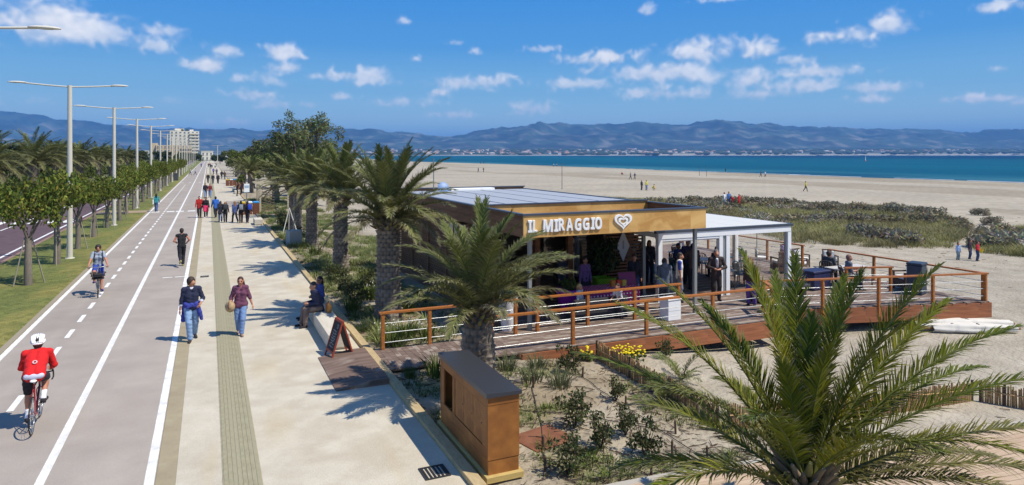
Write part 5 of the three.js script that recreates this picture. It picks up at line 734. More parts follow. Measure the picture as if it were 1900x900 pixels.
function person(label, [x, y, z], turn, o = {}) {
  const { h = 1.75, fem = false, child = false, skin = [176, 124, 96], top = [60, 60, 66], sleeve = 1, bottom = [50, 54, 70], legs = 1, shoes = [40, 38, 38], hair = [44, 34, 28], hairStyle = 'short', pose = {}, cell = 0.03, group, coat = 0, skirt = null, glasses = false, hood = null, loose = 0 } = o;
  const near = cell < 0.02, P = { pelvis: [0, 0.94, 0], lean: 0.03, footL: [0.1, 0, 0], footR: [-0.1, 0, 0], handL: [0.25, 0.82, 0.06], handR: [-0.25, 0.82, 0.06], yaw: 0, nod: 0, ...pose };
  const root = thing('person', label, 'person', [x, y, z], turn, group), s = h / 1.75, hs = child ? 1.28 : 1; root.scale.setScalar(s);
  const pv = V(...P.pelvis), u = V(0, Math.cos(P.lean), Math.sin(P.lean)), fw = V(0, -Math.sin(P.lean), Math.cos(P.lean)), ch = pv.clone().addScaledVector(u, 0.29), sc = pv.clone().addScaledVector(u, 0.46), nb = pv.clone().addScaledVector(u, 0.50), sw = fem ? 0.155 : 0.18, hu = V(0, Math.cos(P.lean * 0.3), Math.sin(P.lean * 0.3)), hc = nb.clone().addScaledVector(hu, 0.155).addScaledVector(V(0, 0, 1), 0.015 + P.nod * 0.02);
  const X = V(1, 0, 0), side = (v, k) => v.clone().addScaledVector(X, k), S = { L: side(sc, sw), R: side(sc, -sw) }, Hh = { L: side(pv, 0.088).add(V(0, -0.03, 0)), R: side(pv, -0.088).add(V(0, -0.03, 0)) }, leg = {}, arm = {};
  for (const k of ['L', 'R']) { const f = V(...P['foot' + k]), an = f.clone().add(V(0, 0.075, -0.03)); const r = ik(Hh[k], an, 0.425, 0.425, V(...(P['knee' + k] ?? [k === 'L' ? 0.08 : -0.08, 0, 1]))); leg[k] = { hip: Hh[k], knee: r.mid, ankle: r.end, toe: r.end.clone().add(V(P.toeOut ?? (k === 'L' ? 0.03 : -0.03), -0.05 - (P['tip' + k] ?? 0), 0.15)) }; const a = ik(S[k], V(...P['hand' + k]), 0.285, 0.25, V(...(P['elbow' + k] ?? [k === 'L' ? 0.35 : -0.35, -0.2, -1]))); arm[k] = { sh: S[k], el: a.mid, wr: a.end }; }
  const torso = (i, lo = 0) => { const A = []; for (const k of [-1, 1]) { A.push(cap(side(pv, k * 0.06).addScaledVector(u, -lo), side(pv, k * 0.05).addScaledVector(u, 0.14), (fem ? 0.1 : 0.092) + i + loose, (fem ? 0.078 : 0.084) + i + loose), cap(side(pv, k * 0.05).addScaledVector(u, 0.14), side(ch, k * 0.068), (fem ? 0.078 : 0.084) + i + loose, 0.092 + i + loose), cap(side(ch, k * 0.068), side(sc, k * 0.075), 0.092 + i, 0.07 + i)); if (fem) A.push(ell(side(ch, k * 0.075).addScaledVector(fw, 0.075).addScaledVector(u, 0.03), [0.055 + i, 0.055 + i, 0.05 + i])); } A.push(cap(S.L, S.R, 0.058 + i, 0.058 + i)); return A; };
  const legP = (i, len, flare = 0) => { const A = []; for (const k of ['L', 'R']) { const { hip, knee, ankle } = leg[k]; const t = Math.min(1, len * 2), e = hip.clone().lerp(knee, t); A.push(cap(hip, e, 0.084 + i, lerp(0.084, 0.058, t) + i + flare * 0.3)); if (len > 0.5) { const q = (len - 0.5) * 2, e2 = knee.clone().lerp(ankle, q); A.push(cap(knee, e2, 0.056 + i, lerp(0.056, 0.04, q) + i + flare)); A.push(ell(knee.clone().lerp(ankle, 0.28).add(V(0, 0, -0.012)), [0.054 + i, 0.1, 0.056 + i])); } } return A; };
  const armP = (i, len) => { const A = []; for (const k of ['L', 'R']) { const { sh, el, wr } = arm[k], t = Math.min(1, len * 2), e = sh.clone().lerp(el, t); A.push(cap(sh, e, 0.05 + i, lerp(0.05, 0.04, t) + i)); if (len > 0.5) { const q = (len - 0.5) * 2, e2 = el.clone().lerp(wr, q); A.push(cap(el, e2, 0.041 + i, lerp(0.041, 0.028, q) + i)); } } return A; };
  const yw = P.yaw, hf = V(Math.sin(yw), -0.25 * P.nod, Math.cos(yw)).normalize(), hx = V(Math.cos(yw), 0, -Math.sin(yw)), hp = (a, b, c) => hc.clone().addScaledVector(hx, a * hs).add(V(0, b * hs, 0)).addScaledVector(hf, c * hs);
  const body = [...torso(-0.004), ...legP(0, 1), ...armP(0, 1), cap(nb.clone().addScaledVector(u, -0.04), hp(0, -0.05, -0.01), 0.054, 0.05), ell(hp(0, 0.015, -0.008), [0.077 * hs, 0.108 * hs, 0.095 * hs]), cap(hp(0, -0.065, 0.035), hp(0, -0.03, 0.05), 0.046 * hs, 0.055 * hs), cap(hp(0, 0.012, 0.088), hp(0, -0.02, 0.105), 0.009 * hs, 0.014 * hs), ell(hp(0.078, 0.0, -0.012), [0.012 * hs, 0.03 * hs, 0.02 * hs]), ell(hp(-0.078, 0.0, -0.012), [0.012 * hs, 0.03 * hs, 0.02 * hs])];
  for (const k of ['L', 'R']) body.push(cap(leg[k].ankle, leg[k].ankle.clone().add(V(0, -0.045, 0)), 0.038, 0.036), cap(leg[k].ankle.clone().add(V(0, -0.045, -0.02)), leg[k].toe, 0.034, 0.028));
  if (!near) for (const k of ['L', 'R']) { const d = arm[k].wr.clone().sub(arm[k].el).normalize(), w = arm[k].wr; body.push(cap(w, w.clone().addScaledVector(d, 0.13), 0.032, 0.018), cap(w.clone().addScaledVector(d, 0.03), w.clone().addScaledVector(d, 0.075).add(V(0, 0, 0.04)), 0.016, 0.012)); }
  let bg = isoMesh(body, cell, 0.035);
  if (near) {
    const parts = [bare(bg)];
    for (const k of ['L', 'R']) { const d = arm[k].wr.clone().sub(arm[k].el).normalize(), g = bare(handGeo(P.curl ?? 0.35).clone()); if (k === 'L') { g.scale(-1, 1, 1); const p = g.attributes.position, nn = g.attributes.normal; for (let i = 0; i < p.count; i += 3) for (const at of [p, nn]) { const t = [at.getX(i), at.getY(i), at.getZ(i)]; at.setXYZ(i, at.getX(i + 1), at.getY(i + 1), at.getZ(i + 1)); at.setXYZ(i + 1, ...t); } } g.applyQuaternion(new THREE.Quaternion().setFromUnitVectors(V(0, -1, 0), d)); g.translate(arm[k].wr.x + d.x * 0.01, arm[k].wr.y + d.y * 0.01, arm[k].wr.z + d.z * 0.01); parts.push(g); }
    bg = mergeGeometries(parts);
  }
  mesh('body', bg, clothMat(skin, 0.6), root);
  const cl = (n, A, c, k = 0.022, r = 0.9) => {
    const g = isoMesh(A, cell, k);
    if (near && !/hair|shoe|eye/.test(n)) { const p = g.attributes.position, m = g.attributes.normal; for (let i = 0; i < p.count; i++) { const X0 = p.getX(i), Y0 = p.getY(i), Z0 = p.getZ(i), f = (fbm((X0 + Z0) * 9 + Y0 * 5 + 40, Y0 * 17 - X0 * 6 + 40, 3, 0, 7) - 0.42) * 0.016 + 0.0025 * Math.sin(Y0 * 60 + X0 * 22 + Z0 * 15); p.setXYZ(i, X0 + m.getX(i) * f, Y0 + m.getY(i) * f, Z0 + m.getZ(i) * f); } g.computeVertexNormals(); }   // creases in the cloth
    return mesh(n, g, clothMat(c, r), root);
  };
  if (skirt) { cl('skirt', [...torso(0.016, 0.02).slice(0, 1), ...legP(0.045, 0.4, 0.03), cap(leg.L.hip, leg.R.hip, 0.13, 0.13)], skirt, 0.08); }
  cl('trousers', [cap(side(pv, 0.06).addScaledVector(u, 0.02), side(pv, -0.06).addScaledVector(u, 0.02), fem ? 0.108 : 0.1), ...legP(0.014 + loose * 0.3, legs === 1 ? 0.97 : legs, legs === 1 ? 0.01 : 0.012)], bottom);
  cl('top', [...torso(0.016 + coat * 0.02, 0.02 + coat * 0.2), ...armP(0.014 + coat * 0.008, sleeve === 1 ? 0.97 : sleeve), ...(coat ? [cap(nb.clone().addScaledVector(u, -0.03), nb.clone().addScaledVector(u, 0.02), 0.075, 0.066)] : [])], top);
  for (const k of ['L', 'R']) cl('shoe', [cap(leg[k].ankle.clone().add(V(0, -0.005, -0.005)), leg[k].ankle.clone().add(V(0, -0.04, -0.02)), 0.044, 0.043), cap(leg[k].ankle.clone().add(V(0, -0.045, -0.03)), leg[k].toe, 0.043, 0.036)], shoes);
  if (hairStyle !== 'none') {
    const A = [ell(hp(0, 0.04, -0.022), [0.086 * hs, 0.098 * hs, 0.099 * hs]), ell(hp(0, -0.01, -0.045), [0.08 * hs, 0.095 * hs, 0.07 * hs])];
    if (hairStyle === 'long') A.push(cap(hp(0.035, -0.02, -0.06), hp(0.04, -0.26, -0.085), 0.06, 0.045), cap(hp(-0.035, -0.02, -0.06), hp(-0.045, -0.28, -0.085), 0.06, 0.04));
    if (hairStyle === 'windy') A.push(cap(hp(0.05, -0.02, -0.05), hp(0.1, -0.18, -0.06), 0.055, 0.045), cap(hp(0.1, -0.18, -0.06), hp(0.24, -0.32, -0.05), 0.042, 0.012), cap(hp(-0.04, -0.03, -0.06), hp(0.02, -0.24, -0.08), 0.055, 0.035));
    if (hairStyle === 'bun') A.push(ell(hp(0, 0.07, -0.12), [0.045, 0.045, 0.045])); if (hairStyle === 'tail') A.push(cap(hp(0, 0.05, -0.11), hp(0.02, -0.12, -0.16), 0.04, 0.02));
    if (hairStyle === 'curly') A.push(ell(hp(0, 0.03, -0.02), [0.105 * hs, 0.115 * hs, 0.11 * hs]));
    A.push(ell(hp(0, -0.035, 0.085), [0.066 * hs, 0.088 * hs, 0.085 * hs], true)); cl('hair', A, hair, 0.02, 0.7);
  }
  if (hood) cl('hood', [ell(nb.clone().add(V(0, 0.06, -0.08)), [0.11, 0.09, 0.08])], hood);
  if (near && hairStyle !== 'helmet') { if (glasses) { const gm = clothMat([24, 22, 22], 0.2); const g = join([...[-1, 1].map(k => { const e = new THREE.SphereGeometry(1, 10, 8).scale(0.026, 0.019, 0.006); e.lookAt(hf); const c = hp(k * 0.031, 0.014, 0.098); return e.translate(c.x, c.y, c.z); }), bar(hp(-0.01, 0.018, 0.1), hp(0.01, 0.018, 0.1), 0.003), bar(hp(0.057, 0.018, 0.085), hp(0.076, 0.018, -0.01), 0.003), bar(hp(-0.057, 0.018, 0.085), hp(-0.076, 0.018, -0.01), 0.003)]); mesh('sunglasses', g, gm, root); } else for (const k of [-1, 1]) { const c = hp(k * 0.031, 0.014, 0.079); mesh('eye', new THREE.SphereGeometry(0.0105, 8, 6).translate(c.x, c.y, c.z), clothMat([50, 38, 32], 0.3), root); } const c1 = hp(-0.022, -0.052, 0.093), c2 = hp(0.022, -0.052, 0.093), c3 = hp(0, -0.053, 0.1); mesh('mouth', tube([c1, c3, c2], 0.0055, 8, 5), clothMat([140, 74, 66], 0.6), root); }
  root.userData.sk = undefined; delete root.userData.sk; return { root, arm, leg, pv, sc, nb, hc, hp, u, fw, s, cl, torso };
}
const walkA = { footL: [0.08, 0.0, 0.27], footR: [-0.08, 0.07, -0.33], tipR: 0.05, handL: [0.27, 0.83, -0.14], handR: [-0.27, 0.87, 0.2], pelvis: [0, 0.915, 0] };
const walkB = { footR: [-0.08, 0.0, 0.27], footL: [0.08, 0.07, -0.33], tipL: 0.05, handR: [-0.27, 0.83, -0.14], handL: [0.27, 0.87, 0.2], pelvis: [0, 0.915, 0] };
const PI = Math.PI, jeans = [104, 134, 176], N1 = 0.0135;
// ---- near figures ----
{
  const m = person('walking man in a navy sweater and pale jeans with a blue jacket round his waist', [-0.43, 0.012, -20.45], 0.08, { h: 1.79, top: [34, 40, 66], sleeve: 0.72, bottom: [128, 156, 190], shoes: [52, 46, 46], hair: [58, 42, 32], hairStyle: 'curly', skin: [184, 128, 98], cell: N1, loose: 0.012, pose: { ...walkB, handL: [0.2, 1.0, 0.24], handR: [-0.28, 0.8, 0.0], elbowL: [0.7, -1, -0.5], yaw: 0.75, footL: [0.1, 0.05, -0.28], footR: [-0.04, 0, 0.2] } });
  for (const k of ['L', 'R']) m.cl('cuff', [cap(m.arm[k].el.clone().lerp(m.arm[k].wr, 0.38), m.arm[k].el.clone().lerp(m.arm[k].wr, 0.5), 0.05, 0.048)], [196, 200, 214]);
  m.cl('tied_jacket', [cap(V(-0.085, 0.97, 0), V(0.085, 0.97, 0), 0.128, 0.128), cap(V(0.12, 0.98, 0.08), V(0.2, 0.74, 0.07), 0.06, 0.055), cap(V(0.2, 0.74, 0.07), V(0.25, 0.56, 0.05), 0.055, 0.04), cap(V(-0.15, 0.96, -0.05), V(-0.19, 0.55, -0.06), 0.07, 0.06), cap(V(0, 0.98, 0.15), V(-0.1, 0.9, 0.14), 0.04, 0.03), cap(V(0.12, 0.92, -0.13), V(0.08, 0.6, -0.16), 0.08, 0.07), cap(V(-0.1, 0.92, -0.13), V(-0.1, 0.6, -0.16), 0.08, 0.07)], [56, 66, 150]);
  m.cl('collar', [cap(m.nb.clone().add(V(-0.02, -0.015, 0.02)), m.nb.clone().add(V(0.02, -0.015, 0.02)), 0.056, 0.056)], [214, 214, 220]);
  const w = person('walking woman in a plum shirt and blue jeans with long brown hair', [0.82, 0.015, -20.5], -0.05, { h: 1.68, fem: true, top: [104, 60, 84], sleeve: 0.62, bottom: [112, 140, 184], shoes: [150, 122, 104], hair: [62, 40, 34], hairStyle: 'windy', skin: [190, 132, 104], glasses: true, cell: N1, loose: 0.014, pose: { ...walkA, pelvis: [0, 0.925, 0], footL: [0.03, 0, 0.16], footR: [-0.05, 0.04, -0.2], handR: [-0.27, 0.92, 0.12], handL: [0.33, 0.86, 0.02], yaw: -0.1 } });
  w.cl('shirt_tail', [cap(V(-0.06, 0.9, -0.02), V(0.06, 0.9, -0.02), 0.15, 0.15), cap(V(0.1, 0.86, -0.02), V(0.16, 0.76, -0.05), 0.07, 0.04)], [104, 60, 84]);
  const b = thing('shoulder_bag', 'tan straw shoulder bag at the side of the plum-shirted woman', 'bag', [0.55, 0.69, -20.42], 0.2); mesh('bag', new THREE.SphereGeometry(1, 20, 14).scale(0.13, 0.16, 0.17).translate(0, 0.16, 0), mat({ map: woodTex([150, 124, 92], [186, 160, 124], { seed: 31, tile: 0.25, streak: 14 }), roughness: 0.9 }), b); mesh('flap', new THREE.TorusGeometry(0.1, 0.02, 6, 20).scale(1, 1, 0.7).rotateY(1.2).translate(-0.04, 0.2, 0.06), plain(120, 84, 60), b); mesh('strap', tube([[0.02, 0.3, -0.06], [0.12, 0.48, -0.1], [0.3, 0.74, -0.12], [0.4, 0.78, -0.07], [0.3, 0.7, 0.05], [0.14, 0.5, 0.06], [0.03, 0.3, 0.08]], 0.012, 30, 6), plain(150, 90, 90), b);
  person('runner in black sleeveless top and leggings seen from behind', [-1.12, 0.01, -34.3], PI + 0.05, { h: 1.76, top: [32, 34, 38], sleeve: 0.06, bottom: [34, 32, 42], shoes: [150, 148, 96], hair: [46, 36, 32], skin: [178, 112, 86], cell: 0.016, pose: { pelvis: [0, 0.93, 0], lean: 0.12, footL: [0.05, 0.24, -0.42], tipL: 0.1, footR: [-0.05, 0, 0.08], handL: [0.24, 1.06, 0.22], handR: [-0.24, 1.06, 0.1], elbowL: [0.6, -0.3, -1], elbowR: [-0.6, -0.3, -1], nod: 0.6 } });
  // couple on the bench, facing the track
  person('seated man in dark jacket leaning forward on the stone bench', [3.0, 0, -20.75], -PI / 2 + 0.15, { h: 1.76, top: [46, 50, 74], bottom: [116, 98, 88], shoes: [40, 36, 36], hair: [62, 52, 46], skin: [184, 134, 108], cell: 0.016, coat: 0.4, pose: { pelvis: [0, 0.545, -0.02], lean: 0.3, footL: [0.12, 0.01, 0.46], footR: [-0.13, 0.01, 0.5], handL: [0.08, 0.68, 0.3], handR: [-0.1, 0.68, 0.3], nod: 0.5, yaw: 0.2 } });
  person('seated woman in blue jacket and sunglasses behind the man on the bench', [3.18, 0, -21.75], -PI / 2 + 0.2, { h: 1.66, fem: true, top: [62, 72, 130], bottom: [70, 76, 104], shoes: [34, 34, 40], hair: [40, 30, 30], hairStyle: 'long', skin: [150, 104, 82], glasses: true, cell: 0.016, pose: { pelvis: [0, 0.57, -0.02], lean: 0.02, footL: [0.1, 0.01, 0.62], footR: [-0.08, 0.02, 0.6], handL: [0.16, 0.72, 0.2], handR: [-0.14, 0.7, 0.2], yaw: 0.5 } });
  const bg = thing('tan_bag', 'tan leather bag on the bench behind the seated man', 'bag', [3.24, 0.425, -20.45], 0.1); mesh('body', rbox(0.12, 0.26, 0.3, 0.04), plain(172, 116, 52, 0.6), bg); mesh('handle', new THREE.TorusGeometry(0.08, 0.012, 6, 16, PI).rotateY(PI / 2).translate(0, 0.25, 0), plain(140, 90, 40), bg);
}
// ---- bicycles ----
function bicycle(label, [x, y, z], turn, { frame = [150, 30, 34], city = false } = {}) {
  const o = thing('bicycle', label, 'bicycle', [x, y, z], turn), fm = plain(...frame, 0.35), blk = plain(26, 26, 28, 0.6), chr = plain(170, 172, 176, 0.3, { metalness: 0.7 }), wr = 0.34, R0 = V(0, wr, -0.5), F0 = V(0, wr, 0.5), bb = V(0, 0.28, -0.07), st = V(0, 0.86, -0.25), hd = V(0, city ? 0.86 : 0.8, 0.36), hb = V(0, 0.62, 0.42);
  const tyre = new THREE.TorusGeometry(wr - 0.012, city ? 0.019 : 0.013, 8, 40).rotateY(PI / 2), rim = new THREE.TorusGeometry(wr - 0.032, 0.009, 6, 40).rotateY(PI / 2), sp = []; for (let i = 0; i < 18; i++) { const a = i / 18 * TAU; sp.push(bar(V(i % 2 ? 0.02 : -0.02, 0, 0), V(0, Math.cos(a) * (wr - 0.035), Math.sin(a) * (wr - 0.035)), 0.0016, 0.0016, 4)); } sp.push(bar(V(-0.045, 0, 0), V(0.045, 0, 0), 0.016, 0.016, 8)); const spk = join(sp);
  for (const c of [R0, F0]) { const w = new THREE.Group(); w.name = 'wheel'; w.position.copy(c); o.add(w); mesh('tyre', tyre, blk, w); mesh('rim', rim, chr, w); mesh('spokes', spk, chr, w); }
  const top = city ? [bar(bb.clone().lerp(st, 0.35), hb, 0.017, 0.017)] : [bar(st.clone().lerp(bb, 0.1), hd, 0.015, 0.015)];
  mesh('frame', join([...top, bar(bb, hb, 0.019, 0.019), bar(bb, st, 0.016, 0.015), bar(hb, hd, 0.019, 0.019), ...[-1, 1].flatMap(s => [bar(bb.clone().add(V(s * 0.03, 0, -0.03)), R0.clone().add(V(s * 0.055, 0, 0)), 0.01, 0.008), bar(st.clone().lerp(bb, 0.12).add(V(s * 0.01, 0, 0)), R0.clone().add(V(s * 0.055, 0, 0)), 0.009, 0.007)])]), fm, o);
  mesh('fork', join([bar(hb, hb.clone().add(V(0, -0.02, 0.01)), 0.02), ...[-1, 1].map(s => tube([hb, V(s * 0.045, 0.56, 0.43), V(s * 0.05, wr, 0.5)], 0.01, 10, 6))]), city ? chr : fm, o);
  mesh('saddle', (() => { const g = new THREE.SphereGeometry(1, 14, 8).scale(0.07, 0.03, 0.14); const p = g.attributes.position; for (let i = 0; i < p.count; i++) { const t = clamp((p.getZ(i) + 0.14) / 0.28); p.setX(i, p.getX(i) * lerp(1.15, 0.35, t)); } return g.translate(0, 0.93, -0.27); })(), city ? blk : plain(225, 225, 222, 0.5), o); mesh('seat_post', bar(st, V(0, 0.92, -0.27), 0.013), chr, o);
  if (city) { mesh('handlebar', tube([[0.3, 1.02, 0.14], [0.24, 1.06, 0.3], [0.06, 1.05, 0.36], [-0.06, 1.05, 0.36], [-0.24, 1.06, 0.3], [-0.3, 1.02, 0.14]], 0.012, 30, 6), chr, o); mesh('stem', bar(hd, V(0, 1.06, 0.36), 0.014), chr, o); for (const s of [-1, 1]) mesh('grip', bar(V(s * 0.31, 1.01, 0.1), V(s * 0.28, 1.035, 0.2), 0.018), blk, o); const bk = mesh('basket', join([...[0, 1, 2].map(k => { const w = 0.16 + k * 0.025, y = 0.68 + k * 0.1; return tube([[-w, y, 0.42], [w, y, 0.42], [w, y, 0.66], [-w, y, 0.66]], 0.012, 40, 5, true); }), ...[-1, 1].flatMap(s => [0.43, 0.54, 0.65].map(z => bar(V(s * 0.16, 0.68, z), V(s * 0.21, 0.88, z), 0.008))), box(0.32, 0.02, 0.24, 0, 0.67, 0.54)]), blk, o); mesh('basket_bag', rbox(0.3, 0.18, 0.2, 0.05, 0, 0.69, 0.54), blk, bk); mesh('mudguard', new THREE.TorusGeometry(wr + 0.02, 0.02, 4, 20, 2.4).rotateY(-PI / 2).rotateX(0.5).translate(0, wr, -0.5), chr, o); }
  else { mesh('handlebar', tube([[0.2, 0.72, 0.4], [0.21, 0.74, 0.52], [0.2, 0.86, 0.55], [0.19, 0.87, 0.42], [0, 0.87, 0.41], [-0.19, 0.87, 0.42], [-0.2, 0.86, 0.55], [-0.21, 0.74, 0.52], [-0.2, 0.72, 0.4]], 0.014, 40, 6), blk, o); mesh('stem', bar(hd, V(0, 0.87, 0.41), 0.015), blk, o); }
  mesh('chainring', new THREE.TorusGeometry(0.09, 0.008, 6, 24).rotateY(PI / 2).translate(-0.05, bb.y, bb.z), chr, o); mesh('chain', tube([[-0.05, bb.y + 0.09, bb.z], [-0.05, wr + 0.03, -0.5], [-0.05, wr - 0.03, -0.5], [-0.05, bb.y - 0.09, bb.z]], 0.005, 24, 4, true), blk, o); mesh('crank', join([bar(V(0.05, bb.y, bb.z), V(0.07, bb.y - 0.165, bb.z + 0.02), 0.011), bar(V(-0.06, bb.y, bb.z), V(-0.07, bb.y + 0.165, bb.z - 0.02), 0.011), bar(V(-0.06, bb.y, bb.z), V(0.06, bb.y, bb.z), 0.016)]), chr, o);
  mesh('pedal', rbox(0.09, 0.02, 0.07, 0.006, 0.12, bb.y - 0.175, bb.z + 0.02), blk, o); mesh('pedal', rbox(0.09, 0.02, 0.07, 0.006, -0.12, bb.y + 0.155, bb.z - 0.02), blk, o); return o;
}
{
  bicycle('slim red racing bicycle under the red-jacketed rider', [-2.96, 0.006, -15.25], PI + 0.06, {});
  const r = person('cyclist in a red jacket and white helmet riding away', [-2.96, 0.006, -15.25], PI + 0.06, { h: 1.78, top: [206, 24, 26], sleeve: 1, bottom: [30, 28, 36], legs: 0.42, shoes: [40, 38, 42], hairStyle: 'helmet', skin: [178, 122, 94], cell: N1, hair: [60, 48, 40], loose: 0.014, pose: { pelvis: [0, 1.005, -0.2], lean: 0.88, footL: [0.12, 0.105, -0.02], footR: [-0.12, 0.44, -0.06], handL: [0.2, 0.93, 0.44], handR: [-0.2, 0.93, 0.44], elbowL: [0.45, -1, -0.2], elbowR: [-0.45, -1, -0.2], curl: 0.9, nod: -0.5 } });
  const hm = []; for (let i = -3; i <= 3; i++) { const a = i * 0.36; hm.push(tube([r.hp(Math.sin(a) * 0.085, 0.05, 0.1), r.hp(Math.sin(a) * 0.1, 0.125 * Math.cos(a * 0.6) + 0.02, 0.03), r.hp(Math.sin(a) * 0.105, 0.11 * Math.cos(a * 0.6) + 0.02, -0.06), r.hp(Math.sin(a) * 0.08, 0.035, -0.115)], 0.018, 12, 6)); } hm.push(tube([r.hp(0.1, 0.035, 0.03), r.hp(0.102, 0.03, -0.05), r.hp(0.06, 0.02, -0.115), r.hp(-0.06, 0.02, -0.115), r.hp(-0.102, 0.03, -0.05), r.hp(-0.1, 0.035, 0.03)], 0.018, 24, 6));
  const he = mesh('helmet', join(hm), plain(232, 232, 232, 0.35), r.root); mesh('helmet_liner', isoMesh([ell(r.hp(0, 0.05, -0.01), [0.09, 0.08, 0.11])], 0.012), clothMat([36, 38, 46]), he);
  r.cl('shorts_panel', [cap(V(-0.1, 0.99, -0.285), V(0.1, 0.99, -0.285), 0.06, 0.06)], [196, 196, 214]); for (const k of ['L', 'R']) r.cl('sock', [cap(r.leg[k].ankle.clone().add(V(0, 0.01, 0)), r.leg[k].knee.clone().lerp(r.leg[k].ankle, 0.68), 0.047, 0.049)], [226, 228, 232]);
  r.cl('sleeve_panel', [cap(r.arm.R.sh.clone().lerp(r.arm.R.el, 0.35).add(V(0.022, -0.02, 0)), r.arm.R.el.clone().lerp(r.arm.R.wr, 0.75), 0.054, 0.042), cap(r.arm.L.el, r.arm.L.wr.clone().lerp(r.arm.L.el, 0.3), 0.05, 0.042)], [36, 30, 36]);
  const c = r.pv.clone().addScaledVector(r.u, 0.16).addScaledVector(r.fw, -0.136); const em = mesh('back_emblem', new THREE.TorusGeometry(0.03, 0.011, 6, 20), clothMat([220, 190, 190]), r.root); em.position.copy(c); em.lookAt(0, 0, 0); em.quaternion.setFromUnitVectors(V(0, 0, 1), r.fw.clone().negate());
  bicycle('city bicycle with a black front basket under the cycling woman', [-3.66, 0.006, -28.5], 0.12, { frame: [60, 64, 74], city: true });
  const w = person('cycling woman in a grey top and blue shorts riding towards the camera', [-3.66, 0.006, -28.5], 0.12, { h: 1.69, fem: true, top: [148, 158, 172], sleeve: 0.35, bottom: [44, 66, 150], legs: 0.42, shoes: [70, 60, 120], hair: [44, 32, 30], hairStyle: 'curly', skin: [186, 126, 98], glasses: true, cell: 0.015, pose: { pelvis: [0, 1.08, -0.26], lean: 0.12, footL: [0.12, 0.11, -0.02], footR: [-0.12, 0.46, -0.06], handL: [0.32, 1.1, 0.16], handR: [-0.32, 1.1, 0.16], curl: 0.9, elbowL: [1, -0.4, -0.6], elbowR: [-1, -0.4, -0.6] } });
  const bp = thing('backpack', 'small dark backpack on the cycling woman', 'backpack', [-3.7, 1.12, -28.93], 0.12); mesh('bag', rbox(0.3, 0.4, 0.14, 0.05), plain(46, 42, 52), bp); for (const s of [-1, 1]) mesh('strap', tube([[s * 0.1, 0.38, 0.06], [s * 0.115, 0.46, 0.17], [s * 0.12, 0.36, 0.33], [s * 0.15, 0.1, 0.27], [s * 0.16, 0.06, 0.08]], 0.018, 24, 6), plain(40, 34, 40), bp);
}
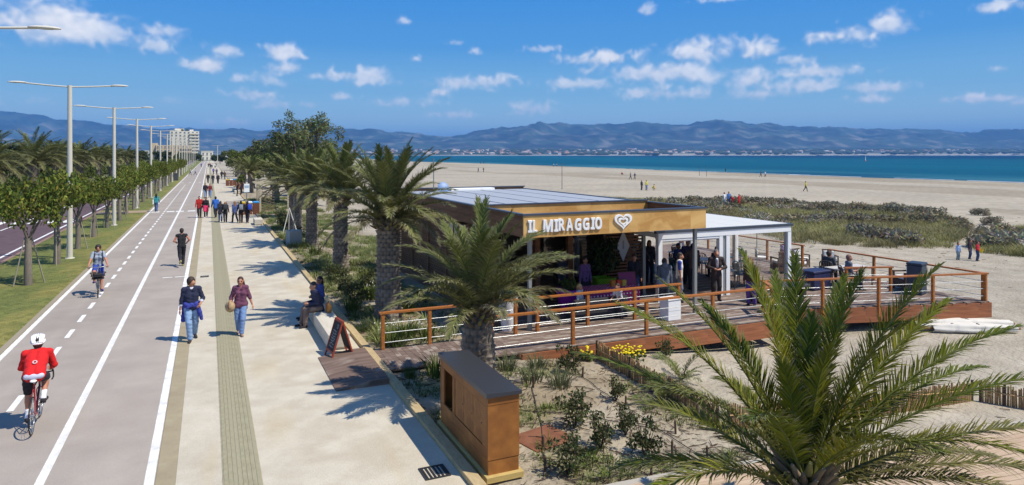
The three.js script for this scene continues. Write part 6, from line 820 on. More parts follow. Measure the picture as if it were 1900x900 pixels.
// ---- strollers farther down the promenade: [label, x, z, turn, options] ----
const away = PI, toCam = 0;
[
  ['man in a red and white jacket walking towards the camera', -0.68, -60, toCam, { h: 1.78, top: [176, 40, 36], coat: 0.5, bottom: [34, 34, 40], pose: walkA }],
  ['woman in a black jacket and pink skirt beside the red-jacketed man', -0.2, -59.8, toCam, { h: 1.7, fem: true, top: [30, 28, 34], coat: 0.4, bottom: [40, 36, 40], skirt: [206, 50, 96], shoes: [220, 220, 220], hairStyle: 'curly', pose: walkB }],
  ['man in a bright blue jacket and dark cap walking away', 0.52, -59.5, away + 0.2, { h: 1.76, top: [44, 98, 180], coat: 0.5, bottom: [30, 30, 38], hair: [30, 40, 40], pose: walkB }],
  ['woman in a dark patterned coat left of the blonde walker', 0.82, -55.6, away, { h: 1.63, fem: true, top: [42, 42, 54], coat: 0.9, bottom: [120, 130, 150], hair: [80, 56, 40], hairStyle: 'long', pose: walkA }],
  ['blonde walker in black with a dark backpack', 1.15, -55, away, { h: 1.6, fem: true, top: [34, 34, 38], coat: 0.6, bottom: [36, 38, 44], hair: [150, 108, 66], hairStyle: 'long', pose: walkB }],
  ['girl with long fair hair in a blue denim jacket', 1.8, -54.7, away + 0.4, { h: 1.64, fem: true, top: [68, 84, 130], coat: 0.4, bottom: [32, 32, 38], hair: [140, 100, 66], hairStyle: 'long', pose: walkA }],
  ['dark-haired girl in black leggings carrying a grey backpack', 2.2, -54.1, away, { h: 1.7, fem: true, top: [36, 32, 38], coat: 0.3, bottom: [60, 46, 48], hair: [34, 28, 28], hairStyle: 'long', pose: walkB }],
  ['girl in black with a bright blue shoulder bag', 2.64, -53.9, away - 0.2, { h: 1.68, fem: true, top: [30, 30, 36], coat: 0.4, bottom: [34, 34, 44], hair: [36, 28, 28], hairStyle: 'long', pose: walkA }],
  ['man in a black jacket and pale jeans walking behind the crossing', -0.35, -87.5, toCam, { h: 1.76, top: [34, 34, 40], coat: 0.5, bottom: jeans, pose: walkB }],
  ['woman in a red plaid shirt and jeans next to the man in pale jeans', 0.15, -87.3, toCam, { h: 1.72, fem: true, top: [120, 44, 50], bottom: [92, 122, 168], hairStyle: 'tail', pose: walkA }],
  ['person in black leaning at the kerb by the notice board', 3.2, -89.4, PI / 2, { h: 1.75, top: [32, 32, 40], coat: 0.5, bottom: [44, 44, 50], pose: { lean: 0.3 } }],
  ['person in a dark coat bending beside the notice board', 3.72, -91.4, PI / 2 + 0.4, { h: 1.72, top: [40, 36, 44], coat: 0.6, bottom: [36, 36, 40], pose: { lean: 0.45 } }],
  ['walker in black, left of three far down the promenade', -0.09, -132, toCam, { top: [36, 34, 38], coat: 0.5, pose: walkA }],
  ['walker in dark blue, middle of three far down the promenade', 0.7, -129, toCam, { top: [38, 40, 60], coat: 0.4, pose: walkB }],
  ['stout walker in dark clothes, right of three far down the promenade', 1.5, -128.8, toCam, { top: [44, 36, 40], coat: 0.8, loose: 0.03, pose: walkA }],
  ['far walker in a violet top', 1.13, -188, toCam, { top: [92, 70, 150], pose: walkA }], ['far walker in grey beside the violet one', 1.84, -183, toCam, { top: [96, 90, 104], pose: walkB }], ['far walker in black near the trees', 2.5, -154, away, { top: [40, 40, 46], coat: 0.5, pose: walkA }], ['far walker in brown near the trees', 3.0, -150, away, { top: [90, 66, 50], coat: 0.3, pose: walkB }],
  ['farthest walker in a pale shirt', 1.36, -290, toCam, { top: [200, 196, 190], pose: walkA }], ['farthest walker in red', 0.6, -303, toCam, { top: [150, 60, 60], pose: walkB }], ['farthest walker in grey', 2.8, -302, away, { top: [110, 110, 120], pose: walkA }], ['farthest walker in dark blue', 0, -297, toCam, { top: [50, 56, 90], pose: walkB }], ['far walker in white by the trees', 2.2, -275, toCam, { top: [216, 214, 210], pose: walkA }], ['far walker in black by the guidance strip', 0.8, -262, away, { top: [40, 40, 44], pose: walkB }],
  ['woman in turquoise with a white bag at the edge of the cycle track', -4.26, -67.9, away, { h: 1.66, fem: true, top: [50, 140, 150], bottom: [66, 92, 130], hair: [34, 28, 28], hairStyle: 'long', pose: walkA }],
  ['person in white crossing the far cycle track', -4.16, -186, PI / 2, { top: [196, 196, 200], bottom: [90, 90, 100], pose: walkA }], ['person in pale grey behind the one crossing the track', -3.0, -185.4, PI / 2, { top: [176, 180, 190], bottom: [100, 104, 116], pose: walkB }], ['tiny figure riding far down the cycle track', -2.7, -300, toCam, { top: [70, 90, 150], pose: walkA }],
].forEach(([l, x, z, t, q], i) => person(l, [x, 0.014, z], t, { cell: z > -70 ? 0.022 : z > -140 ? 0.03 : 0.045, skin: [180, 128, 100], group: 'strollers on the promenade', ...q }));
[[1.15, -54.78, [60, 62, 70], 'dark backpack on the blonde walker'], [2.2, -53.88, [140, 146, 156], 'grey backpack on the dark-haired girl'], [2.8, -53.75, [40, 80, 190], 'bright blue bag of the girl in black']].forEach(([x, z, c, l]) => { const o = thing('backpack', l, 'backpack', [x, 1.0, z], 0); mesh('bag', rbox(0.28, 0.4, 0.15, 0.05), plain(...c, 0.8), o); mesh('pocket', rbox(0.2, 0.16, 0.05, 0.02, 0, 0.04, 0.09), plain(...c.map(v => v * 0.85), 0.8), o); for (const s of [-1, 1]) mesh('strap', tube([[s * 0.09, 0.38, -0.06], [s * 0.1, 0.46, -0.17], [s * 0.11, 0.36, -0.32]], 0.018, 14, 6), plain(40, 40, 46), o); });
{ const o = thing('tote_bag', 'white tote bag of the woman in turquoise', 'bag', [-4.5, 0.68, -67.75]); mesh('bag', rbox(0.1, 0.4, 0.32, 0.03), plain(224, 222, 216), o); mesh('handle', tube([[0, 0.38, -0.1], [0.06, 0.72, 0], [0, 0.38, 0.1]], 0.012, 14, 6), plain(200, 198, 192), o); }
// ---- on the deck ----
const dk = (l, x, z, t, q) => person(l, [x, 0.042, z], t, { cell: 0.02, group: 'people on the deck', ...q });
{
  const m = dk('man in a brown suit and tie standing in the pavilion entrance', 16.06, -18.4, -0.5, { h: 1.8, top: [58, 46, 44], coat: 0.7, bottom: [52, 44, 40], shoes: [36, 28, 26], hair: [110, 100, 94], skin: [190, 130, 104], pose: { handL: [0.1, 1.1, 0.22], handR: [-0.1, 1.1, 0.22], elbowL: [1, -0.4, -0.5], elbowR: [-1, -0.4, -0.5] } });
  m.cl('shirt_front', [cap(m.nb.clone().add(V(0, -0.03, 0.1)), m.nb.clone().add(V(0, -0.3, 0.115)), 0.045, 0.035)], [226, 226, 230]); m.cl('tie', [cap(m.nb.clone().add(V(0, -0.05, 0.145)), m.nb.clone().add(V(0, -0.3, 0.155)), 0.022, 0.022)], [110, 84, 120]);
  const v = dk('man in a pale vest over a blue shirt by the pavilion', 14.75, -18.75, 0.9, { h: 1.72, top: [48, 66, 150], sleeve: 0.4, bottom: [120, 124, 136], hair: [58, 46, 40], pose: { nod: 0.6 } }); v.cl('vest', v.torso(0.03, 0.04).filter((p, i) => i < 6), [222, 214, 202]);
  dk('person in a grey jacket seen from behind at the white pavilion post', 13.6, -18.05, PI - 0.4, { h: 1.7, top: [92, 98, 108], coat: 0.6, bottom: [70, 74, 84], hair: [50, 44, 44], hood: [104, 110, 120], pose: {} });
  const b = thing('carried_bag', 'grey bag slung on the person in the grey jacket', 'bag', [13.35, 0.8, -17.92], 0.4); mesh('bag', rbox(0.34, 0.3, 0.16, 0.06), plain(130, 134, 142), b); mesh('strap', tube([[-0.1, 0.28, 0], [0.1, 0.62, -0.1], [0.14, 0.3, 0]], 0.016, 14, 6), plain(90, 94, 100), b);
  dk('woman in purple trousers half hidden by the palm tips', 16.6, -17.3, -1.0, { h: 1.66, fem: true, top: [70, 50, 44], bottom: [98, 70, 140], hair: [110, 70, 44], hairStyle: 'long', loose: 0.02, pose: { lean: 0.2, nod: 0.6 } });
  dk('fair-haired child in grey behind the inner railing', 10.35, -17.95, 0.5, { h: 1.1, child: true, top: [190, 188, 192], bottom: [120, 120, 130], hair: [200, 160, 100], hairStyle: 'tail' }); dk('child in a white shirt reaching along the sofa', 11.6, -17.62, -1.2, { h: 1.12, child: true, top: [232, 232, 236], sleeve: 0.4, bottom: [60, 60, 70], hair: [40, 32, 30], pose: { lean: 0.4, handL: [0.2, 0.95, 0.5], handR: [-0.2, 0.95, 0.45] } });
  dk('stallholder in lilac behind the crimson table', 11.5, -19.6, 0.1, { h: 1.66, fem: true, top: [120, 80, 120], bottom: [50, 44, 54], hair: [50, 36, 34], hairStyle: 'long' }); dk('woman in black beside the slatted screen', 13.35, -19.4, -0.6, { h: 1.66, fem: true, top: [44, 42, 48], bottom: [50, 80, 130], hair: [90, 60, 44], hairStyle: 'bun' }); dk('man with dark cap at the back of the awning', 11.0, -20.2, 0.3, { h: 1.74, top: [60, 56, 60], bottom: [50, 48, 50], hair: [24, 24, 26] });
  const sit = { pelvis: [0, 0.52, 0], lean: 0.08, footL: [0.12, 0, 0.45], footR: [-0.12, 0, 0.45], handL: [0.18, 0.74, 0.3], handR: [-0.18, 0.74, 0.3] };
  for (const [x, z, t] of [[21.9, -17.9, 1.0], [22.3, -19.1, 1.9]]) stackChair(x < 22 ? 'dark chair under the man in grey on the terrace' : 'dark chair under the dark-haired person on the terrace', [x, DY, z], t, [70, 60, 54], 'occupied terrace chairs');
  dk('man in a grey shirt seated on the terrace, back to the camera', 21.9, -17.9, 1.0 + PI * 0, { h: 1.76, top: [96, 104, 116], sleeve: 0.5, bottom: [44, 44, 62], hair: [130, 96, 84], pose: sit }); dk('dark-haired person seated at the terrace table', 22.3, -19.1, 1.9, { h: 1.7, top: [60, 66, 70], sleeve: 0.45, bottom: [60, 60, 66], hair: [60, 44, 36], hairStyle: 'curly', pose: sit });
  [[18.2, -23.25, 0.2, [50, 60, 110], 'diner in blue at the rear white table'], [19.0, -21.7, 3.0, [70, 66, 80], 'diner in grey with the back to the camera behind the glass'], [19.6, -24.9, 0.3, [190, 190, 196], 'diner in white at the second white table']].forEach(([x, z, t, c, l], i) => { stackChair(['dark chair of the diner in blue', 'dark chair of the diner in grey', 'dark chair of the diner in white'][i], [x, DY, z], t, [60, 54, 52], 'diners\u2019 chairs'); dk(l, x, z, t, { top: c, pose: sit, cell: 0.026 }); });
  [[14.9, -21.2, 0.2, [54, 48, 56], 'guest in dark grey standing inside the pavilion'], [15.7, -21.8, -0.4, [40, 40, 48], 'guest in black standing deep inside the pavilion'], [16.6, -20.3, 2.6, [84, 70, 66], 'guest in brown just inside the pavilion post'], [14.5, -22.8, 0.4, [110, 70, 60], 'guest in rust red at the dark table'], [17.1, -21.2, -0.8, [66, 70, 110], 'guest in blue near the glass panes'], [16.2, -23.4, 0.1, [150, 146, 144], 'guest in light grey at the back of the pavilion']].forEach(([x, z, t, c, l], i) => dk(l, x, z, t, { top: c, bottom: [44, 42, 48], coat: 0.3, cell: 0.028, fem: i % 2 === 1, hairStyle: i % 2 ? 'long' : 'short', pose: i % 2 ? {} : { handL: [0.15, 1.1, 0.25], elbowL: [1, -0.4, -0.4] } }));
}
// ---- on the beach ----
[
  ['toddler in a pale blue shirt on the sand path', 39.0, -24.6, -0.3, { h: 1.02, child: true, top: [150, 176, 214], bottom: [110, 130, 140], hair: [90, 66, 50], cell: 0.022 }], ['child in a red top holding a yellow toy bucket', 39.6, -23.9, 0.1, { h: 1.12, child: true, top: [196, 40, 60], bottom: [50, 74, 110], hair: [56, 40, 36], hairStyle: 'long', cell: 0.022, pose: { handL: [0.08, 1.0, 0.22], handR: [-0.08, 1.0, 0.22] } }], ['child in dark blue just behind the red-topped child', 39.9, -24.5, 0.2, { h: 1.16, child: true, top: [60, 46, 56], bottom: [44, 64, 100], hair: [40, 32, 30], hairStyle: 'long', cell: 0.022 }],
  ['beach walker in white near the scrub', 55.4, -62.1, 0.4, { top: [220, 222, 230], bottom: [190, 196, 210], pose: walkA }], ['person in blue beside the white-clad beach walker', 55.9, -61.9, -0.2, { h: 1.8, top: [90, 130, 190], bottom: [80, 90, 110] }], ['person in red bending over on the beach', 56.4, -61.8, -1.2, { h: 1.7, top: [200, 40, 44], bottom: [40, 40, 50], pose: { lean: 1.2, handL: [0.2, 0.5, 0.5], handR: [-0.2, 0.5, 0.5], pelvis: [0, 0.9, -0.15] } }], ['child in red by the bending person', 57.1, -61.5, 0.2, { h: 1.5, top: [206, 50, 50], bottom: [190, 40, 50] }],
  ['person in a yellow jacket and black trousers on the open beach', 93.2, -84.5, 0.5, { h: 1.8, top: [206, 186, 40], coat: 0.3, bottom: [34, 36, 40], pose: walkA }], ['person in black standing on the beach near the yellow one', 68.4, -97.2, 0.2, { h: 1.75, top: [44, 44, 50], bottom: [70, 64, 66] }], ['person in a yellow top standing beside the one in black', 69.2, -96.9, 0, { h: 1.78, top: [206, 196, 90], bottom: [90, 110, 150] }], ['person in yellow crouching on the beach', 70.3, -96.6, 0.8, { h: 1.7, top: [214, 186, 60], bottom: [200, 180, 120], pose: { pelvis: [0, 0.4, 0], lean: 0.5, footL: [0.12, 0, 0.2], footR: [-0.12, 0, 0.2], handL: [0.2, 0.3, 0.4], handR: [-0.2, 0.3, 0.4] } }],
  ['beach walker in grey, one of a pair toward the water', 97.7, -143.6, 0.6, { h: 1.8, top: [90, 90, 100], pose: walkA }], ['beach walker in navy, other of the pair toward the water', 99.2, -143.9, 0.4, { h: 1.76, top: [60, 64, 90], pose: walkB }], ['small red-clad figure sitting far out on the beach', 122.5, -185, 0, { h: 1.7, top: [190, 60, 50], pose: { pelvis: [0, 0.14, 0], lean: 0.2, footL: [0.15, 0, 0.6], footR: [-0.15, 0, 0.6], handL: [0.3, 0.3, 0.3], handR: [-0.3, 0.3, 0.3] } }],
  ['distant beach walker, left of a pair on pale sand', 87.7, -224, 0.3, { top: [80, 80, 96], pose: walkA }], ['distant beach walker, right of a pair on pale sand', 89.6, -223.7, 0.3, { top: [110, 84, 84], pose: walkB }], ['tiny dark figure at the far water edge', 180, -455, 0, { top: [50, 50, 60] }], ['second tiny dark figure at the far water edge', 182.5, -455, 0, { top: [60, 56, 70] }], ['tiny pale figure at the water edge', 176, -334, 0, { top: [200, 200, 204] }], ['second tiny pale figure at the water edge', 178, -334, 0, { top: [190, 170, 160] }],
  ['dark figure standing in the shallows', 182, -203.3, 0.2, { top: [50, 50, 58] }], ['beach couple by the water, person in black', 148.9, -151.4, 0.4, { h: 1.8, top: [46, 46, 54], pose: walkA }], ['beach couple by the water, person in white', 150.2, -151, 0.4, { h: 1.74, top: [216, 216, 220], pose: walkB }],
].forEach(([l, x, z, t, q]) => person(l, [x, landY(x, z) - 0.01, z], t, { cell: 0.04, skin: [180, 128, 100], group: 'people on the beach', ...q }));
{ const o = thing('toy_bucket', 'yellow toy bucket held by the child in red', 'bucket', [39.62, landY(39.6, -23.9) + 0.5, -23.7]); mesh('pail', lathe([[0, 0], [0.075, 0], [0.1, 0.17], [0.094, 0.17], [0.07, 0.01], [0, 0.01]], 16), plain(230, 196, 30, 0.5), o); mesh('handle', new THREE.TorusGeometry(0.09, 0.008, 5, 16, PI).translate(0, 0.17, 0), plain(230, 196, 30), o); }
// ================= PLANTED STRIP, SCRUB, BEACH DETAILS =================
function tuftGeo({ n = 60, h = 0.5, spread = 0.3, w = 0.012, cols, seed = 1, bend = 0.5, lean = 0.5 }) {   // upright blades from one root
  const q = rng(seed), pos = [], col = [], idx = [];
  for (let i = 0; i < n; i++) {
    const a = q() * TAU, r = spread * Math.sqrt(q()) * 0.6, H = h * (0.5 + 0.6 * q()), out = lean * (0.3 + q()), b0 = V(Math.cos(a) * r, -0.03, Math.sin(a) * r), d = V(Math.cos(a + (q() - 0.5)), 0, Math.sin(a + (q() - 0.5))), m = b0.clone().add(V(d.x * out * H * 0.35, H * 0.55, d.z * out * H * 0.35)), t = b0.clone().add(V(d.x * out * H * (0.7 + bend * 0.6), H * (1 - bend * 0.25), d.z * out * H * (0.7 + bend * 0.6))), W = V(-d.z, 0, d.x), k = w * (0.7 + 0.6 * q()), s = pos.length / 3;
    for (const [p, e] of [[b0, -0.5], [b0, 0.5], [m, -0.4], [m, 0.4], [t, 0]]) { const v = p.clone().addScaledVector(W, e * k); pos.push(v.x, v.y, v.z); }
    idx.push(s, s + 2, s + 1, s + 1, s + 2, s + 3, s + 2, s + 4, s + 3); const c = mix3(cols[0], cols[1], q()), c2 = mix3(c, cols[2] ?? cols[1], 0.6 * q()); col.push(...c, ...c, ...c, ...c, ...c2);
  }
  return build(pos, col, idx);
}
const dryLeaf = leafMat({ roughness: 0.9, transmission: 0.2 });
const greenBlade = [[0.06, 0.10, 0.02], [0.14, 0.17, 0.04], [0.2, 0.19, 0.08]], greyBlade = [[0.085, 0.10, 0.05], [0.17, 0.18, 0.09], [0.24, 0.22, 0.15]];
const T1 = [1, 2, 3].map(s => tuftGeo({ n: 110, h: 0.5, spread: 0.34, w: 0.022, cols: greenBlade, seed: s, lean: 0.6 })), T2 = [4, 5].map(s => tuftGeo({ n: 120, h: 0.42, spread: 0.36, w: 0.016, cols: greyBlade, seed: s, lean: 0.8 }));
const SH = [6, 7, 8].map(s => { const q = rng(s), c = []; for (let i = 0; i < 16; i++) { const a = q() * TAU, r = 0.22 * Math.sqrt(q()); c.push([Math.cos(a) * r, 0.12 + 0.42 * q(), Math.sin(a) * r, 0.07 + 0.06 * q()]); } return { crown: crownGeo(c, 520, 0.032, [[0.05, 0.065, 0.024], [0.13, 0.14, 0.06]], s, 2.2), stems: join(Array.from({ length: 7 }, (_, i) => bar(V(0, -0.04, 0), V(Math.cos(i * 2.4) * 0.14, 0.45, Math.sin(i * 2.4) * 0.14), 0.008, 0.004, 5))) }; });
const twig = plain(84, 68, 54, 0.95);
const tuft = (label, x, z, k, v, grey = false) => { const m = single('grass_clump', (grey ? T2 : T1)[v % (grey ? 2 : 3)], dryLeaf, label, 'plant', [x, landY(x, z), z], v * 1.7, 'clumps in the planted strip'); m.scale.setScalar(k); return m; };
const shrub = (label, x, z, k, v) => { const o = thing('small_shrub', label, 'shrub', [x, landY(x, z), z], v * 2.1, 'shrubs in the planted strip'); mesh('foliage', SH[v % 3].crown, leafGreen, o); mesh('stems', SH[v % 3].stems, twig, o); o.scale.setScalar(k); return o; };
tuft('large bright green clump at the walkway edge above the cabinet', 4.85, -15.05, 1.35, 0); tuft('low green clump beside the kerb at the ramp', 4.25, -15.2, 0.6, 1); tuft('grey-green clump right of the stout palm', 6.75, -13.9, 1.05, 0, true); tuft('tall grey-green clump below the front railing', 7.2, -13.4, 1.15, 1, true); tuft('grey clump against the deck board behind the stout palm', 6.6, -15.0, 1.1, 1, true); tuft('wispy clump under the railing start', 7.4, -14.9, 1.0, 0, true);
shrub('leafy shrub beside the rusty plate', 6.35, -11.2, 1.25, 0); shrub('dark shrub between the plate and the boardwalk', 6.3, -10.2, 1.1, 1); shrub('dark upright shrub nearest the boardwalk', 6.9, -9.7, 1.2, 2); shrub('spreading shrub in front of the cabinet end', 5.3, -9.55, 1.15, 0); shrub('shrub midway along the reed fence', 8.0, -12.3, 0.9, 1); shrub('sparse shrub between two stakes under the railing', 7.9, -14.3, 1.15, 2); shrub('low round green bush at the foot of the deck board', 11.4, -15.1, 0.95, 0); shrub('thin shrub right of the rusty plate', 7.1, -10.6, 1.0, 1); shrub('shrub by the left end of the reed fence', 8.5, -15.0, 0.8, 2);
[['tall green clump at the foot of the second palm', 5.9, -21.6, 1.5, 0], ['green clump behind the bench end', 4.35, -22.3, 1.2, 1], ['bushy clump between the first two tall palms', 5.2, -24.0, 1.5, 2], ['clump in front of the second tall palm', 5.0, -29.2, 1.4, 0], ['clump left of the black tub', 5.9, -27.8, 1.3, 1], ['clump at the kerb behind the concrete block', 4.7, -38.4, 1.2, 2], ['green clump beside the third palm', 5.0, -35.8, 1.5, 0], ['tall clump near the railing corner', 5.0, -18.4, 1.5, 2], ['clump under the walkway railing', 5.6, -18.2, 1.2, 0], ['clump beside the walkway post', 4.55, -18.0, 1.25, 1], ['clump near the restaurant stilts', 7.0, -23.2, 1.2, 1], ['clump by the slatted wall', 7.1, -20.1, 1.1, 2]].forEach(([l, x, z, k, v]) => tuft(l, x, z, k, v));
[['dark shrub beside the second palm trunk', 4.5, -22.9, 1.7, 0], ['dark shrub behind the seated couple', 4.55, -24.8, 1.6, 1], ['shrub with pale blooms between the palms', 5.5, -25.6, 1.5, 2], ['shrub at the kerb past the bench', 4.5, -27.5, 1.5, 0], ['dark shrub beside the concrete block', 4.9, -41.3, 1.6, 1], ['shrub under the fourth palm', 4.8, -49.5, 1.8, 2], ['shrub before the pergola', 5.0, -54, 1.8, 0]].forEach(([l, x, z, k, v]) => shrub(l, x, z, k, v));
{ // pale blooms
  const q = rng(6), g = new THREE.IcosahedronGeometry(0.022, 0); [['white daisies behind the seated couple', 5.1, -25.2], ['white daisies at the walkway railing', 5.0, -18.9]].forEach(([l, x, z]) => { const a = []; for (let i = 0; i < 40; i++) { const dx = (q() - 0.5) * 1.3, dz = (q() - 0.5) * 1.1; a.push(g.clone().translate(dx, 0.22 + 0.15 * q(), dz), bar(V(dx, -0.03, dz), V(dx, 0.24, dz), 0.003, 0.003, 3)); } single('daisy_clump', join(a), plain(226, 224, 206, 0.9), l, 'flowers', [x, landY(x, z), z]); });
  const fl = (l, x, z, n, R0) => { const o = thing('flower_clump', l, 'flowers', [x, landY(x, z), z]), a = [], b = []; for (let i = 0; i < n; i++) { const an = q() * TAU, r = R0 * Math.sqrt(q()), dx = Math.cos(an) * r, dz = Math.sin(an) * r * 0.6, y = 0.2 + 0.16 * q(); a.push(new THREE.IcosahedronGeometry(0.036, 0).scale(1, 0.6, 1).translate(dx, y, dz)); b.push([dx, y * 0.5, dz, 0.07]); } mesh('blossom', join(a), plain(232, 208, 22, 0.8), o); mesh('foliage', crownGeo(b, 420, 0.05, mid, 3), leafGreen, o); };
  fl('bright yellow flowers right of the reed fence end', 10.15, -15.12, 70, 0.55); fl('small yellow flower patch left of the reed fence', 9.0, -15.2, 18, 0.2);
}
{ // young palm shoot at the reed fence
  const o = thing('palm_shoot', 'small young palm growing at the reed fence', 'palm', [8.95, landY(8.95, -12.0) - 0.02, -12.0]); for (let i = 0; i < 12; i++) { const m = mesh('frond', frondGeo({ len: 0.8, elev: 1.2 - (i % 4) * 0.28, droop: 0.7, n: 26, leafLen: 0.22, leafW: 0.02, seed: 400 + i, dry: 0.2 }), leafGreen, o); m.rotation.y = i * 2.4; }
  const o2 = thing('palm_shoot', 'second young palm on the sand beyond the reed fence', 'palm', [10.6, landY(10.6, -13.4) - 0.02, -13.4]); for (let i = 0; i < 11; i++) { const m = mesh('frond', frondGeo({ len: 0.95, elev: 1.2 - (i % 4) * 0.3, droop: 0.8, n: 26, leafLen: 0.22, leafW: 0.02, seed: 420 + i, dry: 0.4 }), leafGreen, o2); m.rotation.y = i * 2.4 + 1; }
}
// stakes and hoses
[[8.3, -14.7, 'below the front railing'], [7.92, -11.83, 'midway up the sand bank'], [4.98, -9.75, 'at the near end of the cabinet'], [5.34, -10.5, 'beside the rusty plate'], [7.86, -9.22, 'at the boardwalk edge under the big palm'], [6.56, -9.05, 'at the boardwalk edge by the dark shrub'], [8.1, -13.9, 'near the left end of the reed fence'], [6.6, -13.5, 'right of the stout palm'], [7.4, -9.6, 'between the shrubs and the boardwalk'], [8.1, -10.4, 'at the foot of the reed fence']].forEach(([x, z, l], i) => { const o = thing('wooden_stake', 'short dark wooden stake ' + l, 'stake', [x, landY(x, z), z], i, 'stakes in the planted strip'); mesh('shaft', bar(V(0, -0.1, 0), V(0.01, 0.24, 0.01), 0.022, 0.022, 7), twig, o); mesh('tip', new THREE.CylinderGeometry(0.006, 0.022, 0.03, 7).translate(0.01, 0.255, 0.01), twig, o); });
[[[5, -9.75], [5.34, -10.5], [6.6, -13.5], [7.3, -15]], [[7.86, -9.22], [6.56, -9.05], [5.2, -9.3]], [[8.1, -10.4], [6.6, -11.8], [4.9, -12.9]], [[7.92, -11.83], [8.1, -13.9], [8.3, -14.7]], [[7.86, -9.22], [7.92, -11.83]]].forEach((p, i) => { const pts = []; for (let s = 0; s < p.length - 1; s++) for (let k = 0; k <= 5; k++) { if (s && !k) continue; const x = lerp(p[s][0], p[s + 1][0], k / 5) + 0.06 * (hash(i * 9 + s, k) - 0.5), z = lerp(p[s][1], p[s + 1][1], k / 5) + 0.06 * (hash(k, i * 9 + s) - 0.5); pts.push(V(x, landY(x, z) + 0.025, z)); } if (pts.length < 4) return; single('drip_hose', tube(pts, 0.009, 40, 5), plain(52, 46, 42, 0.8), ['brown drip hose running from the cabinet to the deck', 'brown drip hose along the boardwalk edge', 'brown drip hose crossing behind the cabinet', 'brown drip hose beside the reed fence', 'brown drip hose over the bare bank'][i], 'hose'); });
single('rusty_plate', rbox(0.95, 0.03, 0.8, 0.008), mat({ map: mottle([112, 68, 46], [138, 90, 62], { tile: 0.8, period: 5, seed: 66 }), roughness: 0.85 }), 'square rust-brown cover plate on the sand by the cabinet', 'plate', [5.55, landY(5.55, -10.95) - 0.01, -10.95], 0.25);
{ // reed fences: every cane its own piece
  const cm = [0, 1, 2].map(i => mat({ map: woodTex([[150, 116, 74], [176, 140, 92], [126, 98, 68]][i], [[182, 146, 100], [204, 170, 120], [156, 126, 90]][i], { seed: 70 + i, tile: 0.5 }), roughness: 0.9 })), q = rng(44);
  const fence = (l, [x0, z0], [x1, z1], h) => { const o = thing('reed_fence', l, 'fence', [0, 0, 0], 0, 'reed fences'), L = Math.hypot(x1 - x0, z1 - z0), n = Math.round(L / 0.031); for (let i = 0; i <= n; i++) { const x = lerp(x0, x1, i / n), z = lerp(z0, z1, i / n), y = landY(x, z), k = h * (0.86 + 0.28 * q()); mesh('reed', bar(V(x + (q() - 0.5) * 0.02, y - 0.06, z + (q() - 0.5) * 0.02), V(x + (q() - 0.5) * 0.04, y + k, z + (q() - 0.5) * 0.04), 0.017, 0.015, 5), cm[i % 3], o); } const nx = -(z1 - z0) / L, nz = (x1 - x0) / L; for (const f of [0.62]) for (const s of [-1, 1]) mesh('cross_cane', bar(V(x0 + nx * 0.03 * s, landY(x0, z0) + h * f, z0 + nz * 0.03 * s), V(x1 + nx * 0.03 * s, landY(x1, z1) + h * f, z1 + nz * 0.03 * s), 0.013, 0.013, 5), cm[1], o); for (let i = 0; i <= 3; i++) { const x = lerp(x0, x1, i / 3), z = lerp(z0, z1, i / 3); mesh('fence_post', bar(V(x, landY(x, z) - 0.15, z), V(x, landY(x, z) + h * 1.1, z), 0.03, 0.03, 7), twig, o); } };
  fence('low reed fence running down from the yellow flowers', [9.35, -15.3], [9.2, -10.5], 0.46); fence('low reed fence parallel to the boardwalk behind the big palm', [9.35, -10.35], [16.7, -10.2], 0.46); fence('short reed fence piece at the right picture edge', [16.85, -10.1], [17.6, -8.9], 0.46);
}
// boardwalk to the sea
{ const by = x => bankY(x) - Math.max(0, x - 16) / 168 * 0.8 + 0.085; const pm = mat({ map: woodTex([172, 146, 118], [194, 170, 142], { seed: 75, tile: 3, streak: 34, size: 512 }), roughness: 0.9 }), o = structure('boardwalk', sheet(span(3.9, 60, 60), [-8.75, -4.6], x => by(x) - 0.02, null), pm, 'pale pinkish boardwalk leading to the sea'); for (let i = 0; i < 27; i++) { const pos = sheet(span(3.9, 60, 40), [-8.75 + i * 0.155, -8.75 + i * 0.155 + 0.149], x => by(x) + 0.004 * hash(i, 5), null); mesh('board', pos, pm, o); }
  structure('boardwalk_edge', sheet(span(3.9, 60, 60), [-8.9, -8.752], x => by(x) - 0.012, null), plain(172, 164, 150), 'grey edge strip of the boardwalk'); }
// ---- loose cover: litter, weeds, lawn, scrub (no one could count it) ----
function scatter(name, label, geo, material, spots, scaleOf, tint) { const im = new THREE.InstancedMesh(geo, material, spots.length), M = new THREE.Matrix4(), Q = new THREE.Quaternion(), E = new THREE.Euler(); spots.forEach((p, i) => { E.set(p[4] ?? 0, hash(i, 77) * TAU, p[5] ?? 0); Q.setFromEuler(E); const s = scaleOf(i); M.compose(V(p[0], p[1], p[2]), Q, V(s, s * (0.85 + 0.3 * hash(i, 78)), s)); im.setMatrixAt(i, M); if (tint) im.setColorAt(i, new THREE.Color(...tint(i))); }); im.name = numbered(name); im.userData = { kind: 'stuff', label }; scene.add(im); return im; }
const vary = (i) => { const k = 0.75 + 0.5 * hash(i, 91); return [k * (0.9 + 0.2 * hash(i, 92)), k, k * (0.9 + 0.2 * hash(i, 93))]; };
const onPath = (x, z) => (x < 7.6 && z < -15.5 && z > -17.4) || (x > 7.2 && z < -15.4) || (x > 3.6 && x < 4.8 && z > -12.3 && z < -9.5) || z > -8.9;
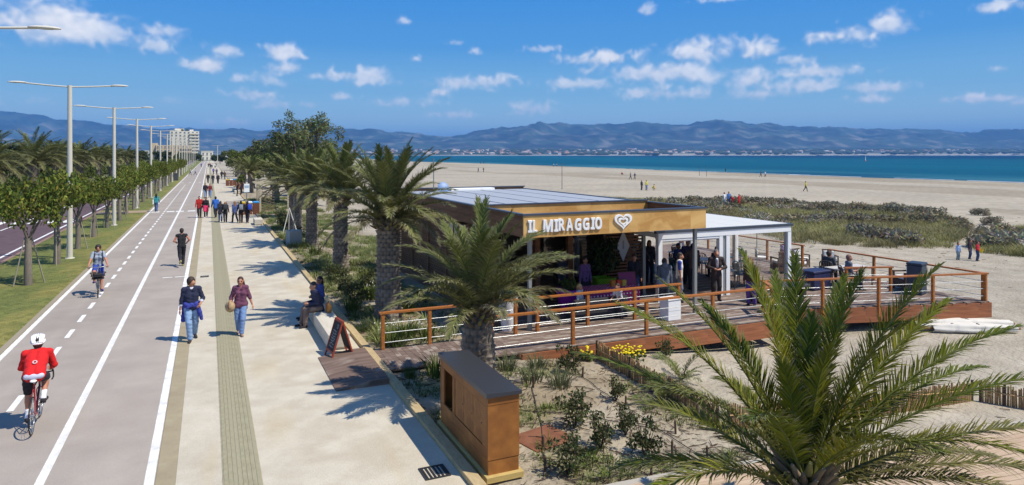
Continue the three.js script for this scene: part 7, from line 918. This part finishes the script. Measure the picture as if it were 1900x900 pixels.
{
  const q = rng(101), weeds = [], sticks = []; while (weeds.length < 1500) { const x = 3.95 + q() * 6.5, z = -9 - Math.pow(q(), 1.3) * 52; if (onPath(x, z) || (x > 7.9 && z < -15)) continue; if (fbm(x * 0.9 + 90, z * 0.9, 5, 0, 27) < 0.44 + 0.14 * q()) continue; weeds.push([x, landY(x, z), z]); }
  while (sticks.length < 2600) { const x = 3.95 + q() * 6, z = -9 - Math.pow(q(), 1.6) * 45; if (onPath(x, z)) continue; sticks.push([x, landY(x, z) + 0.012, z, 0, 0, 1.57 + (q() - 0.5) * 0.4]); }
  scatter('weeds', 'small weeds and sprouts in the sandy planted strip', tuftGeo({ n: 12, h: 0.14, spread: 0.12, w: 0.014, cols: greenBlade, seed: 12, lean: 1 }), dryLeaf, weeds, i => 0.6 + 1.1 * hash(i, 1), vary);
  scatter('bark_litter', 'twigs and bark scraps on the sandy planted strip', bar(V(0, -0.07, 0), V(0.015, 0.07, 0), 0.007, 0.004, 4), twig, sticks, i => 0.5 + 1.3 * hash(i, 2), vary);
  const cover = []; let cg = 0; while (cover.length < 1300 && cg++ < 60000) { const x = 4.0 + q() * 6, z = -17.6 - Math.pow(q(), 1.2) * 70; if (onPath(x, z) && !(x > 7.2 && z < -31)) continue; if (x > 7.4 && z > -31) continue; if (fbm(x * 0.5 + 60, z * 0.35, 4, 0, 29) < 0.4 + 0.16 * q()) continue; cover.push([x, landY(x, z), z]); }
  scatter('ground_cover', 'light green and grey ground cover under the palms', tuftGeo({ n: 40, h: 0.3, spread: 0.34, w: 0.02, cols: [[0.12, 0.16, 0.045], [0.27, 0.29, 0.11], [0.36, 0.34, 0.2]], seed: 15, lean: 1, bend: 0.4 }), dryLeaf, cover, i => 0.5 + 0.9 * hash(i, 4), vary);
  const lawn = []; while (lawn.length < 16000) { const x = -8.75 + q() * 3.75, z = -14 - Math.pow(q(), 1.25) * 70; if (x > -6.2 && x < -5.9 && z > -26) continue; lawn.push([x, 0.02, z]); }
  scatter('lawn_grass', 'mown grass blades of the verge', tuftGeo({ n: 9, h: 0.055, spread: 0.09, w: 0.009, cols: [[0.12, 0.14, 0.03], [0.22, 0.22, 0.07], [0.36, 0.31, 0.15]], seed: 13, lean: 1.1 }), dryLeaf, lawn, i => 0.7 + 0.7 * hash(i, 3), vary);
}
const inside = (pts, x, z) => { let c = false; for (let i = 0, j = pts.length - 1; i < pts.length; j = i++) { const [a, b] = pts[i], [d, e] = pts[j]; if ((b > z) !== (e > z) && x < (d - a) * (z - b) / (e - b) + a) c = !c; } return c; };
{
  const A = [[34, -58], [47, -80], [54, -75], [62, -66], [67.5, -57], [72, -51.5], [64, -40], [52, -32], [43.5, -28.2], [38.5, -30.5], [36, -34], [38, -38], [36.5, -46]], B = [[43.4, -26.3], [50.5, -30.3], [60, -33.5], [66, -32], [58, -22], [44.5, -21.5]], q = rng(202), bush = [], low = [];
  const pick = (P, x0, x1, z0, z1, arr, n, ok) => { let g = 0; while (arr.length < n && g++ < 400000) { const x = lerp(x0, x1, q()), z = lerp(z0, z1, q()); if (inside(P, x, z) && ok(x, z)) arr.push([x, landY(x, z) - 0.02, z]); } };
  pick(A, 33, 73, -80, -28, bush, 150, (x, z) => fbm(x * 0.16, z * 0.16, 4, 0, 33) + 0.02 * (x - 50) > 0.5 + 0.12 * q()); pick(A, 33, 73, -80, -28, low, 4600, () => true); pick(B, 43, 66, -34, -21, bush, 185, (x, z) => x - 46 > -q() * 3); pick(B, 43, 66, -34, -21, low, 5600, () => true);
  const bushGeo = (seed, n, size) => { const b = rng(seed), c = []; for (let i = 0; i < 16; i++) { const a = b() * TAU, r = 0.62 * Math.sqrt(b()); c.push([Math.cos(a) * r, 0.12 + 0.5 * b() * (1 - r * 0.7), Math.sin(a) * r, 0.2 + 0.16 * b()]); } return crownGeo(c, n, size, dryB, seed, 3.2); };
  const dryB = [[0.22, 0.195, 0.135], [0.42, 0.37, 0.265], [0.5, 0.44, 0.33]];
  scatter('scrub', 'grey-brown scrub bushes massed on the beach behind the terrace', bushGeo(21, 460, 0.075), dryLeaf, bush, i => 0.8 + 0.9 * hash(i, 5), i => { const k = 0.55 + 0.8 * hash(i, 95), g = hash(i, 96); return [k, k * (0.93 + 0.12 * g), k * (0.8 + 0.3 * g)]; });
  scatter('dune_grass', 'low olive dune grass under the scrub', tuftGeo({ n: 50, h: 0.42, spread: 0.6, w: 0.02, cols: [[0.2, 0.2, 0.085], [0.36, 0.34, 0.17], [0.42, 0.38, 0.23]], seed: 22, lean: 1 }), dryLeaf, low, i => (0.7 + 0.9 * hash(i, 6)) * (0.75 + 0.6 * fbm(low[i][0] * 0.25, low[i][2] * 0.25, 3, 0, 34)), i => { const n = fbm(low[i][0] * 0.2, low[i][2] * 0.2, 4, 0, 35), k = (0.55 + 0.7 * n) * (0.85 + 0.3 * hash(i, 91)); return [k * (1.12 - 0.2 * n), k, k * (1.1 - 0.35 * n)]; });
  const one = bushGeo(23, 1500, 0.05);
  [[63.5, -49.3, 1.35, 'dark round scrub bush standing up behind the scrub field'], [71.4, -42.8, 1.15, 'lone round bush in the gap of the scrub, farther one'], [62.2, -36.2, 1.2, 'lone round bush beside the sand path gap'], [54, -32.2, 0.95, 'small lone bush at the sand path'], [66, -56, 1.2, 'scrub bush at the far rim of the field'], [56.6, -35.4, 0.9, 'little bush between the two scrub fields'], [38.6, -50.5, 1.1, 'bush at the landward rim of the scrub'], [57, -66.5, 1.2, 'bush rising near the children in red']].forEach(([x, z, k, l], i) => { const m = single('scrub_bush', one, dryLeaf, l, 'bush', [x, landY(x, z) - 0.03, z], i, 'lone bushes on the beach'); m.scale.setScalar(k); });
  // trodden stones and seaweed scraps on the sand
  const scraps = []; for (let i = 0; i < 900; i++) { const x = 13 + Math.pow(q(), 1.5) * 60, z = -8.9 - q() * 45; if (x < 25.5 && z < -14) continue; scraps.push([x, landY(x, z) + 0.008, z, 0, 0, 1.57 + (q() - 0.5) * 0.3]); }
  scatter('seaweed_scraps', 'dry seaweed and twig scraps on the sand', bar(V(0, -0.1, 0), V(0.03, 0.1, 0), 0.012, 0.006, 4), plain(112, 98, 78, 1), scraps, i => 0.4 + 1.2 * hash(i, 8), vary);
}
// ---- far beach things ----
[[136.4, -160.5, 3, 'volleyball post on the open beach, nearer one'], [140, -168, 3, 'volleyball post on the open beach, farther one'], [57, -105, 4.6, 'thin tall pole standing on the beach behind the restaurant roof']].forEach(([x, z, h, l]) => { const o = thing('beach_pole', l, 'pole', [x, landY(x, z), z]); mesh('shaft', bar(V(0, -0.2, 0), V(0, h, 0), 0.06, 0.05, 8), plain(110, 104, 100), o); mesh('footing', new THREE.CylinderGeometry(0.14, 0.18, 0.12, 10).translate(0, 0.04, 0), plain(140, 134, 120), o); });
{ const [x, z] = bay(0.5248 * 700, 700), o = thing('sailing_boat', 'small white sailing boat out in the bay', 'boat', [x, SEA, z], 0.6); const s = new THREE.Shape(); s.moveTo(-3, 0); s.quadraticCurveTo(0, 1.6, 3.4, 0); s.quadraticCurveTo(0, -1.6, -3, 0); mesh('hull', new THREE.ExtrudeGeometry(s, { depth: 0.9, bevelEnabled: false }).rotateX(-PI / 2).translate(0, -0.2, 0), plain(200, 60, 50, 0.5), o); mesh('mast', bar(V(0.3, 0.5, 0), V(0.3, 6.6, 0), 0.06, 0.04, 6), plain(180, 180, 180), o); const sail = new THREE.Shape([[0.25, 1], [0.25, 6.4], [-2.6, 1.1]].map(p => new THREE.Vector2(...p))); mesh('mainsail', new THREE.ExtrudeGeometry(sail, { depth: 0.04, bevelEnabled: false }), plain(236, 236, 234), o); const jib = new THREE.Shape([[0.4, 0.8], [0.4, 5.4], [2.9, 0.8]].map(p => new THREE.Vector2(...p))); mesh('jib', new THREE.ExtrudeGeometry(jib, { depth: 0.04, bevelEnabled: false }), plain(230, 230, 228), o); }
shade(scene);
renderer.render(scene, camera);
